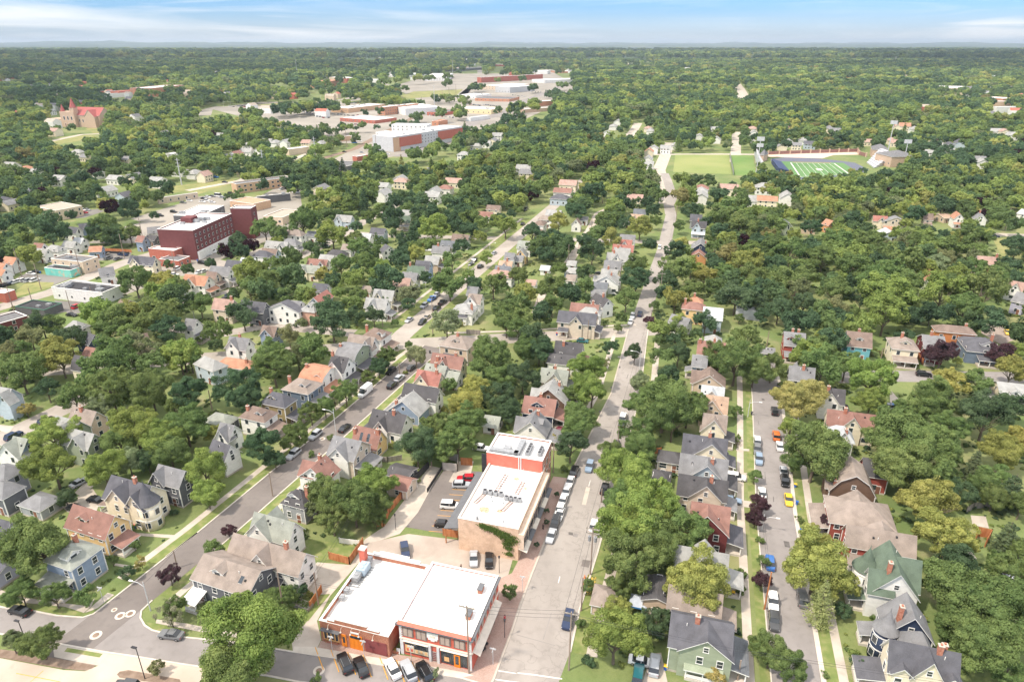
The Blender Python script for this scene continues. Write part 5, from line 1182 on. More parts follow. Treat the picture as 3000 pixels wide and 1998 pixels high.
for fa, fb in ((.05,.405),(.575,.95)):
    m.slab([(-x+fa*L,-y-.4,3.55),(-x+fb*L,-y-.4,3.55),(-x+fb*L,-y-.1,3.75),(-x+fa*L,-y-.1,3.75)], .06)
m.obj('awning', cement_m, H)
m = MB(); m.slab([(x+.05,-y+.5,3.85),(x+1.35,-y+.5,3.3),(x+1.35,y-2,3.3),(x+.05,y-2,3.85)], .08); m.obj('awning', cement_m, H)
for i in range(7):
    q = MB(); yy = -y+2+i*(Wd-4)/6; q.box(x, x+.07, yy-.5, yy+.5, 4.6, 6.4, 0); q.box(x+.07, x+.09, yy-.4, yy+.4, 4.7, 6.3, 1); q.obj('window', [MATS['taupe_frame'], lace_m], H)
for f in (.30,.72):
    q = MB(); q.box(x-2.4, x-1.6, -y+f*Wd-.8, -y+f*Wd+.8, 7.35, 8.25, 0); q.box(x-2.5, x-1.5, -y+f*Wd-.9, -y+f*Wd+.9, 8.25, 8.4, 1); q.obj('chimney', [oldbrick_m, greyg_m], H)
RED = H
# --- the long block behind, its lean-to and the taller end
H, L, Wd = block('long_shop_building', 'long pale-brick block with white roof, shop awnings and rows of roof fans', 'commercial building', 'B', (1855,55,2445,115,2655,-408), 8.2, palebrick_m, membrane_m, .3, cap=cement_m)
x, y = L/2, Wd/2
m = MB(); m.slab([(-x-3.6,-y+.5,4.4),(-x-.05,-y+.5,5.3),(-x-.05,y-1,5.3),(-x-3.6,y-1,4.4)], .15); m.obj('lean_to_roof', greyg_m, H)
for i in range(8):
    q = MB(); q.box(-x-3.5, -x-3.3, -y+1+i*(Wd-3)/7, -y+1.2+i*(Wd-3)/7, 0, 4.3); q.obj('lean_to_post', wood_m, H)
# eastern front: projecting cream cornice with scallops, arched openings, awnings
m = MB(); m.box(x, x+1.2, -y, y, 6.0, 7.0); m.obj('cornice', solid("cream_render",(.68,.54,.42)), H)
for i in range(6):
    yy = -y + (i+.5)*Wd/6
    q = MB(); q.box(x+1.2, x+1.28, yy-1.6, yy+1.6, 3.6, 6.0, 0); q.box(x, x+1.2, yy-1.9, yy-1.7, 3.2, 6.0, 1); q.box(x, x+1.2, yy+1.7, yy+1.9, 3.2, 6.0, 1); q.obj('bay_window', [glass_m, MATS['cream_render']], H)
    q = MB(); q.slab([(x+.02,yy-2,3.2),(x+1.9,yy-2,2.6),(x+1.9,yy+2,2.6),(x+.02,yy+2,3.2)], .06); q.obj('awning', greyg_m if i%2 else cement_m, H)
rg = random.Random(3)
def fan(parent, fxx, fyy, z, s=.75):
    q = MB(); q.box(fxx-s/2, fxx+s/2, fyy-s/2, fyy+s/2, z+.15, z+1.0, 0); q.cone((fxx,fyy), s*.4, s*.4, z+1.0, z+1.05, 12, 1); q.box(fxx-s*.5, fxx+s*.5, fyy-.06, fyy+.06, z, z+.15, 1); q.obj('condenser', [metal_m, dark_m], parent)
for i in range(4): fan(H, -x+L*.20+i*1.25, -y+Wd*.44, 7.9, .95); fan(H, -x+L*.60+i*1.0, -y+Wd*.40, 7.9, .85)
for (fa, ya, fb, yb) in ((.13,.26,.20,.42),(.37,.5,.40,.80),(.62,.22,.70,.38),(.72,.5,.74,.72)):
    q = MB(); a = Vector((-x+fa*L, -y+ya*Wd)); b = Vector((-x+fb*L, -y+yb*Wd)); d = b-a; n_ = Vector((-d.y,d.x)).normalized()*.35
    for s in (-1,1): q.tube([(*(a+n_*s),8.05),(*(b+n_*s),8.05)], .05, 5)
    for k in range(8): c = a+d*(k+.3)/8; q.tube([(*(c-n_*1.8),8.02),(*(c+n_*1.8),8.02)], .05, 5)
    q.obj('pipe_rack', solid("rusty_steel",(.22,.11,.08)), H)
for fa, ya, r_ in ((.33,.20,1.3),(.58,.22,.7),(.60,.75,.8),(.82,.62,.5)):
    q = MB(); q.poly([(-x+fa*L+math.cos(k*math.pi/8)*r_*rg.uniform(.7,1.1), -y+ya*Wd+math.sin(k*math.pi/8)*r_*rg.uniform(.6,1), 7.906+r_*.004) for k in range(16)]); q.obj('rust_stain', solid("rust_stained_membrane",(.52,.36,.24),.9,.3,2.0), H)
for i in range(7):
    q = MB(); a = -x+rg.uniform(.1,.9)*L; b = -y+rg.uniform(.05,.95)*Wd; q.cone((a,b), .14, .14, 7.9, 8.35, 8); q.obj('roof_vent', metal_m, H)
q = MB()
for s in (0,1):
    a = -x+1.6+s*3.2
    q.tube([(a,-y+.6,8),(a,-y+.6,9),(a+1.8,-y+.6,9),(a+1.8,-y+.6,8)], .03, 5)
q.tube([(-x+4.1,-y+.7,7.9),(-x+4.1,-y+.7,9)], .28, 10); q.obj('guard_rail', metal_m, H)
rng_ = np.random.default_rng(4); Pn = []
for a, b, r_, k in ((.42,7.6,.5,260),(.5,7.3,.6,300),(.58,7.1,.7,400),(.68,6.6,.7,420),(.78,6.2,.8,520),(.86,5.4,.9,520),(.83,4.2,.6,260),(.85,3.0,.5,200),(.85,1.5,.4,160)):
    q = rng_.normal(size=(k,3))*np.array([r_*.9,.12,r_*.5]); q[:,0] += -x+a*L; q[:,1] = -y-.12-np.abs(q[:,1]); q[:,2] += b; Pn.append(q)
Pn = np.vstack(Pn); ivy = bpy.data.objects.new('climbing_plant', cards('climbing_plant', Pn, np.tile([0,-1,.3],(len(Pn),1))+rng_.normal(0,.4,Pn.shape), .16, rng_.uniform(.2,.9,len(Pn)), leaf_m, rng_))
ivy.color = (.11,.17,.045,1); link(ivy); ivy.location = H.location; ivy.rotation_euler = H.rotation_euler; tag(ivy, 'green climbing plant on the pale brick wall of the long shop block', 'climbing plant')
LONG = H
Lr = L
H, L, Wd = block('tall_brick_building', 'tall red brick block with white roof and silver ducts behind the long shop block', 'commercial building', 'F', (2118,1018,2655,1075,2715,915), 11.2, oldbrick_m, membrane_m, .35, win=(3,3.0,2,3.2), faces='1')
x, y = L/2, Wd/2
m = MB(); m.box(-x, x, -y-.05, -y+.005, 7.6, 11.2); m.obj('painted_wall', salmon_m, H)
m = MB(); m.box(-x+.5, -x+7.5, -y+.6, -y+1.8, 10.9, 11.9); m.box(-x+6.5, -x+7.8, -y+.6, y-2, 10.9, 11.9); m.box(-x+3.5,-x+5.2,-y+2.1,-y+3.6,10.9,11.8); m.obj('duct', metal_m, H)
for i in range(4): fan(H, -x+9.5, -y+2+i*1.2, 10.85, .95)
for i in range(3): fan(H, -x+12.3, -y+2.6+i*1.2, 10.85, .9)
m = MB(); m.tube([(-x+8,-y-.15,7.8),(-x+8,-y-.15,11.4)], .12, 6); m.tube([(-x+8.5,-y-.15,7.8),(-x+8.5,-y-.15,11.4)], .12, 6); m.obj('drain_pipe', trim_m, H)
m = MB(); m.box(-x-1.6,-x,-y+1,-y+1.1,0,10); m.box(-x-1.6,-x,-y+1,y-4,3.4,3.5); m.box(-x-1.6,-x,-y+1,y-4,7,7.1); m.obj('fire_escape', dark_m, H)

# --- buildings along the corridor, mid distance and beyond
pan = lambda k: solid(k[0] + "_wall_panel", k[1])
maroon_m = pan(("maroon",(.16,.055,.055))); whitew_m = solid("white_rendered_wall",(.72,.72,.70)); blackr_m = solid("black_roofing",(.05,.05,.055),.9,.2); greyr_m = solid("grey_roofing",(.16,.16,.165),.9,.15)
tanb_m = solid("tan_brick",(.55,.37,.24)); orb_m = solid("orange_brick",(.50,.24,.15)); redb_m = solid("red_brick",(.42,.14,.10)); pinkst_m = solid("pink_gold_stone",(.52,.38,.28)); lgw_m = solid("light_grey_wall",(.50,.51,.52)); yel_m = solid("pale_yellow_wall",(.74,.60,.36))
teal_m = noise_mat("teal_mural_paint", (.14,.48,.42), (.22,.58,.50), .3, .8, second=((.70,.36,.22), .42, .58, .70, .9)); dgw_m = solid("dark_grey_wall",(.12,.12,.125)); beigew_m = solid("beige_wall",(.60,.49,.37)); whr_m = membrane_m
CB = 'commercial building'
block('white_warehouse','long white flat building with black roof and silver fans',CB,'I',(470,757,955,810,1110,742),5.2,whitew_m,blackr_m,.6,(1,6,1.8,3,1),'n1',units=6)
block('shop_building','beige two-storey flat building above the teal mural','commercial building','I',(465,497,770,530,900,478),6,beigew_m,greyr_m,.5,(2,4.5,1.8,2.6,1),'n1',units=2)
block('mural_building','low black and teal building with a colourful painted mural wall',CB,'I',(405,578,690,600,735,572),3.6,teal_m,blackr_m,.3,units=2)
block('low_shop','low dark grey flat building with green-edged roof by the road',CB,'I',(135,935,470,955,570,905),3.2,dgw_m,blackr_m,.3,units=2,cap=solid("green_edge",(.06,.16,.11)))
block('brick_warehouse','maroon brick building with dark sloping roof at the left edge',CB,'I',(-120,1050,30,1112,250,1020),5,maroon_m,greyr_m,.3,(2,5,1.6,2.4),'1',free=True)
block('brick_warehouse','small white-fronted brick building with white roof at the left edge',CB,'I',(-90,800,40,832,135,782),4.2,redb_m,whr_m,.3,(1,5,1.8,3),'1',units=0)
H, L, Wd = block('apartment_block','four-storey maroon apartment block with white roof and white ground floor','apartment block','I',(1442,226,1700,236,2128,82),15.2,maroon_m,whr_m,.5,(3,3.6,6.2,3.1),'1',units=9,free=True)
m = MB(); m.box(L/2-.05, L/2+.9, -Wd/2+.4, Wd/2, 0, 4.3); m.obj('ground_floor', whitew_m, H); m = MB(); m.box(-L/2+3, -L/2+9, 0-3, 3, 14.9, 17.4); m.obj('lift_house', maroon_m, H)
block('apartment_tower','square maroon tower at the end of the apartment block','apartment block','I',(2112,34,2270,36,2352,8),17,maroon_m,whr_m,.4,(4,4,4,3.1),'1',free=True)
block('red_restaurant','red two-level building with white flat roof below the maroon block',CB,'I',(1360,402,1640,424,1672,396),6.2,redb_m,whr_m,.4,(1,5,1.8,2.4,2),'n')
block('red_restaurant','lower red wing with grey roof beside the red two-level building',CB,'I',(1460,500,1660,520,1745,475),3.6,redb_m,greyr_m,.3,(1,4,1.8,2.4),'n1')
block('white_warehouse','long white roofed shed behind the maroon apartment block',CB,'I',(1590,100,1740,104,2060,8),5,dgw_m,whr_m,.3,(1,6,2,2),'1',units=3,free=True)
block('garage_building','tan flat building with dark vehicle bays right of the maroon block',CB,'J',(70,105,360,150,410,52),4.6,beigew_m,solid("tan_roofing",(.40,.34,.28)),.4,(1,4,2,2,2),'n')
block('office_building','beige and brown two-storey office with low roof and red cars outside','office building','I',(320,18,540,62,752,10),6.4,beigew_m,solid("tan_roofing",(.40,.34,.28)),.2,(2,4,1.8,2.8),'n1',free=True)
block('shop_building','long two-storey tan building with rows of dark bays by the car park',CB,'Z',(543,424,566,432,656,404),7,tanb_m,greyr_m,.4,(2,4.2,2,3,2),'1',free=True)
block('shop_building','dark grey flat building with skylights by the car park',CB,'Z',(590,452,612,470,667,445),5,dgw_m,blackr_m,.4,free=True,units=2)
block('shop_building','orange-tan low building between the car park and the maroon block',CB,'Z',(528,462,585,470,622,460),5,tanb_m,solid("orange_roofing",(.50,.30,.2)),.3,(1,5,2,2),'n',free=True)
AP = 'apartment block'
H,L,Wd = block('apartment_complex','long grey, brick and white apartment building with a white roof',AP,'N',(1255,948,1385,960,1717,836),14.5,lgw_m,whr_m,.5,(3,3.6,4.8,3.1),'1',free=True,units=4)
m = MB()
for a, b in ((-.42,-.12),(.12,.5)): m.box(L/2, L/2+.5, a*Wd, b*Wd, 4, 13); 
m.obj('brick_panel', redb_m, H); m = MB(); m.box(L/2-.3, L/2+.3, -Wd/2+.4, -.44*Wd+4, 0, 13.6); m.obj('brown_panel', tanb_m, H)
block('apartment_wing','white wing with square windows on the left of the long apartment building',AP,'N',(1098,902,1212,912,1340,902),12.6,whitew_m,whr_m,.5,(3,4,4,3.2),'n1',free=True)
block('apartment_wing','white rear wing behind the long apartment building',AP,'N',(1243,832,1500,838,1610,826),12.6,whitew_m,whr_m,.5,(3,5,4,3.2),'n',free=True)
block('office_building','low tan brick building with tall dark windows beyond the substation','office building','N',(688,676,1060,696,1190,645),7,tanb_m,whr_m,.4,(1,7,3.4,3),'n',free=True,units=9)
block('office_building','three-storey orange brick office with white roof','office building','N',(1180,672,1372,684,1432,636),12,orb_m,whr_m,.5,(3,5,2.4,3.8,2),'n1',free=True,units=3)
block('white_warehouse','plain white warehouse joined to the orange brick office',CB,'N',(1372,686,1440,700,1525,640),10,whitew_m,whr_m,.3,free=True)
block('storage_building','long low red brick storage building with white doors',CB,'N',(770,770,1180,800,1292,768),4.6,redb_m,whr_m,.3,(1,7,1.8,2,2),'n',free=True,units=0)
block('school_building','large blank orange-brick building on the hill beyond the road','school','N',(385,440,800,452,815,424),13,orb_m,orb_m,.4,free=True,units=5)
block('school_building','low orange brick wing left of the large blank brick building','school','N',(90,430,330,440,340,418),6,orb_m,whr_m,.4,free=True)
for i, (lab, n, e, w, r_) in enumerate((
 ('wide white shed beyond the road curve',(1165,375,1560,385,1580,362),7,whitew_m,whr_m),('white industrial shed with tall roof at the far road',(1545,392,1810,392,1812,362),12,whitew_m,whr_m),
 ('dark grey roofed industrial hall far off',(1810,325,1968,328,1975,308),9,dgw_m,greyr_m),('cream industrial hall farthest along the corridor',(1985,240,2190,245,2200,225),9,beigew_m,whr_m),
 ('long white workshop above the railway',(1848,560,2150,572,2160,550),6,whitew_m,whr_m),('orange brick workshop right of the long white one',(2012,590,2400,600,2420,578),5,orb_m,greyr_m),
 ('pale yellow strip of shops with red awnings',(1838,682,2240,698,2260,676),7,yel_m,whr_m),('large white and red brick factory',(2068,400,2560,420,2600,370),14,redb_m,whr_m),
 ('grey-beige factory hall in front of the red and white factory',(2080,472,2500,490,2530,460),9,beigew_m,whr_m),('pinkish low shops beyond the apartment complex',(1570,716,1800,728,1860,700),5,redb_m,greyr_m),
 ('salmon brick box near the corridor road',(1615,800,1745,806,1760,786),6,orb_m,orb_m),('low white office far on the left of the corridor',(862,170,990,172,1000,160),8,beigew_m,whr_m),
 ('pale office seen between far trees',(1440,172,1610,178,1615,168),8,beigew_m,whr_m),('white box shop with blue canopy by the road',(1970,770,2100,780,2110,745),5,whitew_m,whr_m),
 ('red and white striped low restaurant',(885,1122,1030,1140,1040,1108),4.4,redb_m,whr_m),('grey roofed hall behind the striped restaurant',(650,1200,940,1225,985,1180),4,dgw_m,greyr_m),
 ('grey curved-roof garage among trees by the railway',(300,1060,425,1080,440,1030),6,beigew_m,whr_m),('small brown workshop beside the railway',(790,945,850,955,860,935),5,tanb_m,whr_m))):
    block('industrial_building' if i != 14 else 'restaurant', lab, CB, 'N', n, e, w, r_, .4, (1,8,2.4,3,2) if e < 8 else (2,8,2.4,3.6,2), 'n', free=True, units=3 if i in (0,4,6,7,9) else 0)
for i, (lab, n, e, w, r_) in enumerate((
 ('white roofed store beyond the corridor road',(178,338,345,345,350,330),7,whitew_m,whr_m),('broad white store with many dock doors',(300,425,520,440,540,405),8,whitew_m,whr_m),
 ('two-storey orange brick office with white roof by the corridor',(222,624,340,634,375,604),8,orb_m,whr_m),('tan shop in front of the two-storey brick office',(72,690,290,712,360,675),5.5,pinkst_m,whr_m),
 ('far white roofed school among woods',(1100,158,1205,160,1212,152),7,whitew_m,whr_m),('long white store near the horizon',(480,206,640,210,700,196),9,whitew_m,whr_m),
 ('grey office tower near the corridor edge',(-20,490,60,494,78,468),12,lgw_m,whr_m),('long low school with chimney far on the right',(2190,285,2330,292,2340,276),8,orb_m,whr_m),('small white-roofed garages near the row of poles',(430,345,480,350,485,336),6,orb_m,whr_m))):
    block('industrial_building' if i not in (4,7) else 'school_building', lab, CB if i not in (4,7) else 'school', 'O', n, e, w, r_, .4, (1,8,2.4,3,2), 'n', free=True)
block('school_building','big white-roofed sports hall among the right-hand woods','school','P',(1520,475,1620,520,1850,500),13,beigew_m,whr_m,.3,free=True)
block('school_building','long brick school building with white roof on the right','school','P',(1948,580,2230,600,2295,590),12,orb_m,whr_m,.5,(2,6,3,4,2),'n',free=True)
block('school_building','pale stone school wing in front of the brick school','school','P',(2040,612,2200,640,2232,622),10,pinkst_m,whr_m,.5,(2,6,3,4,2),'n',free=True)
block('school_building','bright white box hall beside the pale stone school wing','school','P',(2105,672,2200,682,2290,664),9,whitew_m,whr_m,.3,free=True)
block('white_house_building','low flat white-roofed building among trees right of the avenue',CB,'K',(2062,960,2265,975,2282,945),4,lgw_m,whr_m,.4)
block('hospital_building','long brick and white hospital on the wooded hill','hospital','M',(1190,498,1660,502,1688,470),17,orb_m,whr_m,.8,(4,7,4,3.6,2),'n',free=True)
block('hospital_building','low white front building left of the hospital','hospital','M',(935,556,1120,562,1135,538),8,whitew_m,whr_m,.5,(2,7,2.4,3.4,2),'n',free=True)
block('hospital_wing','pink brick wing between the hospital and its low front building','hospital','M',(1090,528,1190,532,1215,512),11,redb_m,redb_m,.5,free=True)
block('low_building','white flat roof among trees below the hospital',CB,'M',(1520,1100,1640,1106,1650,1090),5,whitew_m,whr_m,.3,free=True)
block('low_building','long low pale building beside the grassy railway bank',CB,'M',(1450,1510,1500,1530,1805,1455),4,beigew_m,solid("tan_roofing",(.40,.34,.28)),.3,(1,5,1.8,2),'1',free=True)
block('low_building','bright roof standing alone in the far left woods',CB,'M',(100,388,180,392,185,380),8,redb_m,whr_m,.3,free=True)

# church with red roofs and a pointed tower
c = gp('M', 700, 860, 0); a = R(-16)
H = empty('church', (c.x, c.y, 0), a, 'gold stone church with red roofs and pointed towers', 'church')
m = MB(); gable_walls(m, 42, 20, 15, 9); mm = m.obj('wall', pinkst_m, H); mm.location = (14, 16, 0)
m = MB(); gable_roof(m, 42, 20, 15, 9, .6); rr = m.obj('roof', [solid("church_red_tiles",(.36,.11,.10)), trim_m], H); rr.location = (14, 16, 0)
m = MB(); gable_walls(m, 22, 16, 14, 8); mm = m.obj('transept_wall', pinkst_m, H); mm.location = (24, 12, 0); mm.rotation_euler = (0,0,math.pi/2)
m = MB(); gable_roof(m, 22, 16, 14, 8, .5); rr = m.obj('transept_roof', [MATS['church_red_tiles'], trim_m], H); rr.location = (24, 12, .02); rr.rotation_euler = (0,0,math.pi/2)
for tx, ty, th, tw, sh in ((-4,6,24,7,12),(-22,6,19,5,9)):
    q = MB(); q.box(tx-tw/2, tx+tw/2, ty-tw/2, ty+tw/2, 0, th); q.obj('tower', pinkst_m, H)
    q = MB(); q.tube([(tx,ty,th),(tx,ty,th+sh)], [tw*.62,.1], 8); q.obj('spire', MATS['church_red_tiles'], H)
q = MB(); q.box(-24,-1, 2, 14, 0, 19); q.obj('front_wall', pinkst_m, H)
for i in range(3): put('window', FARWIN[0], H, (-18+i*6, 2, 11), math.pi, (2.2,1,3))
for i in range(6): put('window', FARWIN[0], H, (2+i*5.5, 6, 8), math.pi, (1.6,1,2.4))
for i in range(3): put('door', DOORW, H, (-18+i*6, 1.95, 0), math.pi, (2,1,2.2))
q = MB(); q.box(-52,-24, 8, 24, 0, 9); q.obj('hall', pinkst_m, H)
FOOT.append((c.x, c.y+14, a, 45, 26)); HOUSES.append(dict(o=H, X=c.x, Y=c.y, L=60, W=30, top=30, wall='', roof='', kind='c', e=12, opts='', label='x'))

# white steeples in the far woods
def steeple(t, x, y, ytop, lab):
    b = gp(t, x, y, 8); 
    h = 40
    for _ in range(30):
        u, v, s_ = proj(b.x, b.y, h); tv = px(t, x, ytop)[1]; h += (v - tv)/s_*.8
    H = empty('church_steeple', (b.x, b.y, 0), 0, lab, 'church'); w = h*.075
    q = MB(); q.box(-w, w, -w, w, 0, h*.45); q.obj('tower', whitew_m, H); q = MB(); q.tube([(0,0,h*.45),(0,0,h)], [w*1.1,.05], 8); q.obj('spire', whitew_m, H)
    q = MB(); q.box(-w*2, w*2, w, w*7, 0, h*.2); gable = q.obj('nave', whitew_m, H)
steeple('P', 1165, 270, 203, 'tall white church spire rising from the right-hand woods')
steeple('N', 50, 240, 180, 'small white church spire in the far left woods')

# ------------------------------------------------------------------ stadium
def grass_sheet(name, s, mat, z): return sheet(name, pts(s), mat, z)
turf_m = noise_mat("green_turf", (.10,.20,.075), (.13,.24,.09), .03, .9); track_m = solid("blue_black_track",(.13,.14,.18)); bleach_m = solid("silver_bleacher",(.50,.50,.52),.5); navyb_m = solid("navy_bleacher",(.045,.065,.13))
grass_sheet('running_track', "P 20 1150;P 160 1135;P 450 1145;P 680 1168;P 800 1185;P 930 1250;P 800 1300;P 300 1340;P 160 1330;P 40 1200", track_m, .10)
grass_sheet('football_field', "P 110 1172;P 690 1185;P 860 1290;P 190 1325", turf_m, .12)
def fp(u, v):   # position on the field, u along, v across
    A_, B_, C_, D_ = pts("P 110 1172;P 690 1185;P 860 1290;P 190 1325"); return (A_*(1-u)+B_*u)*(1-v) + (D_*(1-u)+C_*u)*v
for i in range(9):
    u = .16+i*.085; wq = .3 if 0 < i < 8 else 1.0
    strip('field_line', [fp(u,.08), fp(u,.96)], -wq/2, wq/2, whitep_m, .13)
for v in (.08,.96): strip('field_line', [fp(.16,v), fp(.84,v)], -.3, .3, whitep_m, .134)
strip('field_letters', [fp(.2,.03), fp(.8,.03)], -1.2, 1.2, solid("end_banner",(.30,.16,.07),.8,.6,.8), .136)
q = fp(.5,.55); sheet('field_logo', [fp(.46,.5),fp(.54,.5),fp(.55,.62),fp(.47,.62)], cement_m, .138)
grass_sheet('plaza', "P 0 1105;P 830 1080;P 850 1110;P 600 1115;P 500 1145;P 160 1135;P 0 1130", solid("pink_paving",(.60,.47,.38)), .105)
def bleacher(lab, t, n, rows, rise, mat, name='bleacher'):
    P = [gp(t, n[i], n[i+1], 0) for i in range(0,8,2)]   # front left, front right, back right, back left
    H = empty(name, (P[0].x, P[0].y, 0), 0, lab, 'stand'); o = Vector((P[0].x, P[0].y)); m = MB()
    for k in range(rows):
        a0, a1 = k/rows, (k+1)/rows; z = rise*(k+1)/rows
        q = [P[0].lerp(P[3],a0)-o, P[1].lerp(P[2],a0)-o, P[1].lerp(P[2],a1)-o, P[0].lerp(P[3],a1)-o]
        A_ = sum(q[i].x*q[(i+1)%4].y-q[(i+1)%4].x*q[i].y for i in range(4)); q = q if A_ > 0 else q[::-1]
        m.slab([(p.x,p.y,z) for p in q], z)
    m.obj('seating', mat, H); c = sum(P, Vector((0,0)))/4; FOOT.append((c.x, c.y, 0, (P[1]-P[0]).length/2+4, (P[2]-P[1]).length/2+4))
bleacher('navy blue seating bank at the near-left end of the pitch','P',(120,1175,195,1260,95,1280,30,1190),8,4,navyb_m)
bleacher('tall silver grandstand at the left end of the stadium','O',(2290,1130,2340,1290,2250,1230,2225,1110),8,9,bleach_m)
bleacher('silver grandstand at the right end of the stadium','P',(905,1185,975,1235,1150,1180,1020,1125),8,8,bleach_m)
for lab, t, n, e in (('stone gatehouse with grey hip roof behind the pitch','P',(960,1062,1080,1068,1085,1040),7),('brick stadium building with grey roof at the right-hand stand','P',(1140,1130,1222,1150,1225,1090),9),('small pink pavilion beside the tall grandstand','O',(2275,1112,2345,1118,2352,1100),6)):
    H,L,Wd = block('stadium_building', lab, 'stadium building', t, n, e, pinkst_m, greyr_m, .1, (1,5,3,3), 'n', free=True)
    q = MB(); gable_roof(q, L, Wd, e, 4, .5, 'h'); q.obj('hip_roof', [greyr_m, trim_m], H)
H = empty('stadium_wall', (0,0,0), 0, 'long brick boundary wall with pale piers behind the sports field', 'wall')
w = dense(pts("O 2352 1110;P 300 1100;P 820 1085;P 835 1110;P 900 1130"), 9); q = MB()
for a_, b_ in zip(w, w[1:]):
    d = (b_-a_).normalized(); n_ = Vector((-d.y,d.x))*.25; q.slab([(*(a_-n_),3.2),(*(b_-n_),3.2),(*(b_+n_),3.2),(*(a_+n_),3.2)], 3.2)
q.obj('panel', solid("brown_brick",(.26,.14,.12)), H)
for i, a_ in enumerate(w): q = MB(); q.box(a_.x-.6,a_.x+.6,a_.y-.6,a_.y+.6,0,4); q.obj('pier', pinkst_m, H)

# ------------------------------------------------------------------ small far houses peeking out of the woods
def far_house(X, Y, kind, wall, roof, rz, L, Wd, e, r):
    H = empty('house', (X, Y, 0), rz, None, 'house', 'small houses scattered through the distant woods')
    m = MB(); gable_walls(m, L, Wd, e, r, kind); m.obj('wall', wall_mat(wall), H)
    m = MB(); gable_roof(m, L, Wd, e, r, .5, kind); m.obj('roof', [roof_mat(roof), trim_m], H)
    ny = math.sin(rz + math.pi/2); nd = -1 if ny > 0 else 1
    for k in (-.28, .05, .33):
        put('window', FARWIN[0], H, (k*L, nd*Wd/2, 1.8), 0 if nd > 0 else math.pi)
        if e > 4.5: put('window', FARWIN[0], H, (k*L, nd*Wd/2, 4.4), 0 if nd > 0 else math.pi)
    HOUSES.append(dict(o=H, X=X, Y=Y, L=L, W=Wd, top=e+r, wall=wall, roof=roof, kind=kind, e=e, opts='', label=None)); FOOT.append((X, Y, rz, L/2+1, Wd/2+1))
rg = random.Random(21)
FARH = """M 110 1225 a;M 240 1240 o;M 345 1255 l;M 720 1100 l;M 800 1130 g;M 560 1345 l;M 980 1440 w;M 1150 1500 b;M 1450 1360 w;M 1650 1260 w;M 1790 1280 w;M 1880 1310 p;M 2110 1130 b;M 2170 1105 r;M 2270 1080 w;M 2290 1020 w;M 1160 1160 g;M 1530 915 g;M 2020 940 w;M 460 720 w;M 500 905 p;M 880 1280 w;M 1070 1330 w;M 1230 1330 c;M 90 1560 g;M 30 1545 s
N 110 985 l;N 180 1000 w;N 275 1005 w;N 40 1080 r;N 470 1010 p;N 600 1020 w;N 215 830 o;N 600 1430 g;N 1320 1350 w;N 1160 1410 l;N 1170 1480 w;N 1340 1370 p;N 1640 1460 l;N 1620 1500 w;N 1740 1420 r;N 1820 1360 p;N 2220 945 w;N 2020 1030 w;N 2110 1010 l;N 2180 990 g;N 1910 1120 w;N 1600 1250 g
O 970 820 w;O 930 850 l;O 870 920 w;O 1250 870 p;O 1270 900 w;O 1300 1060 l;O 1260 1090 o;O 1250 1150 w;O 1245 1200 l;O 1410 1060 w;O 1500 1030 w;O 1720 940 w;O 1860 890 w;O 1880 970 w;O 2210 880 p;O 2220 920 w;O 2210 960 w;O 110 1250 w;O 140 1290 g;O 520 1380 p;O 470 1450 r;O 440 1510 b;O 1740 1420 r;O 1735 1460 l;O 1740 1500 w;O 1130 1530 p;O 1990 1430 p;O 2310 1420 w;O 2250 1530 w;O 2340 1540 o
P 130 1030 g;P 190 1000 w;P 260 1030 c;P 320 980 w;P 380 1020 b;P 220 880 p;P 560 880 g;P 610 900 g;P 900 990 p;P 1140 980 p;P 1170 1000 p;P 1180 860 p;P 1250 860 o;P 1340 890 l;P 1460 960 g;P 1560 1010 r;P 1660 1020 b;P 1760 1010 b;P 1640 1070 l;P 1730 1080 w;P 2100 900 l;P 2170 910 p;P 2240 940 w;P 1930 1150 g;P 1960 1190 l;P 1490 1100 w;P 170 1510 l"""
MAP = dict(a=('white','lgrey'),o=('cream','orange'),l=('white','lgrey'),g=('cream','grey'),w=('white','lgrey'),b=('lblue','slate'),p=('cream','pink'),r=('white','redbrown'),c=('cream','grey'),s=('navy','slate'))
for ln in FARH.split('\n'):
    cur = ln[0]
    for q in ln.split(';'):
        a = q.split(); p = gp(a[0], float(a[1]), float(a[2]), 4); w_, r_ = MAP[a[3]]
        d = p.length; k = min(1.15, max(.9, d/900))
        far_house(p.x, p.y, rg.choice('gggh'), w_, r_, R(GU + rg.choice((0,90))), rg.uniform(10,14)*k, rg.uniform(8,10)*k, rg.choice((4.5,5.6))*k**.5, rg.uniform(2.4,3.4)*k)

# ------------------------------------------------------------------ trees
cand = []
for ln in TREE_DATA.strip().split('\n'):
    t, rest = ln[0], ln[1:]
    for q in rest.split(';'):
        a = q.split(); x, y, rp, tone = float(a[0]), float(a[1]), float(a[2]), a[3]
        if rp <= 0: continue
        con = tone in 'cslw'; z = 6.0; f = {'c':3.3,'s':4.2,'l':6.5,'w':3.9}.get(tone)
        for _ in range(5):
            p = gp(t, x, y, z); s = proj(p.x, p.y, z)[2]; r = rp*(1.12 if not con else 1.0)/3.136/s
            z = r*f*.5 if con else r*.86 + min(1.6, r*.3)
            if not con and r < 1.5: z = r*.55
        cand.append((rp, p.x, p.y, r, tone))
cand.sort(reverse=True)
small = [c for c in cand if c[3] < 2.6 and c[4] not in 'cslw']
big = [c for c in cand if not (c[3] < 2.6 and c[4] not in 'cslw')]
for rp, X, Y, r, tone in big[:298]: tree(X, Y, r, tone)
for rp, X, Y, r, tone in small: tree(X, Y, r, tone)
REST = big[298:]
rs = random.Random(99)
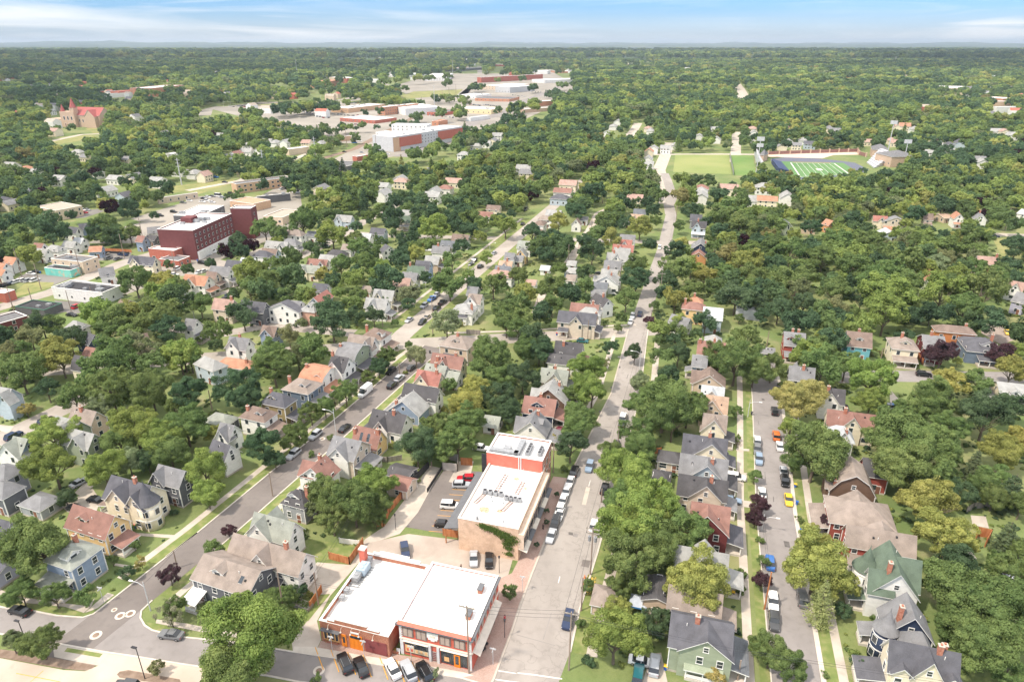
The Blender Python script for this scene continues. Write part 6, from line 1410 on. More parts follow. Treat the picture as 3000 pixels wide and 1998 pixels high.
for h in HOUSES[:150]:
    if h['Y'] > 250 or h['kind'] == 'f' or h['Y'] < 84: continue
    a = h['o'].rotation_euler.z
    for k in range(rs.choice((1,2,2,3))):
        sx, sy = rs.choice(((1,0),(-1,0),(0,1),(0,-1))); lx = sx*(h['L']/2+1.6) if sx else rs.uniform(-.45,.45)*h['L']; ly = sy*(h['W']/2+1.6) if sy else rs.uniform(-.45,.45)*h['W']
        X_ = h['X']+lx*math.cos(a)-ly*math.sin(a); Y_ = h['Y']+lx*math.sin(a)+ly*math.cos(a)
        tree(X_, Y_, rs.uniform(.8,1.5), rs.choice('dggyn'))

# the far town: hundreds of roofs too small to tell apart
FT = []; rt = random.Random(55); ftm = MB()
for i in range(420):
    y = 900*math.exp(rt.random()*1.75); x = rt.uniform(-.78, .80)*y
    k = math.sin(x/420+1)*math.cos(y/530) + rt.uniform(-.5,.5)
    if k < .1: continue
    big_ = rt.random() < .25 and y > 1900 and x > -.45*y; L_ = rt.uniform(30, 65) if big_ else rt.uniform(12, 20); W_ = rt.uniform(25, 45) if big_ else rt.uniform(9, 13); h_ = rt.uniform(8, 14) if big_ else rt.uniform(7, 9)
    a = R(GU + rt.choice((0, 90))); ca, sa = math.cos(a), math.sin(a); w_ = rt.choice((0,0,1,2)); r_ = 0 if big_ else rt.choice((3,3,4,2))
    P_ = [(x+lx*ca-ly*sa, y+lx*sa+ly*ca) for lx, ly in ((-L_/2,-W_/2),(L_/2,-W_/2),(L_/2,W_/2),(-L_/2,W_/2))]
    b = len(ftm.v); ftm.v += [(*q, 0) for q in P_] + [(*q, h_) for q in P_]
    for j in range(4): ftm.f.append((b+j, b+(j+1)%4, b+4+(j+1)%4, b+4+j)); ftm.m.append(w_)
    if big_: ftm.f.append((b+4,b+5,b+6,b+7)); ftm.m.append(0)
    else:
        c0 = len(ftm.v); ftm.v += [((P_[0][0]+P_[3][0])/2, (P_[0][1]+P_[3][1])/2, h_+3.5), ((P_[1][0]+P_[2][0])/2, (P_[1][1]+P_[2][1])/2, h_+3.5)]
        ftm.f += [(b+4,b+5,c0+1,c0),(b+6,b+7,c0,c0+1),(b+5,b+6,c0+1),(b+7,b+4,c0)]; ftm.m += [r_, r_, w_, w_]
    FT.append((x, y, L_, W_, h_)); FOOT.append((x, y, a, L_/2+5, W_/2+5))
fo = ftm.obj('far_town', [whitew_m, beigew_m, redb_m, greyr_m, MATS['tan_roofing']]); tag(fo, 'many small roofs of the far town among the woods', 'buildings', None, 'stuff')

# the rest of the woods: one mass made of many crowns
rg_ = np.random.default_rng(12)
def inside(px_, py_, poly):
    c = np.zeros(len(px_), bool); n = len(poly)
    for i in range(n):
        x1, y1 = poly[i]; x2, y2 = poly[(i+1) % n]
        with np.errstate(divide='ignore', invalid='ignore'):
            c ^= ((y1 > py_) != (y2 > py_)) & (px_ < (x2-x1)*(py_-y1)/(y2-y1)+x1)
    return c
def vproj(X, Y, Z):
    yf = Y*CP - (Z-HC)*SP; yu = Y*SP + (Z-HC)*CP
    return CX + F*X/yf, CY - F*yu/yf, F/yf
def band(d0, d1, step, r0, r1):
    n = int((d1-d0)/step)
    ys = []; xs = []
    y = d0
    while y < d1:
        w = y*.86 + 40; k = int(2*w/step); xx = np.linspace(-w, w, k) + rg_.uniform(-.45, .45, k)*step
        xs.append(xx); ys.append(np.full(k, y) + rg_.uniform(-.5, .5, k)*step); y += step
    X = np.concatenate(xs); Y = np.concatenate(ys); r = r0 + (r1-r0)*rg_.beta(1.6, 2.2, len(X)); return X, Y, r
parts_ = [band(195, 460, 8.2, 3.4, 8.0), band(460, 900, 9.5, 3.5, 8.6), band(900, 1700, 14.5, 6, 12.5), band(1700, 4300, 23, 10, 18), band(4300, 9500, 52, 20, 36)]
X = np.concatenate([p[0] for p in parts_]); Y = np.concatenate([p[1] for p in parts_]); r = np.concatenate([p[2] for p in parts_])
keep = np.ones(len(X), bool)
OPEN = []          # paved and grassed places that stay clear, as polygons on the ground
for o in S.objects:
    if o.get('kind') == 'structure' and o.type == 'MESH' and o.name.split('.')[0] not in ('ground','kerb','verge','sidewalk','flower_bed','lawn'):
        me = o.data; v = [w.co for w in me.vertices]
        for pl in me.polygons:
            if abs(pl.normal.z) > .5: OPEN.append((o.name.split('.')[0], [(v[i].x, v[i].y) for i in pl.vertices]))
thin = vth = None
patch = np.sin(X/47+1.3)*np.cos(Y/61+.4) + .6*np.sin(X/23-Y/31)
for nm_, poly in OPEN:
    xs = [p[0] for p in poly]; ys = [p[1] for p in poly]
    m_ = (X > min(xs)-3) & (X < max(xs)+3) & (Y > min(ys)-3) & (Y < max(ys)+3) & keep
    i = np.nonzero(m_)[0]
    if len(i) == 0: continue
    for dx, dy in ((0,0),(2.4,0),(-2.4,0),(0,2.4),(0,-2.4)):
        j = i[inside(X[i]+dx, Y[i]+dy, poly)]
        if nm_ == 'yard': j = j[(patch[j] < .42) | (Y[j] < 420)]
        keep[j] = False
for fx_, fy_, a, hx, hy in FOOT:
    ca, sa = math.cos(a), math.sin(a); dx = X-fx_; dy = Y-fy_
    keep &= ~((np.abs(dx*ca+dy*sa) < hx + r*.5) & (np.abs(-dx*sa+dy*ca) < hy + r*.5))
zc = r*.92 + np.minimum(2.2, r*.4)
u, v, s_ = vproj(X, Y, zc); cr = r*s_
# sight lines: nothing grows right in front of the houses, streets and open yards the photograph shows
for h in HOUSES:
    hu, hv, hs = proj(h['X'], h['Y'], h['e']*.7)
    rad = max(h['L'], h['W'])*.30*hs
    near_ = (Y < h['Y']+1) & (np.abs(u-hu) < rad + cr*.58) & (np.abs(v-hv) < rad*.8 + cr*.60)
    p_ = .92 if h['Y'] < 500 else .82
    keep &= ~(near_ & (rg_.random(len(X)) < p_))
for fx2, fy2, fL, fW, fh in FT:
    hu, hv, hs = proj(fx2, fy2, fh*.8); rad = max(fL, fW)*.4*hs
    keep &= ~((Y < fy2) & (Y > fy2*.6) & (np.abs(u-hu) < rad + cr*.3) & (np.abs(v-hv) < 2 + cr*.62) & (rg_.random(len(X)) < .9))
CLEAR = [("K", 1400, 300, 60), ("K", 1430, 80, 50), ("K", 1330, 560, 50), ("O", 1410, 1150, 60), ("O", 1440, 1050, 40), ("O", 1100, 900, 40), ("O", 1140, 840, 30), ("O", 2060, 1050, 40), ("O", 2060, 950, 30), ("O", 2110, 560, 35), ("O", 2080, 500, 25),
         ("P", 400, 1215, 90), ("P", 250, 1215, 90), ("P", 600, 1210, 90), ("P", 100, 1180, 90), ("O", 1750, 1190, 160), ("O", 1600, 1190, 140), ("O", 1900, 1200, 120), ("O", 2120, 1210, 110), ("P", 1050, 1150, 130), ("P", 850, 1170, 100),
         ("P", 700, 1100, 80), ("P", 500, 1100, 80), ("P", 300, 1100, 80), ("L", 2200, 350, 120), ("L", 2200, 290, 60), ("M", 850, 900, 60), ("M", 700, 960, 60), ("M", 560, 980, 50), ("M", 620, 740, 70), ("M", 560, 800, 60), ("M", 1900, 720, 60), ("M", 2100, 690, 90), ("N", 1500, 560, 70), ("N", 1400, 560, 60),
         ("M", 1700, 1430, 90), ("M", 1900, 1400, 90), ("M", 2100, 1340, 60), ("O", 700, 670, 30), ("O", 1270, 735, 25),
         ("I", 1600, 120, 140), ("I", 1400, 120, 100), ("I", 800, 110, 90), ("I", 1000, 470, 120), ("I", 1150, 470, 70), ("I", 300, 640, 130), ("I", 500, 670, 130), ("I", 350, 770, 110), ("I", 250, 870, 110), ("I", 100, 880, 90), ("I", 1650, 600, 80), ("I", 1850, 480, 90), ("I", 1800, 560, 80), ("I", 750, 900, 100), ("J", 150, 50, 110), ("J", 300, 60, 90)]
for q in CLEAR:
    cu, cv = px(q[0], q[1], q[2]); rad = q[3]/3.136
    keep &= ~((np.abs(u-cu) < rad + cr*.7) & (np.abs(v-cv) < rad*.6 + cr*.7) & (v > cv - rad))
# crowns already standing
for e_, tx, ty, tr_, *_ in TREES:
    m_ = (np.abs(X-tx) < 14) & (np.abs(Y-ty) < 14)
    i = np.nonzero(m_)[0]; keep[i[np.hypot(X[i]-tx, Y[i]-ty) < (tr_ + r[i])*.72]] = False
# near the corner shops everything is placed by hand
keep &= ~((Y < 150))
for c_, w_ in ((C2L, 9), (C3, 9), (C1, 11), (C1b, 10)):
    ln = dense(c_, 6)
    for p in ln:
        if p.y > 520: break
        i = np.nonzero((np.abs(X-p.x) < w_) & (np.abs(Y-p.y) < w_))[0]; keep[i] = False
keep &= ~((Y < 235) & (X > -30) & (X < 30))
keep &= rg_.random(len(X)) < np.where((Y > 225) & (Y < 430) & (X < 70), .80, np.where(Y < 460, .93, .97))
X, Y, r, zc = X[keep], Y[keep], r[keep], zc[keep]
if REST:
    X = np.concatenate([X, [c[1] for c in REST]]); Y = np.concatenate([Y, [c[2] for c in REST]]); r2 = np.array([min(c[3], 9) for c in REST])
    r = np.concatenate([r, r2]); zc = np.concatenate([zc, r2*.92 + np.minimum(2.2, r2*.4)])
n = len(X)
def vn(x, y, s, k):  # smooth value noise for patches of kinds
    return .5 + .25*np.sin(x/s + 1.7*k) * np.cos(y/s*1.3 + k) + .25*np.sin(x/s*.37 + y/s*.61 + 2*k)
pal = np.array([(.105,.170,.090),(.140,.208,.094),(.180,.252,.098),(.215,.290,.102),(.270,.345,.110),(.330,.385,.120),(.39,.40,.14),(.235,.275,.14)])
w = vn(X, Y, 60, 1); idx = np.clip((w*4.2 + .4 + rg_.normal(0, 2.0, n)), 0, 7).astype(int)
col = pal[idx] * rg_.uniform(.85, 1.15, (n,1)); col *= np.where(Y > 600, 1.12, 1.0)[:,None]; pp = (rg_.random(n) < .012) & (r < 6.5); col[pp] = (.045,.02,.026); po_ = rg_.random(n) < .006; col[po_] = (.30,.28,.12)  # farther crowns: sunlit brightness put into the leaf colour
me = bpy.data.meshes.new('woods_points'); me.vertices.add(n); me.vertices.foreach_set('co', np.stack([X, Y, zc], 1).astype(np.float32).ravel())
def attr(nm, ty, dat): a = me.attributes.new(nm, ty, 'POINT'); a.data.foreach_set('vector' if ty == 'FLOAT_VECTOR' else 'value', dat.ravel())
attr('sc', 'FLOAT_VECTOR', np.stack([r*rg_.uniform(.9,1.1,n), r*rg_.uniform(.9,1.1,n), r*rg_.uniform(.82,1.12,n)], 1).astype(np.float32))
attr('rot', 'FLOAT_VECTOR', np.stack([np.zeros(n), np.zeros(n), rg_.uniform(0, 6.28, n)], 1).astype(np.float32))
attr('leafcol', 'FLOAT_VECTOR', col.astype(np.float32))
lod = np.where(Y < 420, rg_.integers(0, 4, n), np.where(Y < 1500, rg_.integers(4, 8, n), rg_.integers(8, 10, n)))
sp_ = (Y < 900) & (rg_.random(n) < .045); lod[sp_] = 10
attr('kind', 'INT', lod.astype(np.int32))
def wood_leaf():
    m = bpy.data.materials.new("foliage_of_woods"); m.use_nodes = True; n_ = m.node_tree.nodes; l = m.node_tree.links; n_.clear()
    out = n_.new('ShaderNodeOutputMaterial'); ac = n_.new('ShaderNodeAttribute'); ac.attribute_name = 'leafcol'; ac.attribute_type = 'INSTANCER'
    at = n_.new('ShaderNodeAttribute'); at.attribute_name = 'tint'; hs = n_.new('ShaderNodeHueSaturation'); l.new(ac.outputs['Color'], hs.inputs['Color'])
    v_ = n_.new('ShaderNodeMapRange'); l.new(at.outputs['Fac'], v_.inputs[0]); v_.inputs[3].default_value = .70; v_.inputs[4].default_value = 1.35; l.new(v_.outputs[0], hs.inputs['Value'])
    d = n_.new('ShaderNodeBsdfDiffuse'); t = n_.new('ShaderNodeBsdfTranslucent'); mx = n_.new('ShaderNodeMixShader'); mx.inputs[0].default_value = .46
    l.new(hs.outputs[0], d.inputs[0]); l.new(hs.outputs[0], t.inputs[0]); l.new(d.outputs[0], mx.inputs[1]); l.new(t.outputs[0], mx.inputs[2]); l.new(mx.outputs[0], out.inputs[0]); return m
wl = wood_leaf()
protos = [crown_mesh('wood_crown', 200+i, 20, 3600, .066, wl, (0,.15,.25,0)[i], (.82,.8,.75,.95)[i]) for i in range(4)] + \
         [crown_mesh('wood_crown', 210+i, 15, 1200, .11, wl, 0, (.82,.78,.95,.85)[i]) for i in range(4)] + [crown_mesh('wood_crown', 220+i, 10, 380, .20, wl, 0, .8) for i in range(2)] + \
         [conifer_mesh('wood_crown', 31, 3000, .026, wl, 13, .27, .4, .85)]
PO = []
for p in protos: o = bpy.data.objects.new('wood_crown', p); PO.append(o)
if True:
    c = protos[-1]; co = np.empty(len(c.vertices)*3, np.float32); c.vertices.foreach_get('co', co); co = co.reshape(-1,3); co[:,2] -= .42; co *= 2.6; c.vertices.foreach_set('co', co.ravel())
ng = bpy.data.node_groups.new('woods', 'GeometryNodeTree')
ng.interface.new_socket(name='Geometry', in_out='INPUT', socket_type='NodeSocketGeometry'); ng.interface.new_socket(name='Geometry', in_out='OUTPUT', socket_type='NodeSocketGeometry')
gi = ng.nodes.new('NodeGroupInput'); go = ng.nodes.new('NodeGroupOutput'); jn = ng.nodes.new('GeometryNodeJoinGeometry'); L_ = ng.links
def na(nm, ty):
    q = ng.nodes.new('GeometryNodeInputNamedAttribute'); q.data_type = ty; q.inputs['Name'].default_value = nm; return q
a_s, a_r, a_k = na('sc', 'FLOAT_VECTOR'), na('rot', 'FLOAT_VECTOR'), na('kind', 'INT')
for i, o in enumerate(PO):
    oi = ng.nodes.new('GeometryNodeObjectInfo'); oi.inputs['Object'].default_value = o; oi.inputs['As Instance'].default_value = True
    ip = ng.nodes.new('GeometryNodeInstanceOnPoints'); cmp_ = ng.nodes.new('FunctionNodeCompare'); cmp_.data_type = 'INT'; cmp_.operation = 'EQUAL'
    cmp_.inputs[3].default_value = i; L_.new(a_k.outputs[0], cmp_.inputs[2])
    L_.new(cmp_.outputs[0], ip.inputs['Selection']); L_.new(gi.outputs[0], ip.inputs['Points']); L_.new(oi.outputs['Geometry'], ip.inputs['Instance'])
    L_.new(a_s.outputs[0], ip.inputs['Scale']); L_.new(a_r.outputs[0], ip.inputs['Rotation']); L_.new(ip.outputs[0], jn.inputs[0])
L_.new(jn.outputs[0], go.inputs[0])
wo = bpy.data.objects.new('woods', me); link(wo); md = wo.modifiers.new('woods', 'NODES'); md.node_group = ng
tag(wo, 'wooded neighbourhoods and distant woods seen as one mass of crowns', 'woods', None, 'stuff')
# low garden growth between the houses
N2 = 60000; X2 = rg_.uniform(-230, 260, N2); Y2 = rg_.uniform(84, 360, N2); k2 = np.abs(X2) < Y2*.86+12
cl = np.sin(X2/3.1+np.cos(Y2/7))*np.cos(Y2/3.7+np.sin(X2/9)); k2 &= (cl > .25) & (rg_.random(N2) < .6)
polys = []
for o in S.objects:
    if o.get('kind') == 'structure' and o.type == 'MESH' and o.name.split('.')[0] not in ('ground','flower_bed','yard'):
        v = [w_.co for w_ in o.data.vertices]
        if min(q_.y for q_ in v) > 370: continue
        for pl in o.data.polygons:
            if abs(pl.normal.z) > .5: polys.append([(v[i].x, v[i].y) for i in pl.vertices])
for poly in polys:
    xs = [p[0] for p in poly]; ys = [p[1] for p in poly]
    i = np.nonzero((X2 > min(xs)-1) & (X2 < max(xs)+1) & (Y2 > min(ys)-1) & (Y2 < max(ys)+1) & k2)[0]
    for dx, dy in ((0,0),(.7,0),(-.7,0),(0,.7),(0,-.7)):
        if len(i): k2[i[inside(X2[i]+dx, Y2[i]+dy, poly)]] = False
for fx_, fy_, a, hx, hy in FOOT:
    ca, sa = math.cos(a), math.sin(a); dx = X2-fx_; dy = Y2-fy_
    k2 &= ~((np.abs(dx*ca+dy*sa) < hx-.4) & (np.abs(-dx*sa+dy*ca) < hy-.4))
X2, Y2 = X2[k2], Y2[k2]; n2 = len(X2); r_2 = .25 + .75*rg_.beta(1.3, 3, n2)
me2 = bpy.data.meshes.new('undergrowth'); me2.vertices.add(n2); me2.vertices.foreach_set('co', np.stack([X2, Y2, r_2*.35], 1).astype(np.float32).ravel())
me_keep = me; me = me2
attr('sc', 'FLOAT_VECTOR', np.stack([r_2*1.2, r_2*1.2, r_2*.8], 1).astype(np.float32)); attr('rot', 'FLOAT_VECTOR', np.stack([0*r_2, 0*r_2, r_2*50], 1).astype(np.float32))
attr('leafcol', 'FLOAT_VECTOR', (pal[rg_.integers(0, 6, n2)]*.9).astype(np.float32)); attr('kind', 'INT', np.full(n2, 9, np.int32))
me = me_keep; uo = bpy.data.objects.new('undergrowth', me2); link(uo); md2 = uo.modifiers.new('woods', 'NODES'); md2.node_group = ng
tag(uo, 'low plants and weeds growing over the gardens', 'undergrowth', None, 'stuff')
print('woods crowns', n, 'tree things', len(TREES))

# ------------------------------------------------------------------ the land beyond: rolling canopy and hills to the horizon
def far_canopy():
    cols, rows = 420, 150
    th = np.linspace(-.80, .80, cols); d = 4600*np.exp(np.linspace(0, math.log(26000/4600), rows))
    TH, D = np.meshgrid(th, d); Xg = np.sin(TH)*D/np.cos(TH*.2); Yg = np.cos(TH)*D
    rr = np.random.default_rng(5); Z = np.zeros_like(Xg)
    for k in range(26):
        wl_ = 10**rr.uniform(2.4, 3.7); a = rr.uniform(0, 6.28); amp = (wl_/5000)**.7
        Z += amp*np.sin((Xg*math.cos(a)+Yg*math.sin(a))*2*math.pi/wl_ + rr.uniform(0, 6.28))
    t = np.clip((D-9000)/15000, 0, 1)
    base = 6 + Z*3.5 + t*t*88 + t*Z*6
    base += 32*np.exp(-((TH+.47)/.11)**2)*np.clip((D-14000)/9000, 0, 1) + 14*np.exp(-((TH+.05)/.2)**2)*t
    base += rr.normal(0, 1, Z.shape)*3.4
    base[0] = -3
    me = bpy.data.meshes.new('far_woods'); P = np.stack([Xg, Yg, base], 2).reshape(-1, 3)
    f = [(i*cols+j, i*cols+j+1, (i+1)*cols+j+1, (i+1)*cols+j) for i in range(rows-1) for j in range(cols-1)]
    me.from_pydata(P.tolist(), [], f); me.update()
    m = noise_mat("distant_canopy", (.040,.070,.042), (.085,.125,.060), .004, .95, 9, .40, .60, second=((.22,.22,.13), .0009, .58, .70, .6))
    me.materials.append(m); o = bpy.data.objects.new('far_woods', me); link(o); tag(o, 'rolling far woods and fields reaching the horizon', 'woods', None, 'stuff')
far_canopy()

# ------------------------------------------------------------------ vehicles
def paint_mat():
    m, n, l, b = base_mat("car_paint"); oi = n.new('ShaderNodeObjectInfo'); l.new(oi.outputs['Color'], b.inputs['Base Color'])
    b.inputs['Roughness'].default_value = .28; b.inputs['Specular IOR Level'].default_value = .5; b.inputs['Coat Weight'].default_value = .3; return m
paint_m = paint_mat()
cglass_m, _n, _l, _b = base_mat("car_glass"); _b.inputs['Base Color'].default_value = (.02,.025,.03,1); _b.inputs['Roughness'].default_value = .06; _b.inputs['Specular IOR Level'].default_value = .8
tyre_m = noise_mat("tyre_rubber", (.015,.015,.015), (.03,.03,.03), 5, .9)
rim_m = noise_mat("alloy_rim", (.35,.35,.36), (.5,.5,.5), 5, .35, metal=.7)
lamp_m = noise_mat("lamp_lens", (.65,.66,.68), (.8,.8,.8), 5, .2); tail_m = noise_mat("tail_lens", (.35,.02,.02), (.5,.03,.02), 5, .3)
def loft(m, secs, mat=0):
    """secs: list of (x, [(halfwidth, z), ...]) bottom to top; mirrored"""
    rings = []
    for x, pr in secs:
        b = len(m.v); m.v += [(x, -w_, z) for w_, z in pr] + [(x, w_, z) for w_, z in reversed(pr)]; rings.append((b, 2*len(pr)))
    for (a, n), (b, _) in zip(rings, rings[1:]):
        for k in range(n-1): m.f.append((a+k, b+k, b+k+1, a+k+1)); m.m.append(mat)
        m.f.append((a+n-1, b+n-1, b, a)); m.m.append(mat)
    a, n = rings[0]; m.f.append(tuple(range(a, a+n))[::1]); m.m.append(mat); a, n = rings[-1]; m.f.append(tuple(range(a+n-1, a-1, -1))); m.m.append(mat)
# x positions run from the nose (+) to the tail (-); hood z, belt z, roof z
CARS = dict(
 sedan=dict(L=4.7, W=.91, bt=.92, rf=1.44, hood=.88, trunk=1.0, ws=(.95,.30), rw=(-1.0,-1.65)),
 hatch=dict(L=4.3, W=.90, bt=.98, rf=1.52, hood=.92, trunk=1.05, ws=(.90,.30), rw=(-1.45,-1.95)),
 suv=dict(L=4.75, W=.94, bt=1.08, rf=1.74, hood=1.05, trunk=1.12, ws=(.95,.40), rw=(-1.75,-2.15)),
 minivan=dict(L=5.1, W=.98, bt=1.1, rf=1.78, hood=1.05, trunk=1.12, ws=(1.45,.60), rw=(-1.95,-2.35)),
 van=dict(L=6.2, W=1.0, bt=1.35, rf=2.75, hood=1.25, trunk=2.6, ws=(2.1,1.35), rw=(-2.9,-3.0)),
 smallvan=dict(L=4.6, W=.93, bt=1.15, rf=1.85, hood=1.1, trunk=1.3, ws=(1.35,.70), rw=(-1.95,-2.15)),
 pickup=dict(L=5.7, W=.98, bt=1.1, rf=1.82, hood=1.12, trunk=1.15, ws=(1.0,.45), rw=(-.75,-.95)))
CM = {}
def car_meshes(k):
    if k in CM: return CM[k]
    p = CARS[k]; L, w, bt, rf, hd = p['L']/2, p['W'], p['bt'], p['rf'], p['hood']; tr = p['trunk']; ws0, ws1 = p['ws']; rw1, rw0 = p['rw']
    def sec(x, wk, top): return (x, [(w*wk*.92, .28), (w*wk, .45), (w*wk, top*.80), (w*wk*.93, top)])
    b = MB(); loft(b, [sec(L, .72, hd*.72), sec(L-.12, .90, hd*.88), sec(L-.6, .98, hd*.96), sec(ws0+.05, 1, hd+.02), sec(0, 1, bt), sec(rw0+.05, 1, tr*.98), sec(-L+.35, .97, tr*.97), sec(-L+.08, .92, tr*.9), sec(-L, .84, tr*.75)])
    rw_ = .80 if k in ('sedan','hatch') else .86
    if k in ('van',):
        loft(b, [(ws1, [(w*.97,bt-.1),(w*.95,rf*.8),(w*.86,rf)]), (-L+.1, [(w*.97,bt-.1),(w*.95,rf*.8),(w*.86,rf)])])
    else:
        loft(b, [(ws1-.02, [(w*rw_,rf-.07),(w*rw_*.93,rf+.012)]), (rw1+.02, [(w*rw_,rf-.07),(w*rw_*.93,rf+.012)])])
        for x0, x1 in ((.02,-.06),) if k != 'sedan' else ((-.02,-.1),): loft(b, [(x0,[(w*.965,bt-.05),(w*rw_+.01,rf-.05)]),(x1,[(w*.965,bt-.05),(w*rw_+.01,rf-.05)])])
    if k == 'pickup':
        b.box(-L+.15, rw0-.1, -w*.8, w*.8, tr-.02, tr+.0)
    body = b.mesh('body', [paint_m])
    g = MB()
    if k == 'van':
        loft(g, [(ws0+.05,[(w*.90,bt-.05),(w*.88,bt)]), (ws1+.0,[(w*.93,bt-.05),(w*.85,rf*.93)]), (ws1-.02,[(w*.98,bt+.05),(w*.96,rf*.78)]), (ws1-.8,[(w*.985,bt+.05),(w*.96,rf*.78)])])
    else: loft(g, [(ws0,[(w*.90,bt-.06),(w*.88,bt-.03)]), (ws1,[(w*.955,bt-.06),(w*rw_,rf-.03)]), (rw1,[(w*.955,bt-.06),(w*rw_,rf-.03)]), (rw0,[(w*.9,tr-.04),(w*.86,tr-.01)])])
    glass = g.mesh('window', [cglass_m])
    wh = MB(); 
    n = 14
    for s in (0,): 
        b0 = len(wh.v)
        for yy in (-.11,.11):
            for i in range(n): t = 2*math.pi*i/n; wh.v.append((math.cos(t)*.335, yy, math.sin(t)*.335))
        for i in range(n): wh.f.append((b0+i, b0+(i+1)%n, b0+n+(i+1)%n, b0+n+i)); wh.m.append(0)
        for yy, o_ in ((-.115,0),(.115,1)):
            b1 = len(wh.v)
            for i in range(n): t = 2*math.pi*i/n; wh.v.append((math.cos(t)*.335, yy, math.sin(t)*.335))
            wh.f.append(tuple(range(b1,b1+n)) if o_ == 0 else tuple(range(b1+n-1,b1-1,-1))); wh.m.append(0)
            b1 = len(wh.v)
            for i in range(n): t = 2*math.pi*i/n; wh.v.append((math.cos(t)*.2, yy*1.05, math.sin(t)*.2))
            wh.f.append(tuple(range(b1,b1+n)) if o_ == 0 else tuple(range(b1+n-1,b1-1,-1))); wh.m.append(1)
    wheel = wh.mesh('wheel', [tyre_m, rim_m])
    h = MB(); h.box(-.10,.05,-.20,.20,-.07,.07); head = h.mesh('headlight', [lamp_m])
    h = MB(); h.box(-.05,.10,-.17,.17,-.09,.09); tail = h.mesh('taillight', [tail_m])
    f = MB()
    loft(f, [sec(L, .8, hd*.8), sec(0, 1, bt), sec(-L, .86, tr*.85)]); loft(f, [(ws0,[(w*.90,bt-.06),(w*.88,bt-.03)]), (ws1,[(w*.955,bt-.06),(w*rw_,rf-.03)]), (rw1,[(w*.955,bt-.06),(w*rw_,rf-.03)]), (rw0,[(w*.9,tr-.04),(w*.86,tr-.01)])], 1)
    f.box(rw1, ws1, -w*rw_*.9, w*rw_*.9, rf-.03, rf+.02)
    simple = f.mesh('parked_car', [paint_m, cglass_m])
    CM[k] = (body, glass, wheel, head, tail, simple); return CM[k]
PAINT = dict(black=(.012,.012,.014), dgrey=(.06,.062,.066), grey=(.16,.165,.17), silver=(.42,.44,.47), white=(.78,.78,.77), blue=(.03,.14,.42), navy=(.015,.03,.08), red=(.42,.02,.03), maroon=(.13,.015,.03),
             yellow=(.75,.50,.05), tan=(.36,.31,.25), teal=(.02,.12,.14), lblue=(.22,.30,.40), orange=(.62,.16,.04))
CARLIST = []
def car(X, Y, rz, col, kind, group='cars parked along the streets', simple=False, z=.0):
    body, glass, wheel, head, tail, smp = car_meshes(kind); p = CARS[kind]; c = (*PAINT[col], 1)
    nm = {'van':'van','pickup':'pickup_truck','smallvan':'van'}.get(kind, 'car')
    if simple:
        o = bpy.data.objects.new(nm, smp); o.location = (X,Y,z+.02); o.rotation_euler = (0,0,rz); o.color = c; link(o); tag(o, None, nm.replace('_', ' '), group); CARLIST.append((o, X, Y, col, kind)); return
    H = empty(nm, (X, Y, z), rz, None, {'van':'van','pickup_truck':'pickup truck'}.get(nm,'car'), group)
    o = put('body', body, H, (0,0,0)); o.color = c; put('window', glass, H, (0,0,0))
    for sx, sy in ((1,1),(1,-1),(-1,1),(-1,-1)): put('wheel', wheel, H, (sx*(p['L']/2-.85), sy*(p['W']-.10), .335))
    for sy in (1,-1):
        put('headlight', head, H, (p['L']/2-.10, sy*p['W']*.66, p['hood']*.72)); put('taillight', tail, H, (-p['L']/2+.06, sy*p['W']*.70, p['trunk']*.72 if kind != 'van' else 1.2))
    if kind == 'suv' and col in ('silver','black'):
        q = MB()
        for sy in (-.62,.62): q.tube([(.3,sy,p['rf']+.05),(-1.7,sy,p['rf']+.05)], .025, 4)
        q.obj('roof_rack', metal_m, H)
    CARLIST.append((H, X, Y, col, kind))
DIR = {'U': GU, 'D': GU+180, 'V': GU-90, 'W': GU+90, 'u': GU-4.5, 'd': GU+175.5}
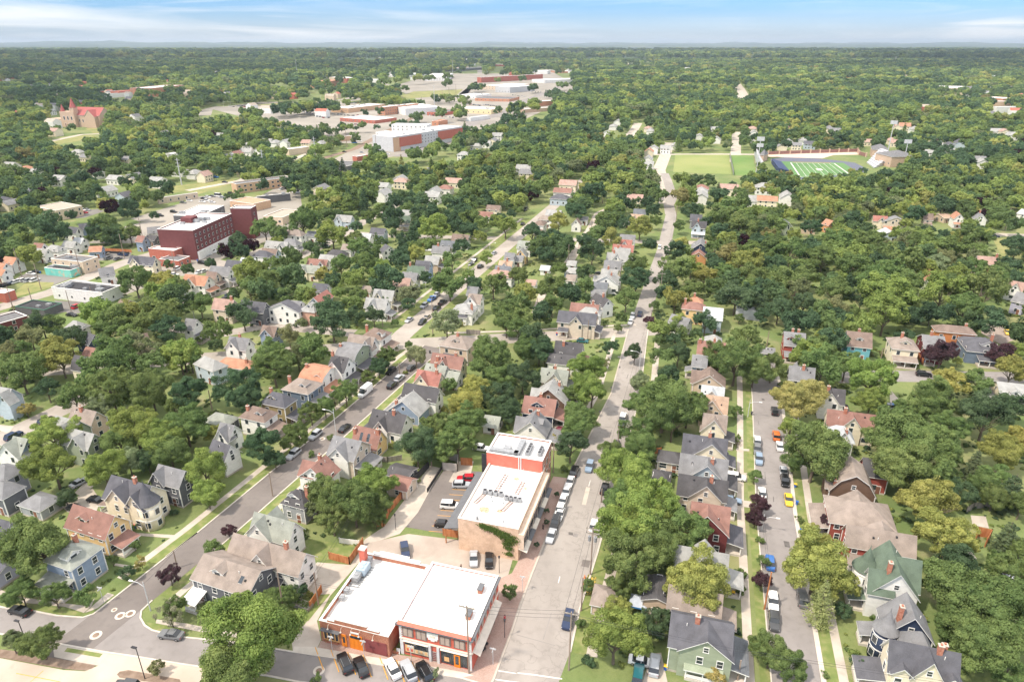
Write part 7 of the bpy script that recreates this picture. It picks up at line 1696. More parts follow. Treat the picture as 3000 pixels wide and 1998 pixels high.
CAR_DATA = """A 180 905 -100,-28 black sedan;A 1572 1122 -100,-14 grey sedan;A 1165 1600 -100,-15 dgrey suv
B 818 1385 -32,-72 black suv;B 967 1415 -30,-72 black sedan;B 1255 1432 -42,-75 white sedan;B 1400 1452 -36,-75 silver suv;B 1552 1466 -42,-75 black suv;B 1728 110 100,8 black hatch;B 1368 350 10,60 navy suv;B 2000 425 0,60 silver sedan;B 2142 440 0,60 black sedan
F 1932 1262 -100,0 red suv;F 1890 1318 100,0 silver suv;F 1782 1508 100,6 white smallvan;F 2072 982 V white suv;F 345 1036 d silver suv;F 545 860 d silver suv;F 815 795 u black sedan;F 1003 470 d white van;F 1252 402 u black suv;F 1318 338 u silver suv;F 1240 274 d black suv;F 1425 242 u dgrey hatch
J 1406 1057 d silver sedan;J 1527 1079 d black suv;J 1568 1032 d tan sedan;J 1545 928 d silver suv;J 1662 952 u black suv;J 1712 898 u black pickup;J 1615 865 d blue pickup;J 1657 830 d silver suv;J 1692 638 W black sedan;J 2062 567 u black suv;J 1976 544 d black sedan;J 2005 515 d black suv;J 2190 443 u silver sedan;J 1568 416 V white pickup;J 640 384 V black suv;J 1195 116 U white suv;J 1165 90 V black sedan
E 423 730 u black suv;E 125 868 u navy suv;E 735 1292 100,-55 silver sedan;E 885 1455 V black sedan;E 700 1530 V dgrey sedan
G 1020 696 U white minivan;G 1010 748 U dgrey sedan;G 954 948 U black sedan;G 712 1148 D lblue suv;G 572 1192 U black suv;G 532 1288 D white sedan;G 497 1380 D white sedan;G 465 1468 D white hatch;G 440 1552 D white suv;C 440 16 D white sedan;C 398 96 D black suv;C 360 215 D silver sedan;C 752 122 U white sedan;C 517 985 D navy suv;G 850 1350 U black sedan;G 432 826 U maroon suv;G 755 180 V black suv
K 648 1250 V teal hatch;K 1175 1004 U navy suv;K 1088 1076 D white sedan;K 1108 1024 D silver suv;K 1355 394 D white suv;K 800 632 V black sedan;K 100 178 u black suv;K 120 52 u black sedan;K 132 34 u dgrey suv
G 2052 1246 V white minivan;G 2018 1456 V lblue sedan;G 2252 912 U white suv;G 2252 995 D grey suv;G 2268 1083 D lblue suv;G 2298 1390 U white sedan
H 60 640 U black suv;H 75 866 U orange suv;H 108 960 U white sedan;H 143 1196 D silver sedan;H 155 1280 D black suv;H 190 1452 D yellow sedan;H 512 1552 V black sedan;H 1432 304 V black suv;H 1120 605 V silver suv;H 1170 610 V blue suv
C 1310 1403 U silver suv;C 1160 1490 U teal suv;C 1192 1368 V white sedan
D 20 460 U blue sedan;D 45 825 D white pickup;D 55 1000 D dgrey suv;D 318 795 U grey suv;D 2235 635 V silver suv
L 1625 293 V white suv;L 2085 288 V navy sedan;L 2200 1170 40,80 yellow sedan
I 285 632 V white sedan;I 332 616 V black sedan;I 45 740 U black suv;I 95 720 U silver sedan;I 140 708 U white sedan;I 175 696 U white sedan;I 213 690 U white hatch;I 268 694 U silver suv;I 318 692 U white suv;I 925 456 U black sedan;I 967 454 U tan sedan;I 995 492 U grey suv;I 1083 496 U grey sedan;I 1130 458 V navy pickup;I 345 514 V maroon pickup;I 445 520 V silver sedan;I 708 934 U red suv;I 1840 474 V maroon sedan;I 1870 464 V silver sedan;I 1897 454 V silver sedan;I 1937 432 V white van;I 1860 534 V black suv;I 1600 640 V white sedan;I 1635 584 U white suv;I 1830 618 U white sedan;I 1872 608 U white sedan;I 2092 844 u dgrey pickup;I 2147 824 u silver suv;I 1595 66 V black suv;I 590 110 V black sedan;I 640 107 V silver sedan;I 692 78 V black suv;I 740 73 V red sedan;I 777 70 V red sedan;I 762 48 V white suv;I 802 46 V silver sedan;I 657 1010 V black sedan;I 1470 100 V black suv
M 1870 1510 V black sedan;M 1910 1500 V white suv;M 1950 1490 V grey sedan;M 1740 1530 V white sedan;M 2010 1490 V white van;M 2040 1500 V silver sedan;M 2120 1465 V black suv;M 2160 1470 V grey sedan;M 1860 1540 V white sedan;M 1900 1530 V white suv;M 1950 1545 V white sedan;M 2065 1360 V black sedan;M 1980 1315 V blue pickup;M 1680 1548 V grey sedan
N 350 1415 V white sedan;N 290 1420 V black suv;N 370 1455 V white van;N 605 1085 V white sedan;N 812 1082 V black sedan;N 905 1000 V blue van;N 950 985 V white van;N 970 1088 V silver sedan;N 1500 1060 u white van;N 1590 1000 u silver sedan;N 1650 1000 u blue sedan;N 1690 960 u black sedan;N 1760 960 u white sedan;N 1800 925 u silver suv;N 1850 890 u red van;N 1210 1105 V white sedan;N 1160 1110 V white suv"""
for ln in CAR_DATA.split('\n'):
    for q in ln.split(';'):
        a = q.split(); t, x, y = a[0], float(a[1]), float(a[2]); p = gp(t, x, y, .6)
        if ',' in a[3]:
            dx, dy = map(float, a[3].split(',')); p2 = gp(t, x+dx*.3, y+dy*.3, .6); rz = math.atan2(p2.y-p.y, p2.x-p.x)
        else: rz = R(DIR[a[3]])
        far = p.length > 330
        car(p.x, p.y, rz, a[4], a[5], 'cars parked in the lots and along the streets', far)
# long rows of cars in the far lots
rg = random.Random(77)
for t, x0, y0, x1, y1, n in (('N',690,740,1050,760,16),('N',860,640,960,628,8),('N',900,830,985,840,6),('N',1910,640,2060,660,12),('N',2080,650,2250,668,10),('N',1580,745,1820,770,8),('N',560,760,680,775,9),('N',420,715,560,740,8),('N',1100,760,1240,770,6),('M',2100,665,2340,672,12),('O',0,560,120,580,6),('O',60,520,280,540,9),('N',1660,860,1740,800,5),('P',1900,700,2000,690,6),('N',220,1430,400,1390,6)):
    for i in range(n):
        f = (i + rg.uniform(.2,.8))/n; p = gp(t, x0+(x1-x0)*f, y0+(y1-y0)*f + rg.uniform(-3,3), .5)
        car(p.x, p.y, R(GU + rg.choice((0,180)) + rg.uniform(-3,3)), rg.choice(('white','silver','black','grey','white','red','navy','dgrey','tan')), rg.choice(('sedan','suv','sedan','minivan')), 'cars in the far lots of the commercial strip', True, .05)

# ------------------------------------------------------------------ poles, lamps and wires
polewood_m = noise_mat("weathered_pole", (.25,.19,.15), (.36,.29,.24), 2, .9, stretch=(1,1,.1)); steel_m = noise_mat("galvanised_steel", (.45,.46,.47), (.58,.58,.58), 1, .5)
TOPS = {}
def pole(t, bx, by, ty, kind='wood', key=None):
    b = gp(t, bx, by, 0); h = 11.0; tv = px(t, bx, ty)[1]
    for _ in range(25): u, v, s_ = proj(b.x, b.y, h); h = min(60, max(4, h + (v - tv)/s_*.8))
    nm = {'wood':'utility_pole','orange':'utility_pole','cross':'utility_pole','trans':'utility_pole','double':'utility_pole','lamp':'street_lamp','lampL':'street_lamp','lot':'street_lamp','steel':'steel_pole','sign':'street_sign','flood':'floodlight_mast','mast':'radio_mast','post':'lamp_post'}[kind]
    cat = {'utility_pole':'utility pole','street_lamp':'street lamp','steel_pole':'steel pole','street_sign':'street sign','floodlight_mast':'floodlight','radio_mast':'mast','lamp_post':'lamp post'}[nm]
    d = b.length; k = max(1, d/260)
    H = empty(nm, (b.x, b.y, 0), R(GU), None, cat)
    m = MB(); r0, r1 = {'steel':(.55,.3),'flood':(.45,.3),'mast':(.8,.25),'lot':(.09,.07),'lampL':(.12,.08),'lamp':(.12,.08),'sign':(.05,.05),'post':(.07,.05)}.get(kind, (.17*k**.5,.12*k**.5))
    m.tube([(0,0,0),(0,0,h)], [r0, r1], 8)
    mt = polewood_m if nm == 'utility_pole' else dark_m if kind in ('lot','post') else steel_m
    if kind == 'orange': mt = wood_m
    m.obj('pole', mt, H)
    if kind in ('cross','trans','double','wood') and h > 7:
        n_ = 2 if kind in ('double','trans') else 1 if kind == 'cross' else 0
        for i in range(n_):
            q = MB(); q.box(-.09, .09, -1.35, 1.35, h-.55-i*1.0, h-.38-i*1.0)
            for yy in (-1.25,-.6,.6,1.25): q.cone((0,yy), .07, .04, h-.38-i*1.0, h-.12-i*1.0, 6)
            q.obj('crossarm', greywood_m, H)
        if kind == 'trans':
            for yy in (-.6,.6): q = MB(); q.cone((0,yy), .3, .3, h-3.4, h-2.3, 10); q.cone((0,yy), .1, .05, h-2.3, h-2.0, 6); q.obj('transformer', metal_m, H)
    if kind in ('lamp','lampL'):
        s = 1 if kind == 'lampL' else -1
        q = MB(); q.tube([(0,0,h-1.2),(0,s*1.2,h-.5),(0,s*2.6,h-.45)], .06, 6); q.obj('arm', steel_m, H); q = MB(); q.box(-.16,.16,s*2.9-.4,s*2.9+.4,h-.52,h-.38); q.obj('lamp_head', trim_m, H)
    if kind == 'lot': q = MB(); q.box(-.2,.2,-.1,.9,h-.1,h+.05); q.obj('lamp_head', dark_m, H)
    if kind == 'post': q = MB(); q.cone((0,0), .16, .22, h-.05, h+.4, 8); q.cone((0,0), .24, .03, h+.4, h+.6, 8); q.obj('lamp_head', dark_m, H)
    if kind == 'sign': q = MB(); q.box(-.04,.04,-.55,.55,h-.35,h-.05); q.box(-.5,.5,-.035,.035,h-.65,h-.38); q.obj('sign_plate', steel_m, H)
    if kind == 'flood': q = MB(); q.box(-.5,.5,-3,3,h-2,h+1.2); q.obj('lamp_bank', steel_m, H)
    if kind == 'steel': q = MB(); 
    if kind == 'steel':
        for i in range(3): q.tube([(0,-2.2,h-1.5-i*2.4),(0,2.2,h-1.5-i*2.4)], .12, 5)
        q.obj('crossarm', steel_m, H)
    POLES.append((H, b.x, b.y, kind, h)); TOPS[key or (t,bx,by)] = (b, h)
POLES = []
POLE_DATA = """A 1385 905 640 lampL;A 1630 512 350 wood;A 1333 1530 1245 lot;A 955 832 742 sign;A 225 1150 1075 lot;B 268 975 550 wood;B 575 852 555 wood;B 1958 1480 855 cross;B 705 1290 1215 sign;B 997 1330 1260 sign;B 1430 1380 1320 sign;B 2235 560 525 post;B 1286 165 130 post;B 2285 1150 1040 post;B 2178 1400 1320 sign
C 720 575 140 trans;C 522 1450 915 cross;C 636 905 600 wood;C 2318 893 550 orange;C 2292 175 20 lamp;C 2068 1560 1360 wood;C 95 730 630 sign;G 1165 322 85 lampL;G 968 1010 805 trans;G 378 1205 940 wood;G 2165 695 535 lamp;G 820 1480 1380 wood
F 738 872 625 lampL;F 155 1422 1205 wood;F 1320 300 205 wood;F 1612 1145 940 wood;F 1045 1612 1330 trans;K 727 297 75 cross;K 1502 200 100 double;K 1358 872 625 cross;K 1275 1080 985 cross;K 517 562 365 wood;K 615 402 325 wood;K 1615 445 350 lamp;K 230 1005 855 wood;K 2335 1332 1160 wood;K 695 1242 1062 wood;K 1510 95 5 wood;K 2108 107 0 wood
J 2150 432 340 lamp;J 1620 993 860 wood;J 1625 1193 1068 wood;J 1950 592 540 lamp;J 1165 1122 1015 wood;J 1508 172 75 cross;J 530 122 50 wood;J 1562 790 770 sign;I 380 782 540 wood;I 750 657 410 cross;I 1145 492 270 wood;I 1335 412 120 wood;I 1620 642 430 wood;I 130 982 750 wood;I 310 942 765 wood;I 655 982 790 wood;I 860 892 755 wood;I 1790 1062 865 lampL;I 205 672 400 wood;E 1950 632 448 cross;E 18 430 250 wood;M 305 1568 1415 steel
M 1670 1387 1140 steel;N 80 1302 1060 steel;N 552 1167 945 steel;N 1642 697 470 steel;M 285 972 895 wood;M 355 702 620 wood;M 775 592 540 wood;M 550 727 660 wood;N 835 1042 850 wood;N 1150 1372 1210 wood;N 1808 362 220 mast;N 383 420 135 mast;M 350 280 20 mast
P 1240 1205 985 flood;P 1090 1135 810 flood;O 2242 1280 960 flood;O 2262 1150 1020 flood;P 2180 1342 1240 wood;P 2275 1462 1400 wood;P 495 1082 1010 wood;P 760 1018 965 wood;L 365 187 88 wood;L 1072 182 66 wood;L 2175 237 30 wood;H 1035 167 62 wood;H 1875 202 112 wood;O 330 1250 1170 wood;O 830 1560 1480 wood;O 2120 920 870 wood;O 2040 1560 1360 wood;M 2185 1320 1245 wood;M 2200 1330 1255 wood;M 2120 660 575 lamp;M 2055 665 618 lamp;M 2205 655 610 lamp;N 205 790 720 lamp;N 603 690 565 lamp;N 663 690 545 wood;N 1525 660 570 wood;N 1615 600 540 wood;N 1712 580 515 wood;N 1775 570 490 wood;N 1838 560 462 wood;N 1108 1090 930 wood"""
for ln in POLE_DATA.split('\n'):
    for q in ln.split(';'):
        a = q.split(); pole(a[0], float(a[1]), float(a[2]), float(a[3]), a[4], ' '.join(a[:2]))
WIRE_N = [0]
def wire(k0, k1, lanes=(-1.2,.0,1.2), drop=.55, lab=None):
    (p0, h0), (p1, h1) = TOPS[k0], TOPS[k1]; d = (p1-p0); n_ = Vector((-d.y, d.x)).normalized(); m = MB(); L_ = d.length
    for ln_ in lanes:
        P = []
        for i in range(9):
            t = i/8; q = p0 + d*t + n_*ln_; P.append((q.x, q.y, (h0-drop)*(1-t)+(h1-drop)*t - 4*t*(1-t)*L_*.022))
        m.tube(P, .022 if L_ < 90 else .03, 4, cap=False)
    o = m.obj('power_line', dark_m); tag(o, lab, 'power line'); WIRE_N[0] += 1
for k0, k1, lanes, lab in (("C 522","C 720",(-1.2,0,1.2),'power lines over the avenue kerb between the two nearest crossarm poles'),("C 720","G 968",(-1.2,0,1.2),'power lines running over the big tree right of the avenue'),
    ("G 968","G 1165",(-1.2,0,1.2),'power lines between the transformer pole and the lamp pole by the pine'),("G 1165","K 1275",(-1,0,1),'power lines beside the tall pine at the crossing'),("K 1275","K 1358",(-1,0,1),'power lines over the avenue beyond the purple trees'),
    ("B 1958","C 522",(-.8,0,.8),'power lines crossing the avenue from the corner shop'),("B 268","B 1958",(-.2,.2),'cables running past the fronts of the corner shops'),("B 575","F 1045",(-.3,.3),'cables over the fenced lawn behind the white apartment house'),
    ("A 1385","A 1630",(0,),'single cable along the curving street at the lower left'),("C 2318","C 2292",(0,.4),'cables above the right-hand pavement'),("B 268","B 575",(0,),'cable between the two bare poles by the drive'),("K 1358","K 1502",(-1,0,1),'power lines over the far part of the avenue')):
    wire(k0, k1, lanes, .5, lab)
_b, _h = TOPS["C 522"]; q = MB()
for dz in (0,.5): q.tube([(_b.x,_b.y,_h-.6-dz),(_b.x+25,_b.y-6,_h-1.6-dz),(_b.x+62,_b.y-14,_h-1-dz)], .022, 4, cap=False)
tag(q.obj('power_line', dark_m), 'cables crossing in front of the sage green house and larch', 'power line')

# ------------------------------------------------------------------ fences, sheds and yard things
def fence(lab, s, h, mat, t_=.10):
    P = pts(s); H = empty('fence', (P[0].x, P[0].y, 0), 0, lab, 'fence'); m = MB(); o = P[0]; pm = MB()
    for a, b in zip(P, P[1:]):
        d = (b-a); L_ = d.length; d = d/L_; n_ = Vector((-d.y,d.x))*t_/2; a_ = a-o; b_ = b-o
        m.slab([(*(a_-n_),h),(*(b_-n_),h),(*(b_+n_),h),(*(a_+n_),h)], h)
        k = max(1, int(L_/2.4))
        for i in range(k+1): c = a_ + d*L_*i/k; pm.box(c.x-.09,c.x+.09,c.y-.09,c.y+.09,0,h+.12)
    m.obj('panel', mat, H); pm.obj('post', mat, H)
for lab, s, h, mt in (
 ('orange-brown wooden fence round the lawn behind the white apartment house',"B 675 430;B 860 480;B 985 300",1.9,wood_m),('short orange wooden fence beside the raised planter',"B 500 890;B 605 735",1.8,wood_m),
 ('long orange wooden fence beside the alley and the big bright maple',"B 1105 130;B 1175 135;F 1225 1580;F 1385 1385",1.9,wood_m),('white panel fence behind the lawn',"B 770 280;B 950 305",1.3,trim_m),
 ('dark fence by the black shed roof above the alley',"F 1440 1310;F 1590 1160",2.0,dark_m),('black railing on the wall beside the asphalt car park',"F 1575 1385;F 1715 1165",1.1,dark_m),
 ('orange wooden screen at the back of the car park',"F 1885 1135;F 1985 1140",2.2,wood_m),('grey block bin enclosure behind the car park',"F 1712 1180;F 1850 1195;F 1858 1110;F 1745 1075;F 1712 1180",2.3,solid("grey_block",(.46,.43,.39))),
 ('orange wooden screen in front of the parked black hatchback',"B 1720 215;B 1855 235",1.9,wood_m),('bright orange wooden fence among the trees at right',"D 1905 260;D 1910 215;D 2035 240;D 1990 320",2.4,wood_m),
 ('pale new wooden fence by the grey garage at right',"D 2160 570;D 2260 575",2,solid("new_pine_board",(.60,.40,.24))),('orange wooden fence behind the hipped garage',"G 1290 1030;G 1365 1030",1.8,wood_m),
 ('grey wooden fence beside the lean yard by the avenue houses',"K 610 665;K 790 668",1.5,greywood_m),('grey wooden fence across the narrow lawn',"K 515 805;K 680 808",1.5,greywood_m),('brown fence below the brown roof terrace',"J 1935 1190;J 2060 1195",1.9,greywood_m),
 ('brown fence next to the yellow house sunroom',"F 1120 1100;F 1210 1110;F 1340 1090",1.6,greywood_m),('orange-brown fence behind the dark gambrel tree',"G 1230 1450;G 1440 1440",1.9,wood_m),('grey wooden fence behind the far right spruce',"D 1820 10;D 1880 -30;D 2050 -50",1.8,greywood_m),
 ('orange fence beside the restaurants far car park',"I 940 425;I 1210 440",1.6,wood_m),('brown wooden fence behind the purple maple in the middle distance',"J 1520 390;J 1680 398",1.8,wood_m),('orange fence beside the maroon house',"L 1370 1400;L 1420 1470",2,wood_m),
 ('black rail fence of the far car park',"I 810 440;I 1190 455",1.2,dark_m),('long chain-link fence between the two sports lawns',"O 2000 1120;O 2035 1300",3,metal_m),('pale timber fence in the distant garden',"M 985 1560;M 1210 1535",1.8,solid("new_pine_board",(.60,.40,.24)))):
    fence(lab, s, h, mt)
def simple_thing(name, cat, lab, t, x, y, build, rz=GU, group=None):
    p = gp(t, x, y, 0); H = empty(name, (p.x, p.y, 0), R(rz), lab, cat, group); build(H); return H
def tent(H):
    q = MB()
    for sx in (-1.5,1.5):
        for sy in (-1.5,1.5): q.tube([(sx,sy,0),(sx,sy,2.3)], .04, 5)
    q.obj('leg', metal_m, H); q = MB(); a = 1.65
    for p0, p1 in (((-a,-a),(a,-a)),((a,-a),(a,a)),((a,a),(-a,a)),((-a,a),(-a,-a))): q.poly([(*p0,2.3),(*p1,2.3),(0,0,3.3)])
    q.obj('canopy', solid("pale_canvas",(.42,.46,.52)), H); q = MB()
    q.box(-a,a,-a-.02,-a,1.95,2.3); q.box(-a,a,a,a+.02,1.95,2.3); q.box(-a-.02,-a,-a,a,1.95,2.3); q.box(a,a+.02,-a,a,1.95,2.3); q.obj('valance', solid("blue_canvas",(.06,.22,.50)), H)
simple_thing('gazebo_tent','tent','pale canopy tent with blue valance beside the tan house','C',1155,900,tent)
def bin_(col):
    def f(H):
        q = MB(); q.tube([(0,0,0),(0,0,.95)], [.25,.32], 6); q.obj('bin_body', solid(col[0]+"_plastic", col[1], .5), H); q = MB(); q.box(-.34,.34,-.34,.34,.95,1.03); q.obj('lid', solid(col[2]+"_plastic", col[3], .5), H)
    return f
BL, YE, RE, GY = ('blue',(.04,.13,.42)), ('yellow',(.80,.50,.04)), ('red',(.55,.04,.05)), ('dark_grey',(.06,.06,.065))
for lab, t, x, y, b, l_ in (('blue bin with yellow lid by the sage green house','C',1408,1445,BL,YE),('red-lidded bin beside the cream turret house','A',1285,150,BL,RE),('second blue bin beside the cream turret house','A',1240,150,BL,RE),('small blue bin on the verge by the right-hand street','D',300,190,BL,BL),
    ('yellow-lidded blue bin near the yellow parked car','H',262,1500,BL,BL),('yellow-lidded bin at the kerb under the right-hand tree','H',248,1340,BL,YE),('red bin in front of the pale beige farmhouse','K',412,1200,BL,RE),('blue bin near the farmhouse bay window','K',735,1195,BL,BL),('red-topped bin near the farmhouse bay window','K',715,1193,BL,RE),
    ('blue-grey bin by the maroon house','L',1432,1460,BL,BL),('yellow-lidded bin on the porch path of the tan house','C',2030,765,GY,YE),('black bin at the kerb of the right-hand street','G',2200,675,GY,GY),('black bin beside the crossroads house','F',1598,110,GY,GY),('blue bin at the maroon apartment yard','I',1815,522,BL,BL),('blue bin at the mural building lot','I',375,632,BL,BL)):
    simple_thing('wheeled_bin','bin',lab,t,x,y,bin_((b[0],b[1],l_[0],l_[1])), GU, 'wheeled rubbish bins')
def planter_box(H):
    q = MB(); q.box(-1.3,1.3,-.35,.35,0,.5); q.obj('box', solid("terracotta",(.40,.16,.10)), H)
    rr = np.random.default_rng(int(abs(H.location.x*31))); P = rr.normal(size=(160,3))*np.array([.6,.16,.14]) + np.array([0,0,.62]); P[:,0] = np.clip(P[:,0],-1.3,1.3)
    me_ = cards('flowers', P, rr.normal(0,.6,P.shape)+np.array([0,0,1]), .12, rr.uniform(.2,1,160), leaf_m, rr); o = bpy.data.objects.new('flowers', me_); o.color = (.40,.36,.10,1); link(o, H)
for i, (lab, x, y) in enumerate((('flower box under the orange-framed shop window','700 1195'.split()[0],1195),('flower box at the left end of the plum wall panel',1110,1252),('flower box in the middle of the plum wall panel',1180,1265),('flower box at the right end of the plum wall panel',1255,1278),('flower box left below the poster windows',1400,1290),('flower box in the middle of the poster windows',1475,1302),('flower box right below the poster windows',1560,1318),('flower box left of the orange shop door',1745,1345),('flower box at the corner post of the red shop',1925,1372))):
    simple_thing('flower_box','planter',lab,'B',float(x),y,planter_box, GU-90, 'flower boxes along the shop fronts')
def raised(H):
    q = MB(); q.box(-2.2,2.2,-.9,.9,0,.75); q.obj('box', greywood_m, H); rr = np.random.default_rng(9); P = rr.uniform(-1,1,(300,3))*np.array([2,.75,.12])+np.array([0,0,.85])
    o = bpy.data.objects.new('plants', cards('plants', P, rr.normal(0,.6,P.shape)+np.array([0,0,1]), .14, rr.uniform(.2,.9,300), leaf_m, rr)); o.color = (.16,.24,.06,1); link(o, H)
simple_thing('raised_planter','planter','raised grey wooden planting bed on the lawn beside the maple','B',420,860,raised,GU-90-8)
def table(H):
    q = MB(); q.tube([(0,0,0),(0,0,.72)], .04, 6); q.cone((0,0), .45, .45, .72, .76, 12); q.obj('table_top', dark_m, H)
def chair(H):
    q = MB(); q.box(-.22,.22,-.22,.22,.42,.46); q.obj('seat', dark_m, H); q = MB(); q.box(-.22,.22,.20,.23,.46,.9); q.obj('backrest', dark_m, H); q = MB()
    for sx in (-.2,.2):
        for sy in (-.2,.2): q.tube([(sx,sy,0),(sx,sy,.42)], .02, 4)
    q.obj('leg', dark_m, H)
for i, (x, y) in enumerate(((2215,905),(2195,960),(2170,1030),(2130,1100),(2110,1230),(2090,1275))):
    w_ = ('topmost','second','third','fourth','fifth','lowest')[i]
    simple_thing('cafe_table','table',f'{w_} dark cafe table on the brick pavement beside the red shop','B',x,y,table,0,'cafe tables beside the red shop')
    for j, (dx, dy) in enumerate(((-12,8),(12,-8))):
        simple_thing('cafe_chair','chair',f'dark chair {"left" if j == 0 else "right"} of the {w_} cafe table beside the red shop','B',x+dx,y+dy,chair,GU+(90 if j else -90),'cafe chairs beside the red shop')
for i, (x, y) in enumerate(((1312,1290),(1677,1340))):
    def board(H):
        q = MB(); q.slab([(-.35,-.3,.1),(.35,-.3,.1),(.35,.0,1.1),(-.35,.0,1.1)], .04); q.slab([(-.35,.02,1.1),(.35,.02,1.1),(.35,.32,.1),(-.35,.32,.1)], .04); q.obj('board', trim_m, H)
    simple_thing('pavement_sign','sign',('white folding sign board between the brick shop and the red shop','white folding sign board by the narrow middle door')[i],'B',x,y,board,GU-90)
def cone_(H):
    q = MB(); q.tube([(0,0,0),(0,0,.9)], [.2,.04], 8); q.obj('cone', solid("orange_plastic",(.80,.22,.05),.5), H)
for lab, t, x, y in (('orange barrel cone beside the avenue flower bed','C',660,660),('orange and white cone above the other by the flower bed','C',668,605)): simple_thing('traffic_cone','traffic cone',lab,t,x,y,cone_)
_f = sheet('flower_bed', pts("C 700 570;C 775 600;C 760 760;C 655 765;C 655 680"), flow_m, .08)
def boat_roof(H): pass

# ------------------------------------------------------------------ people
skin_m = solid("skin", (.50,.32,.24), .6); hair_m = solid("dark_hair", (.05,.035,.025), .7)
def person(t, x, y, rz, shirt, trousers, lab, stride=.0, sit=False):
    p = gp(t, x, y, 0); H = empty('person', (p.x, p.y, 0), R(rz), lab, 'person')
    hz = .46 if sit else .92
    J = {}
    V = [(0,0,hz),(0,0,hz+.28),(0,0,hz+.50),(0,0,hz+.60),(0,.01,hz+.72)]; Rr = [.15,.135,.15,.06,.10]; E = [(0,1),(1,2),(2,3),(3,4)]
    for s in (-1,1):
        b = len(V)
        if sit: V += [(s*.10,.02,hz),(s*.11,.42,hz+.02),(s*.11,.45,.08),(s*.11,.58,.05)]
        else: V += [(s*.10,0,hz-.06),(s*.11,s*stride*.5+.03,.50),(s*.11,s*stride-.04,.09),(s*.11,s*stride+.12,.05)]
        Rr += [.11,.075,.05,.045]; E += [(0,b),(b,b+1),(b+1,b+2),(b+2,b+3)]
        b = len(V); V += [(s*.20,0,hz+.48),(s*.26,-s*stride*.3,hz+.22),(s*.26,-s*stride*.6+.10,hz-.02),(s*.26,-s*stride*.7+.14,hz-.10)]
        Rr += [.065,.048,.036,.035]; E += [(2,b),(b,b+1),(b+1,b+2),(b+2,b+3)]
    me_ = bpy.data.meshes.new('body'); me_.from_pydata(V, E, []); o = bpy.data.objects.new('body', me_); link(o, H)
    sk = o.modifiers.new('skin', 'SKIN'); lay = me_.skin_vertices[0] if me_.skin_vertices else None
    if lay is None:
        import bmesh
        bm = bmesh.new(); bm.from_mesh(me_); ly = bm.verts.layers.skin.verify()
        bm.verts.ensure_lookup_table()
        for i, v in enumerate(bm.verts): v[ly].radius = (Rr[i], Rr[i]*.8); v[ly].use_root = (i == 0)
        bm.to_mesh(me_); bm.free()
    else:
        for i in range(len(V)): lay.data[i].radius = (Rr[i], Rr[i]*.8)
        lay.data[0].use_root = True
    o.modifiers.new('sub', 'SUBSURF').levels = 1; me_.materials.append(skin_m)
    q = MB(); q.tube([(0,0,hz-.02),(0,0,hz+.25),(0,0,hz+.52)], [.185,.17,.20], 10)
    for s in (-1,1): q.tube([(s*.16,0,hz+.50),(s*.265,-s*stride*.3,hz+.22)], [.085,.07], 7)
    q.obj('shirt', solid(shirt[0], shirt[1]), H)
    q = MB()
    for s in (-1,1):
        if sit: q.tube([(s*.10,0,hz),(s*.11,.44,hz+.02),(s*.11,.46,.15)], [.125,.10,.075], 8)
        else: q.tube([(s*.09,0,hz+.02),(s*.11,s*stride*.5+.03,.50)] + ([(s*.11,s*stride-.04,.12)] if trousers[0] != 'shorts_dark' else []), [.125,.095] + ([.07] if trousers[0] != 'shorts_dark' else []), 8)
    q.obj('trousers', solid(trousers[0], trousers[1]), H)
    q = MB(); q.tube([(0,-.02,hz+.70),(0,-.03,hz+.80),(0,-.02,hz+.86)], [.112,.118,.05], 9); q.obj('hair', hair_m, H)
BK = ('black_cloth',(.03,.03,.035)); RD = ('red_cloth',(.55,.05,.08)); WH = ('white_cloth',(.72,.72,.70)); JN = ('blue_jeans',(.10,.15,.25)); SH = ('shorts_dark',(.05,.05,.06)); GYc = ('grey_cloth',(.30,.31,.33)); BR = ('brown_cloth',(.26,.14,.09))
person('B', 2285, 1005, GU, RD, SH, 'person in a red top walking up the brick pavement', .28)
person('B', 1885, 540, GU+60, BK, BK, 'person in dark clothes walking across the alley behind the shops', .2)
person('C', 155, 275, GU+180, WH, JN, 'person in white shirt on the pavement near the silver car', .15)
person('B', 2225, 895, GU-90, WH, JN, 'person in white sitting at the topmost cafe table', 0, True)
person('B', 2150, 1095, GU-90, WH, BK, 'person in white sitting at the fourth cafe table', 0, True)
person('B', 2080, 1262, GU+90, WH, BK, 'person in white sitting at the lowest cafe table', 0, True)
person('C', 300, 110, GU, BR, JN, 'person in brown by the young tree beside the black car', .1)
person('C', 285, 160, GU+30, BK, BK, 'person in black standing on the brick pavement by the kerb', .1)

# ------------------------------------------------------------------ labels that single each thing out
WN = dict(white='white', cream='cream', yellow='yellow', blue='blue', lblue='pale blue', grey='grey', dgrey='dark grey', tan='tan', beige='beige', maroon='maroon', sage='sage green', orange='orange', navy='navy', teal='turquoise', brown='brown', red='red', olive='mustard', slateblue='slate-blue', pink='pink', brick='brick', rust='orange', dteal='teal', lilac='lilac-grey', brickred='brick-red')
RN = dict(slate='slate', charcoal='charcoal', grey='grey', lgrey='pale grey', ggrey='grey-green', brown='brown', taupe='taupe', redbrown='red-brown', red='red', orange='orange', tan='salmon', green='green', white='white', silver='silver', pink='dusty pink', black='black', steel='blue-grey', sage='sage')
USED = set()
LM = []        # landmarks: (phrase, x, y)
for h in HOUSES:
    if h['label'] and h['label'] != 'x':
        h['label'] = ' '.join(h['label'].split()[:16])
        h['o']['label'] = h['label']; USED.add(h['label'])
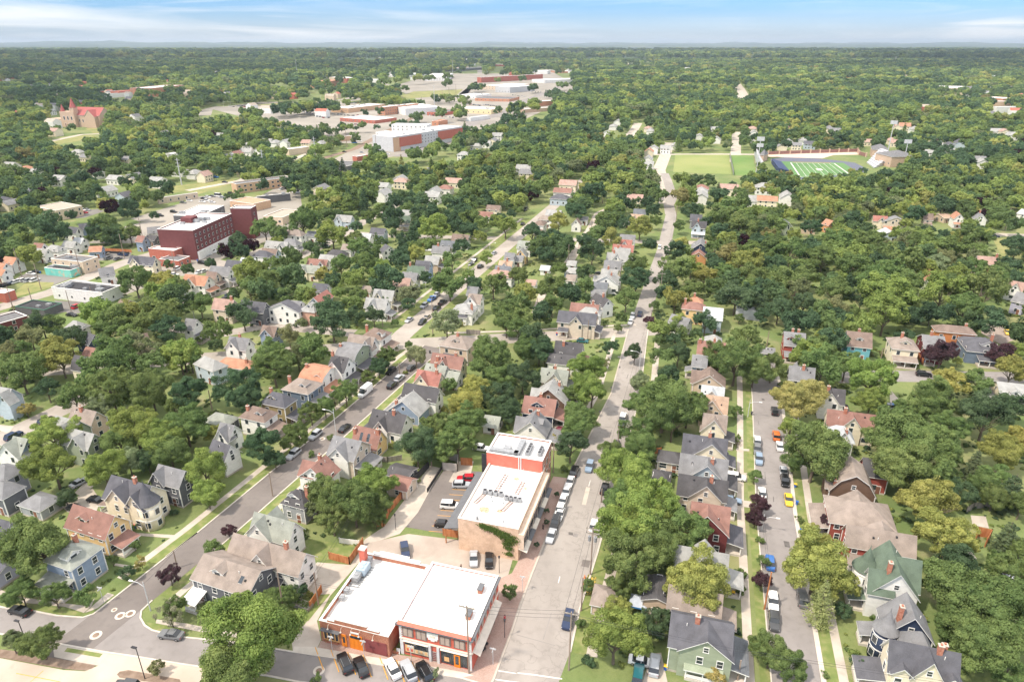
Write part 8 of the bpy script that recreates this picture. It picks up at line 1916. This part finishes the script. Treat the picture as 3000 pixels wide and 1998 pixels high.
for ph, t, x, y in (('the brick shop','B',900,1200),('the red corner shop','B',1700,1200),('the long shop block','B',2200,100),('the tall brick building','F',2400,1100),('the blue corner house','A',650,600),('the yellow house','A',950,300),('the turret house','E',1200,1500),
    ('the canopy-fronted grey house','A',1990,800),('the white apartment house','B',300,600),('the orange-roofed gambrel','F',580,440),('the mustard foursquare','F',200,700),('the crossroads foursquare','J',1850,1330),('the orange-gabled bungalow','F',1350,680),('the skylit yellow house','F',1050,1000),
    ('the black-roofed shed','F',1330,1300),('the asphalt car park','F',1700,1350),('the brown shingled bungalow','G',350,540),('the dark blue avenue house','G',250,690),('the beige farmhouse','K',600,1150),('the sage green house','C',1700,1450),('the canopy tent','C',1155,900),('the maroon shingled house','C',1850,250),
    ('the orange-roofed row house','G',1900,650),('the slate T-roofed house','G',1800,1050),('the white parked minivan','G',2052,1260),('the long red house','D',1000,380),('the green-roofed Victorian','D',1150,750),('the navy Victorian','D',1250,1100),('the bottom corner cream house','D',1400,1560),
    ('the dark gambrel house','H',800,1450),('the salmon-roofed cream house','H',800,790),('the white-chimneyed house','H',620,620),('the turquoise house','L',860,1380),('the cream foursquare','L',1250,1430),('the big orange house','L',1700,1280),('the slate-blue bungalow','L',1950,1430),('the red three-chimney house','L',250,1400),
    ('the white flat warehouse','I',800,880),('the teal mural','I',540,640),('the maroon apartment block','I',1900,350),('the red restaurant','I',1500,540),('the beige office','I',500,100),('the orange-roofed white house','I',1800,790),('the tan bay garage','J',230,150),('the church','M',720,850),('the hospital','M',1400,540),
    ('the long apartment complex','N',1450,1020),('the orange brick office','N',1300,720),('the striped restaurant','N',960,1150),('the substation yard','N',700,800),('the sports lawn','O',1700,1200),('the football pitch','P',450,1240),('the right-hand grandstand','P',1050,1180),('the brick school','P',2100,600),
    ('the green-roofed house','J',1450,620),('the pink-walled house','J',480,980),('the crossing','J',1500,1230),('the pale blue avenue house','K',1720,250),('the navy-gabled house','K',1740,390),('the yellow brown-roofed house','K',1660,990),('the flat white roof','K',2150,1050),('the tall white roadside house','L',1750,150),('the sloping roundabout lawn','M',700,970),
    ('the pale blue edge house','E',70,600),('the small hipped garage','E',2020,720),('the white-gabled blue house','E',150,1150),('the gravel yard','L',2100,1180),('the far grass park','L',2200,380),('the alley mouth','K',600,440),('the white sunroom','F',1270,1040),('the steel pylon pole','N',552,1167)):
    p = gp(t, x, y, 0); LM.append((ph, p.x, p.y))
def rel(X, Y, k=0, kinds=2):
    """k-th way of saying where a thing stands: relation to its nearest landmarks as the photograph shows them"""
    u, v, s_ = proj(X, Y, 0)
    L_ = sorted(LM, key=lambda q: (math.hypot(q[1]-X, q[2]-Y)))
    ph, lx, ly = L_[k % 5]; lu, lv, _ = proj(lx, ly, 0); dx, dy = u-lu, v-lv
    d = math.hypot(lx-X, ly-Y); nr = '' if d < 28 else 'some way ' if d < 80 else 'far '
    if abs(dx) > 2.2*abs(dy): w_ = 'left of' if dx < 0 else 'right of'
    elif abs(dy) > 2.2*abs(dx): w_ = 'beyond' if dy < 0 else 'in front of'
    else: w_ = ('beyond and left of' if dx < 0 else 'beyond and right of') if dy < 0 else ('below and left of' if dx < 0 else 'below and right of')
    return f'{nr}{w_} {ph}', ph
def words_(s): return len(s.split())
def give(o, base, X, Y, again=True):
    for k in range(5):
        r_, _ = rel(X, Y, k); lab = f'{base} {r_}'
        if words_(lab) <= 16 and lab not in USED: break
    else:
        for a_ in range(4):
            ok = False
            for b_ in range(a_+1, 5):
                r1, p1 = rel(X, Y, a_); _, p2 = rel(X, Y, b_); lab = f'{base} between {p1} and {p2}'
                if words_(lab) <= 16 and lab not in USED: ok = True; break
            if ok: break
        else:
            if again and ' with ' in base: return give(o, base.split(' with ')[0], X, Y, False)
            u, v, _ = proj(X, Y, 0)
            cols_ = ['at the far left','left of centre','near the centre','right of centre','at the far right']; n_ = 0
            while True:
                r1, p1 = rel(X, Y, n_ % 5)
                lab = f'{base} {cols_[min(4,max(0,int(u/600)))]} near {p1}' if n_ < 5 else f'{ORD[min(n_-4, 19)]} {base} {rel(X,Y,0)[0]}'
                n_ += 1
                if words_(lab) <= 16 and lab not in USED: break
                if n_ > 24: break
    lab = ' '.join(lab.split()[:16]); USED.add(lab); o['label'] = lab[0].lower() + lab[1:]
ORD = ['', 'another','third','fourth','fifth','sixth','seventh','eighth','ninth','tenth','eleventh','twelfth','thirteenth','fourteenth','fifteenth','sixteenth','seventeenth','eighteenth','nineteenth','twentieth']
TY = dict(g='gabled', h='hip-roofed', m='gambrel', f='flat', c='')
for h in HOUSES:
    if h['label']: continue
    big_ = 'small ' if h['L']*h['W'] < 55 else ''
    if h['o'].get('group') is None: h['o']['group'] = 'houses of the neighbourhood'
    nm_ = 'shed or garage' if h['e'] < 3.1 and h['L']*h['W'] < 60 else 'house'
    if nm_ != 'house': h['o'].name = 'garage'; h['o']['category'] = 'garage'; nm_ = 'garage'; big_ = ''
    give(h['o'], f"{big_}{WN.get(h['wall'],'white')} {TY[h['kind']]} {nm_} with {RN.get(h['roof'],'grey')} roof", h['X'], h['Y'])
for h in HOUSES:
    if h['label'] and h['o'].get('category') == 'house' : h['o']['group'] = 'houses of the neighbourhood'
NW = dict(shade_tree='tree', small_tree='small tree', shrub='shrub', pine_tree='pine', spruce_tree='spruce', columnar_tree='upright tree', larch_tree='feathery conifer')
for e_, X_, Y_, r_, top_, tone_, name_ in sorted(TREES, key=lambda q: -q[3]):
    w_ = WORD[tone_]; nm_ = NW[name_]; sz = '' if name_ != 'shade_tree' else 'very large ' if r_ > 8.5 else 'large ' if r_ > 6.2 else 'medium ' if r_ > 4.2 else ''
    if name_ in ('spruce_tree','columnar_tree','larch_tree','pine_tree'): w_ = {'spruce_tree':'blue-grey','columnar_tree':'narrow green','larch_tree':'pale green','pine_tree':'dark layered'}[name_]
    e_['category'] = {'shrub':'shrub'}.get(name_, 'tree'); e_['group'] = {'shrub':'shrubs in the gardens'}.get(name_, 'trees of the neighbourhood')
    give(e_, f'{sz}{w_} {nm_}', X_, Y_)
CN = dict(dgrey='dark grey', lblue='grey-blue', teal='dark teal')
KN = dict(sedan='saloon car', hatch='hatchback', suv='SUV', minivan='minivan', van='tall van', smallvan='small van', pickup='pickup truck')
for o_, X_, Y_, c_, k_ in CARLIST:
    give(o_, f"{CN.get(c_, c_)} {KN[k_]} parked" if True else '', X_, Y_)
PN = dict(wood='bare wooden utility pole', cross='utility pole with one crossarm', trans='utility pole with crossarms and transformers', double='utility pole with double crossarm', lamp='street lamp on a long arm', lampL='street lamp on a long arm', lot='black car-park lamp', steel='tall steel power pole', sign='small street sign', flood='tall stadium floodlight', mast='very tall thin mast', post='small black lamp post', orange='orange-brown wooden pole')
for H_, X_, Y_, k_, h_ in POLES: give(H_, PN[k_], X_, Y_)
_mh = [o for o in S.objects if o.get('category') == 'manhole']
for o_ in _mh:
    c_ = sum((Vector(v.co) for v in o_.data.vertices), Vector())/len(o_.data.vertices); give(o_, 'round pale-ringed manhole cover', c_.x, c_.y)
for o_ in S.objects:
    if o_.parent is None and o_.type in ('MESH','EMPTY') and 'label' not in o_ and 'kind' not in o_: print('NOLABEL', o_.name)

# ------------------------------------------------------------------ the air
def haze():
    m = bpy.data.materials.new("haze_air"); m.use_nodes = True; n = m.node_tree.nodes; n.clear()
    o = n.new('ShaderNodeOutputMaterial'); v = n.new('ShaderNodeVolumePrincipled')
    v.inputs['Color'].default_value = (.72,.85,.97,1); v.inputs['Density'].default_value = 6.0e-5; v.inputs['Anisotropy'].default_value = .25
    m.node_tree.links.new(v.outputs[0], o.inputs['Volume'])
    b = MB(); b.box(-28000, 28000, -500, 27500, -5, 215)
    h = b.obj('haze', m); tag(h, 'pale summer haze over the whole town', 'haze', None, 'stuff'); h.display_type = 'WIRE'
haze()

def clouds():
    m = bpy.data.materials.new("cloud_vapour"); m.use_nodes = True; n = m.node_tree.nodes; l = m.node_tree.links; n.clear()
    o = n.new('ShaderNodeOutputMaterial'); t = n.new('ShaderNodeBsdfTransparent'); d = n.new('ShaderNodeBsdfDiffuse'); d.inputs[0].default_value = (.85,.85,.87,1); mx = n.new('ShaderNodeMixShader')
    tc = n.new('ShaderNodeTexCoord'); nz = n.new('ShaderNodeTexNoise'); nz.inputs['Scale'].default_value = .004; nz.inputs['Detail'].default_value = 4; l.new(tc.outputs['Object'], nz.inputs['Vector'])
    r = n.new('ShaderNodeMapRange'); r.inputs[1].default_value = .35; r.inputs[2].default_value = .6; r.inputs[3].default_value = .42; r.inputs[4].default_value = .72; l.new(nz.outputs['Fac'], r.inputs[0]); l.new(r.outputs[0], mx.inputs[0])
    l.new(t.outputs[0], mx.inputs[1]); l.new(d.outputs[0], mx.inputs[2]); l.new(mx.outputs[0], o.inputs[0])
    h = 1300.0; ox = -math.sin(R(SUN_AZ))/math.tan(R(SUN_EL))*h; oy = -math.cos(R(SUN_AZ))/math.tan(R(SUN_EL))*h; rr = random.Random(8); b = MB()
    for cx, cy, sx, sy in ((-1500,2000,900,600),(-2300,3000,1500,900),(-900,3500,900,700),(-3500,5500,2500,1600),(-300,6800,1500,1500),(2300,3000,1000,650),(3300,4500,1700,1200),(2600,7500,2600,1500),(-900,1250,450,230),(900,900,260,120)):
        for k in range(9):
            x = cx-ox+rr.uniform(-.7,.7)*sx; y = cy-oy+rr.uniform(-.7,.7)*sy; a = sx*rr.uniform(.3,.6); c = sy*rr.uniform(.35,.7); z = h+rr.uniform(-20,60); th = min(a,c)*.35
            b0 = len(b.v); N_ = 18
            for i, ph in enumerate((-.9,-.5,0,.5,1.0)):
                for j in range(N_): t_ = 2*math.pi*j/N_; w_ = math.cos(ph)*(1+.12*math.sin(5*t_+k)); b.v.append((x+a*w_*math.cos(t_), y+c*w_*math.sin(t_), z+th*math.sin(ph)*(1 if ph > 0 else .4)))
            for i in range(4):
                for j in range(N_): b.f.append((b0+i*N_+j, b0+i*N_+(j+1)%N_, b0+(i+1)*N_+(j+1)%N_, b0+(i+1)*N_+j)); b.m.append(0)
    c = b.obj('clouds', m, None, True); tag(c, 'scattered summer clouds high above the town', 'clouds', None, 'stuff')
clouds()
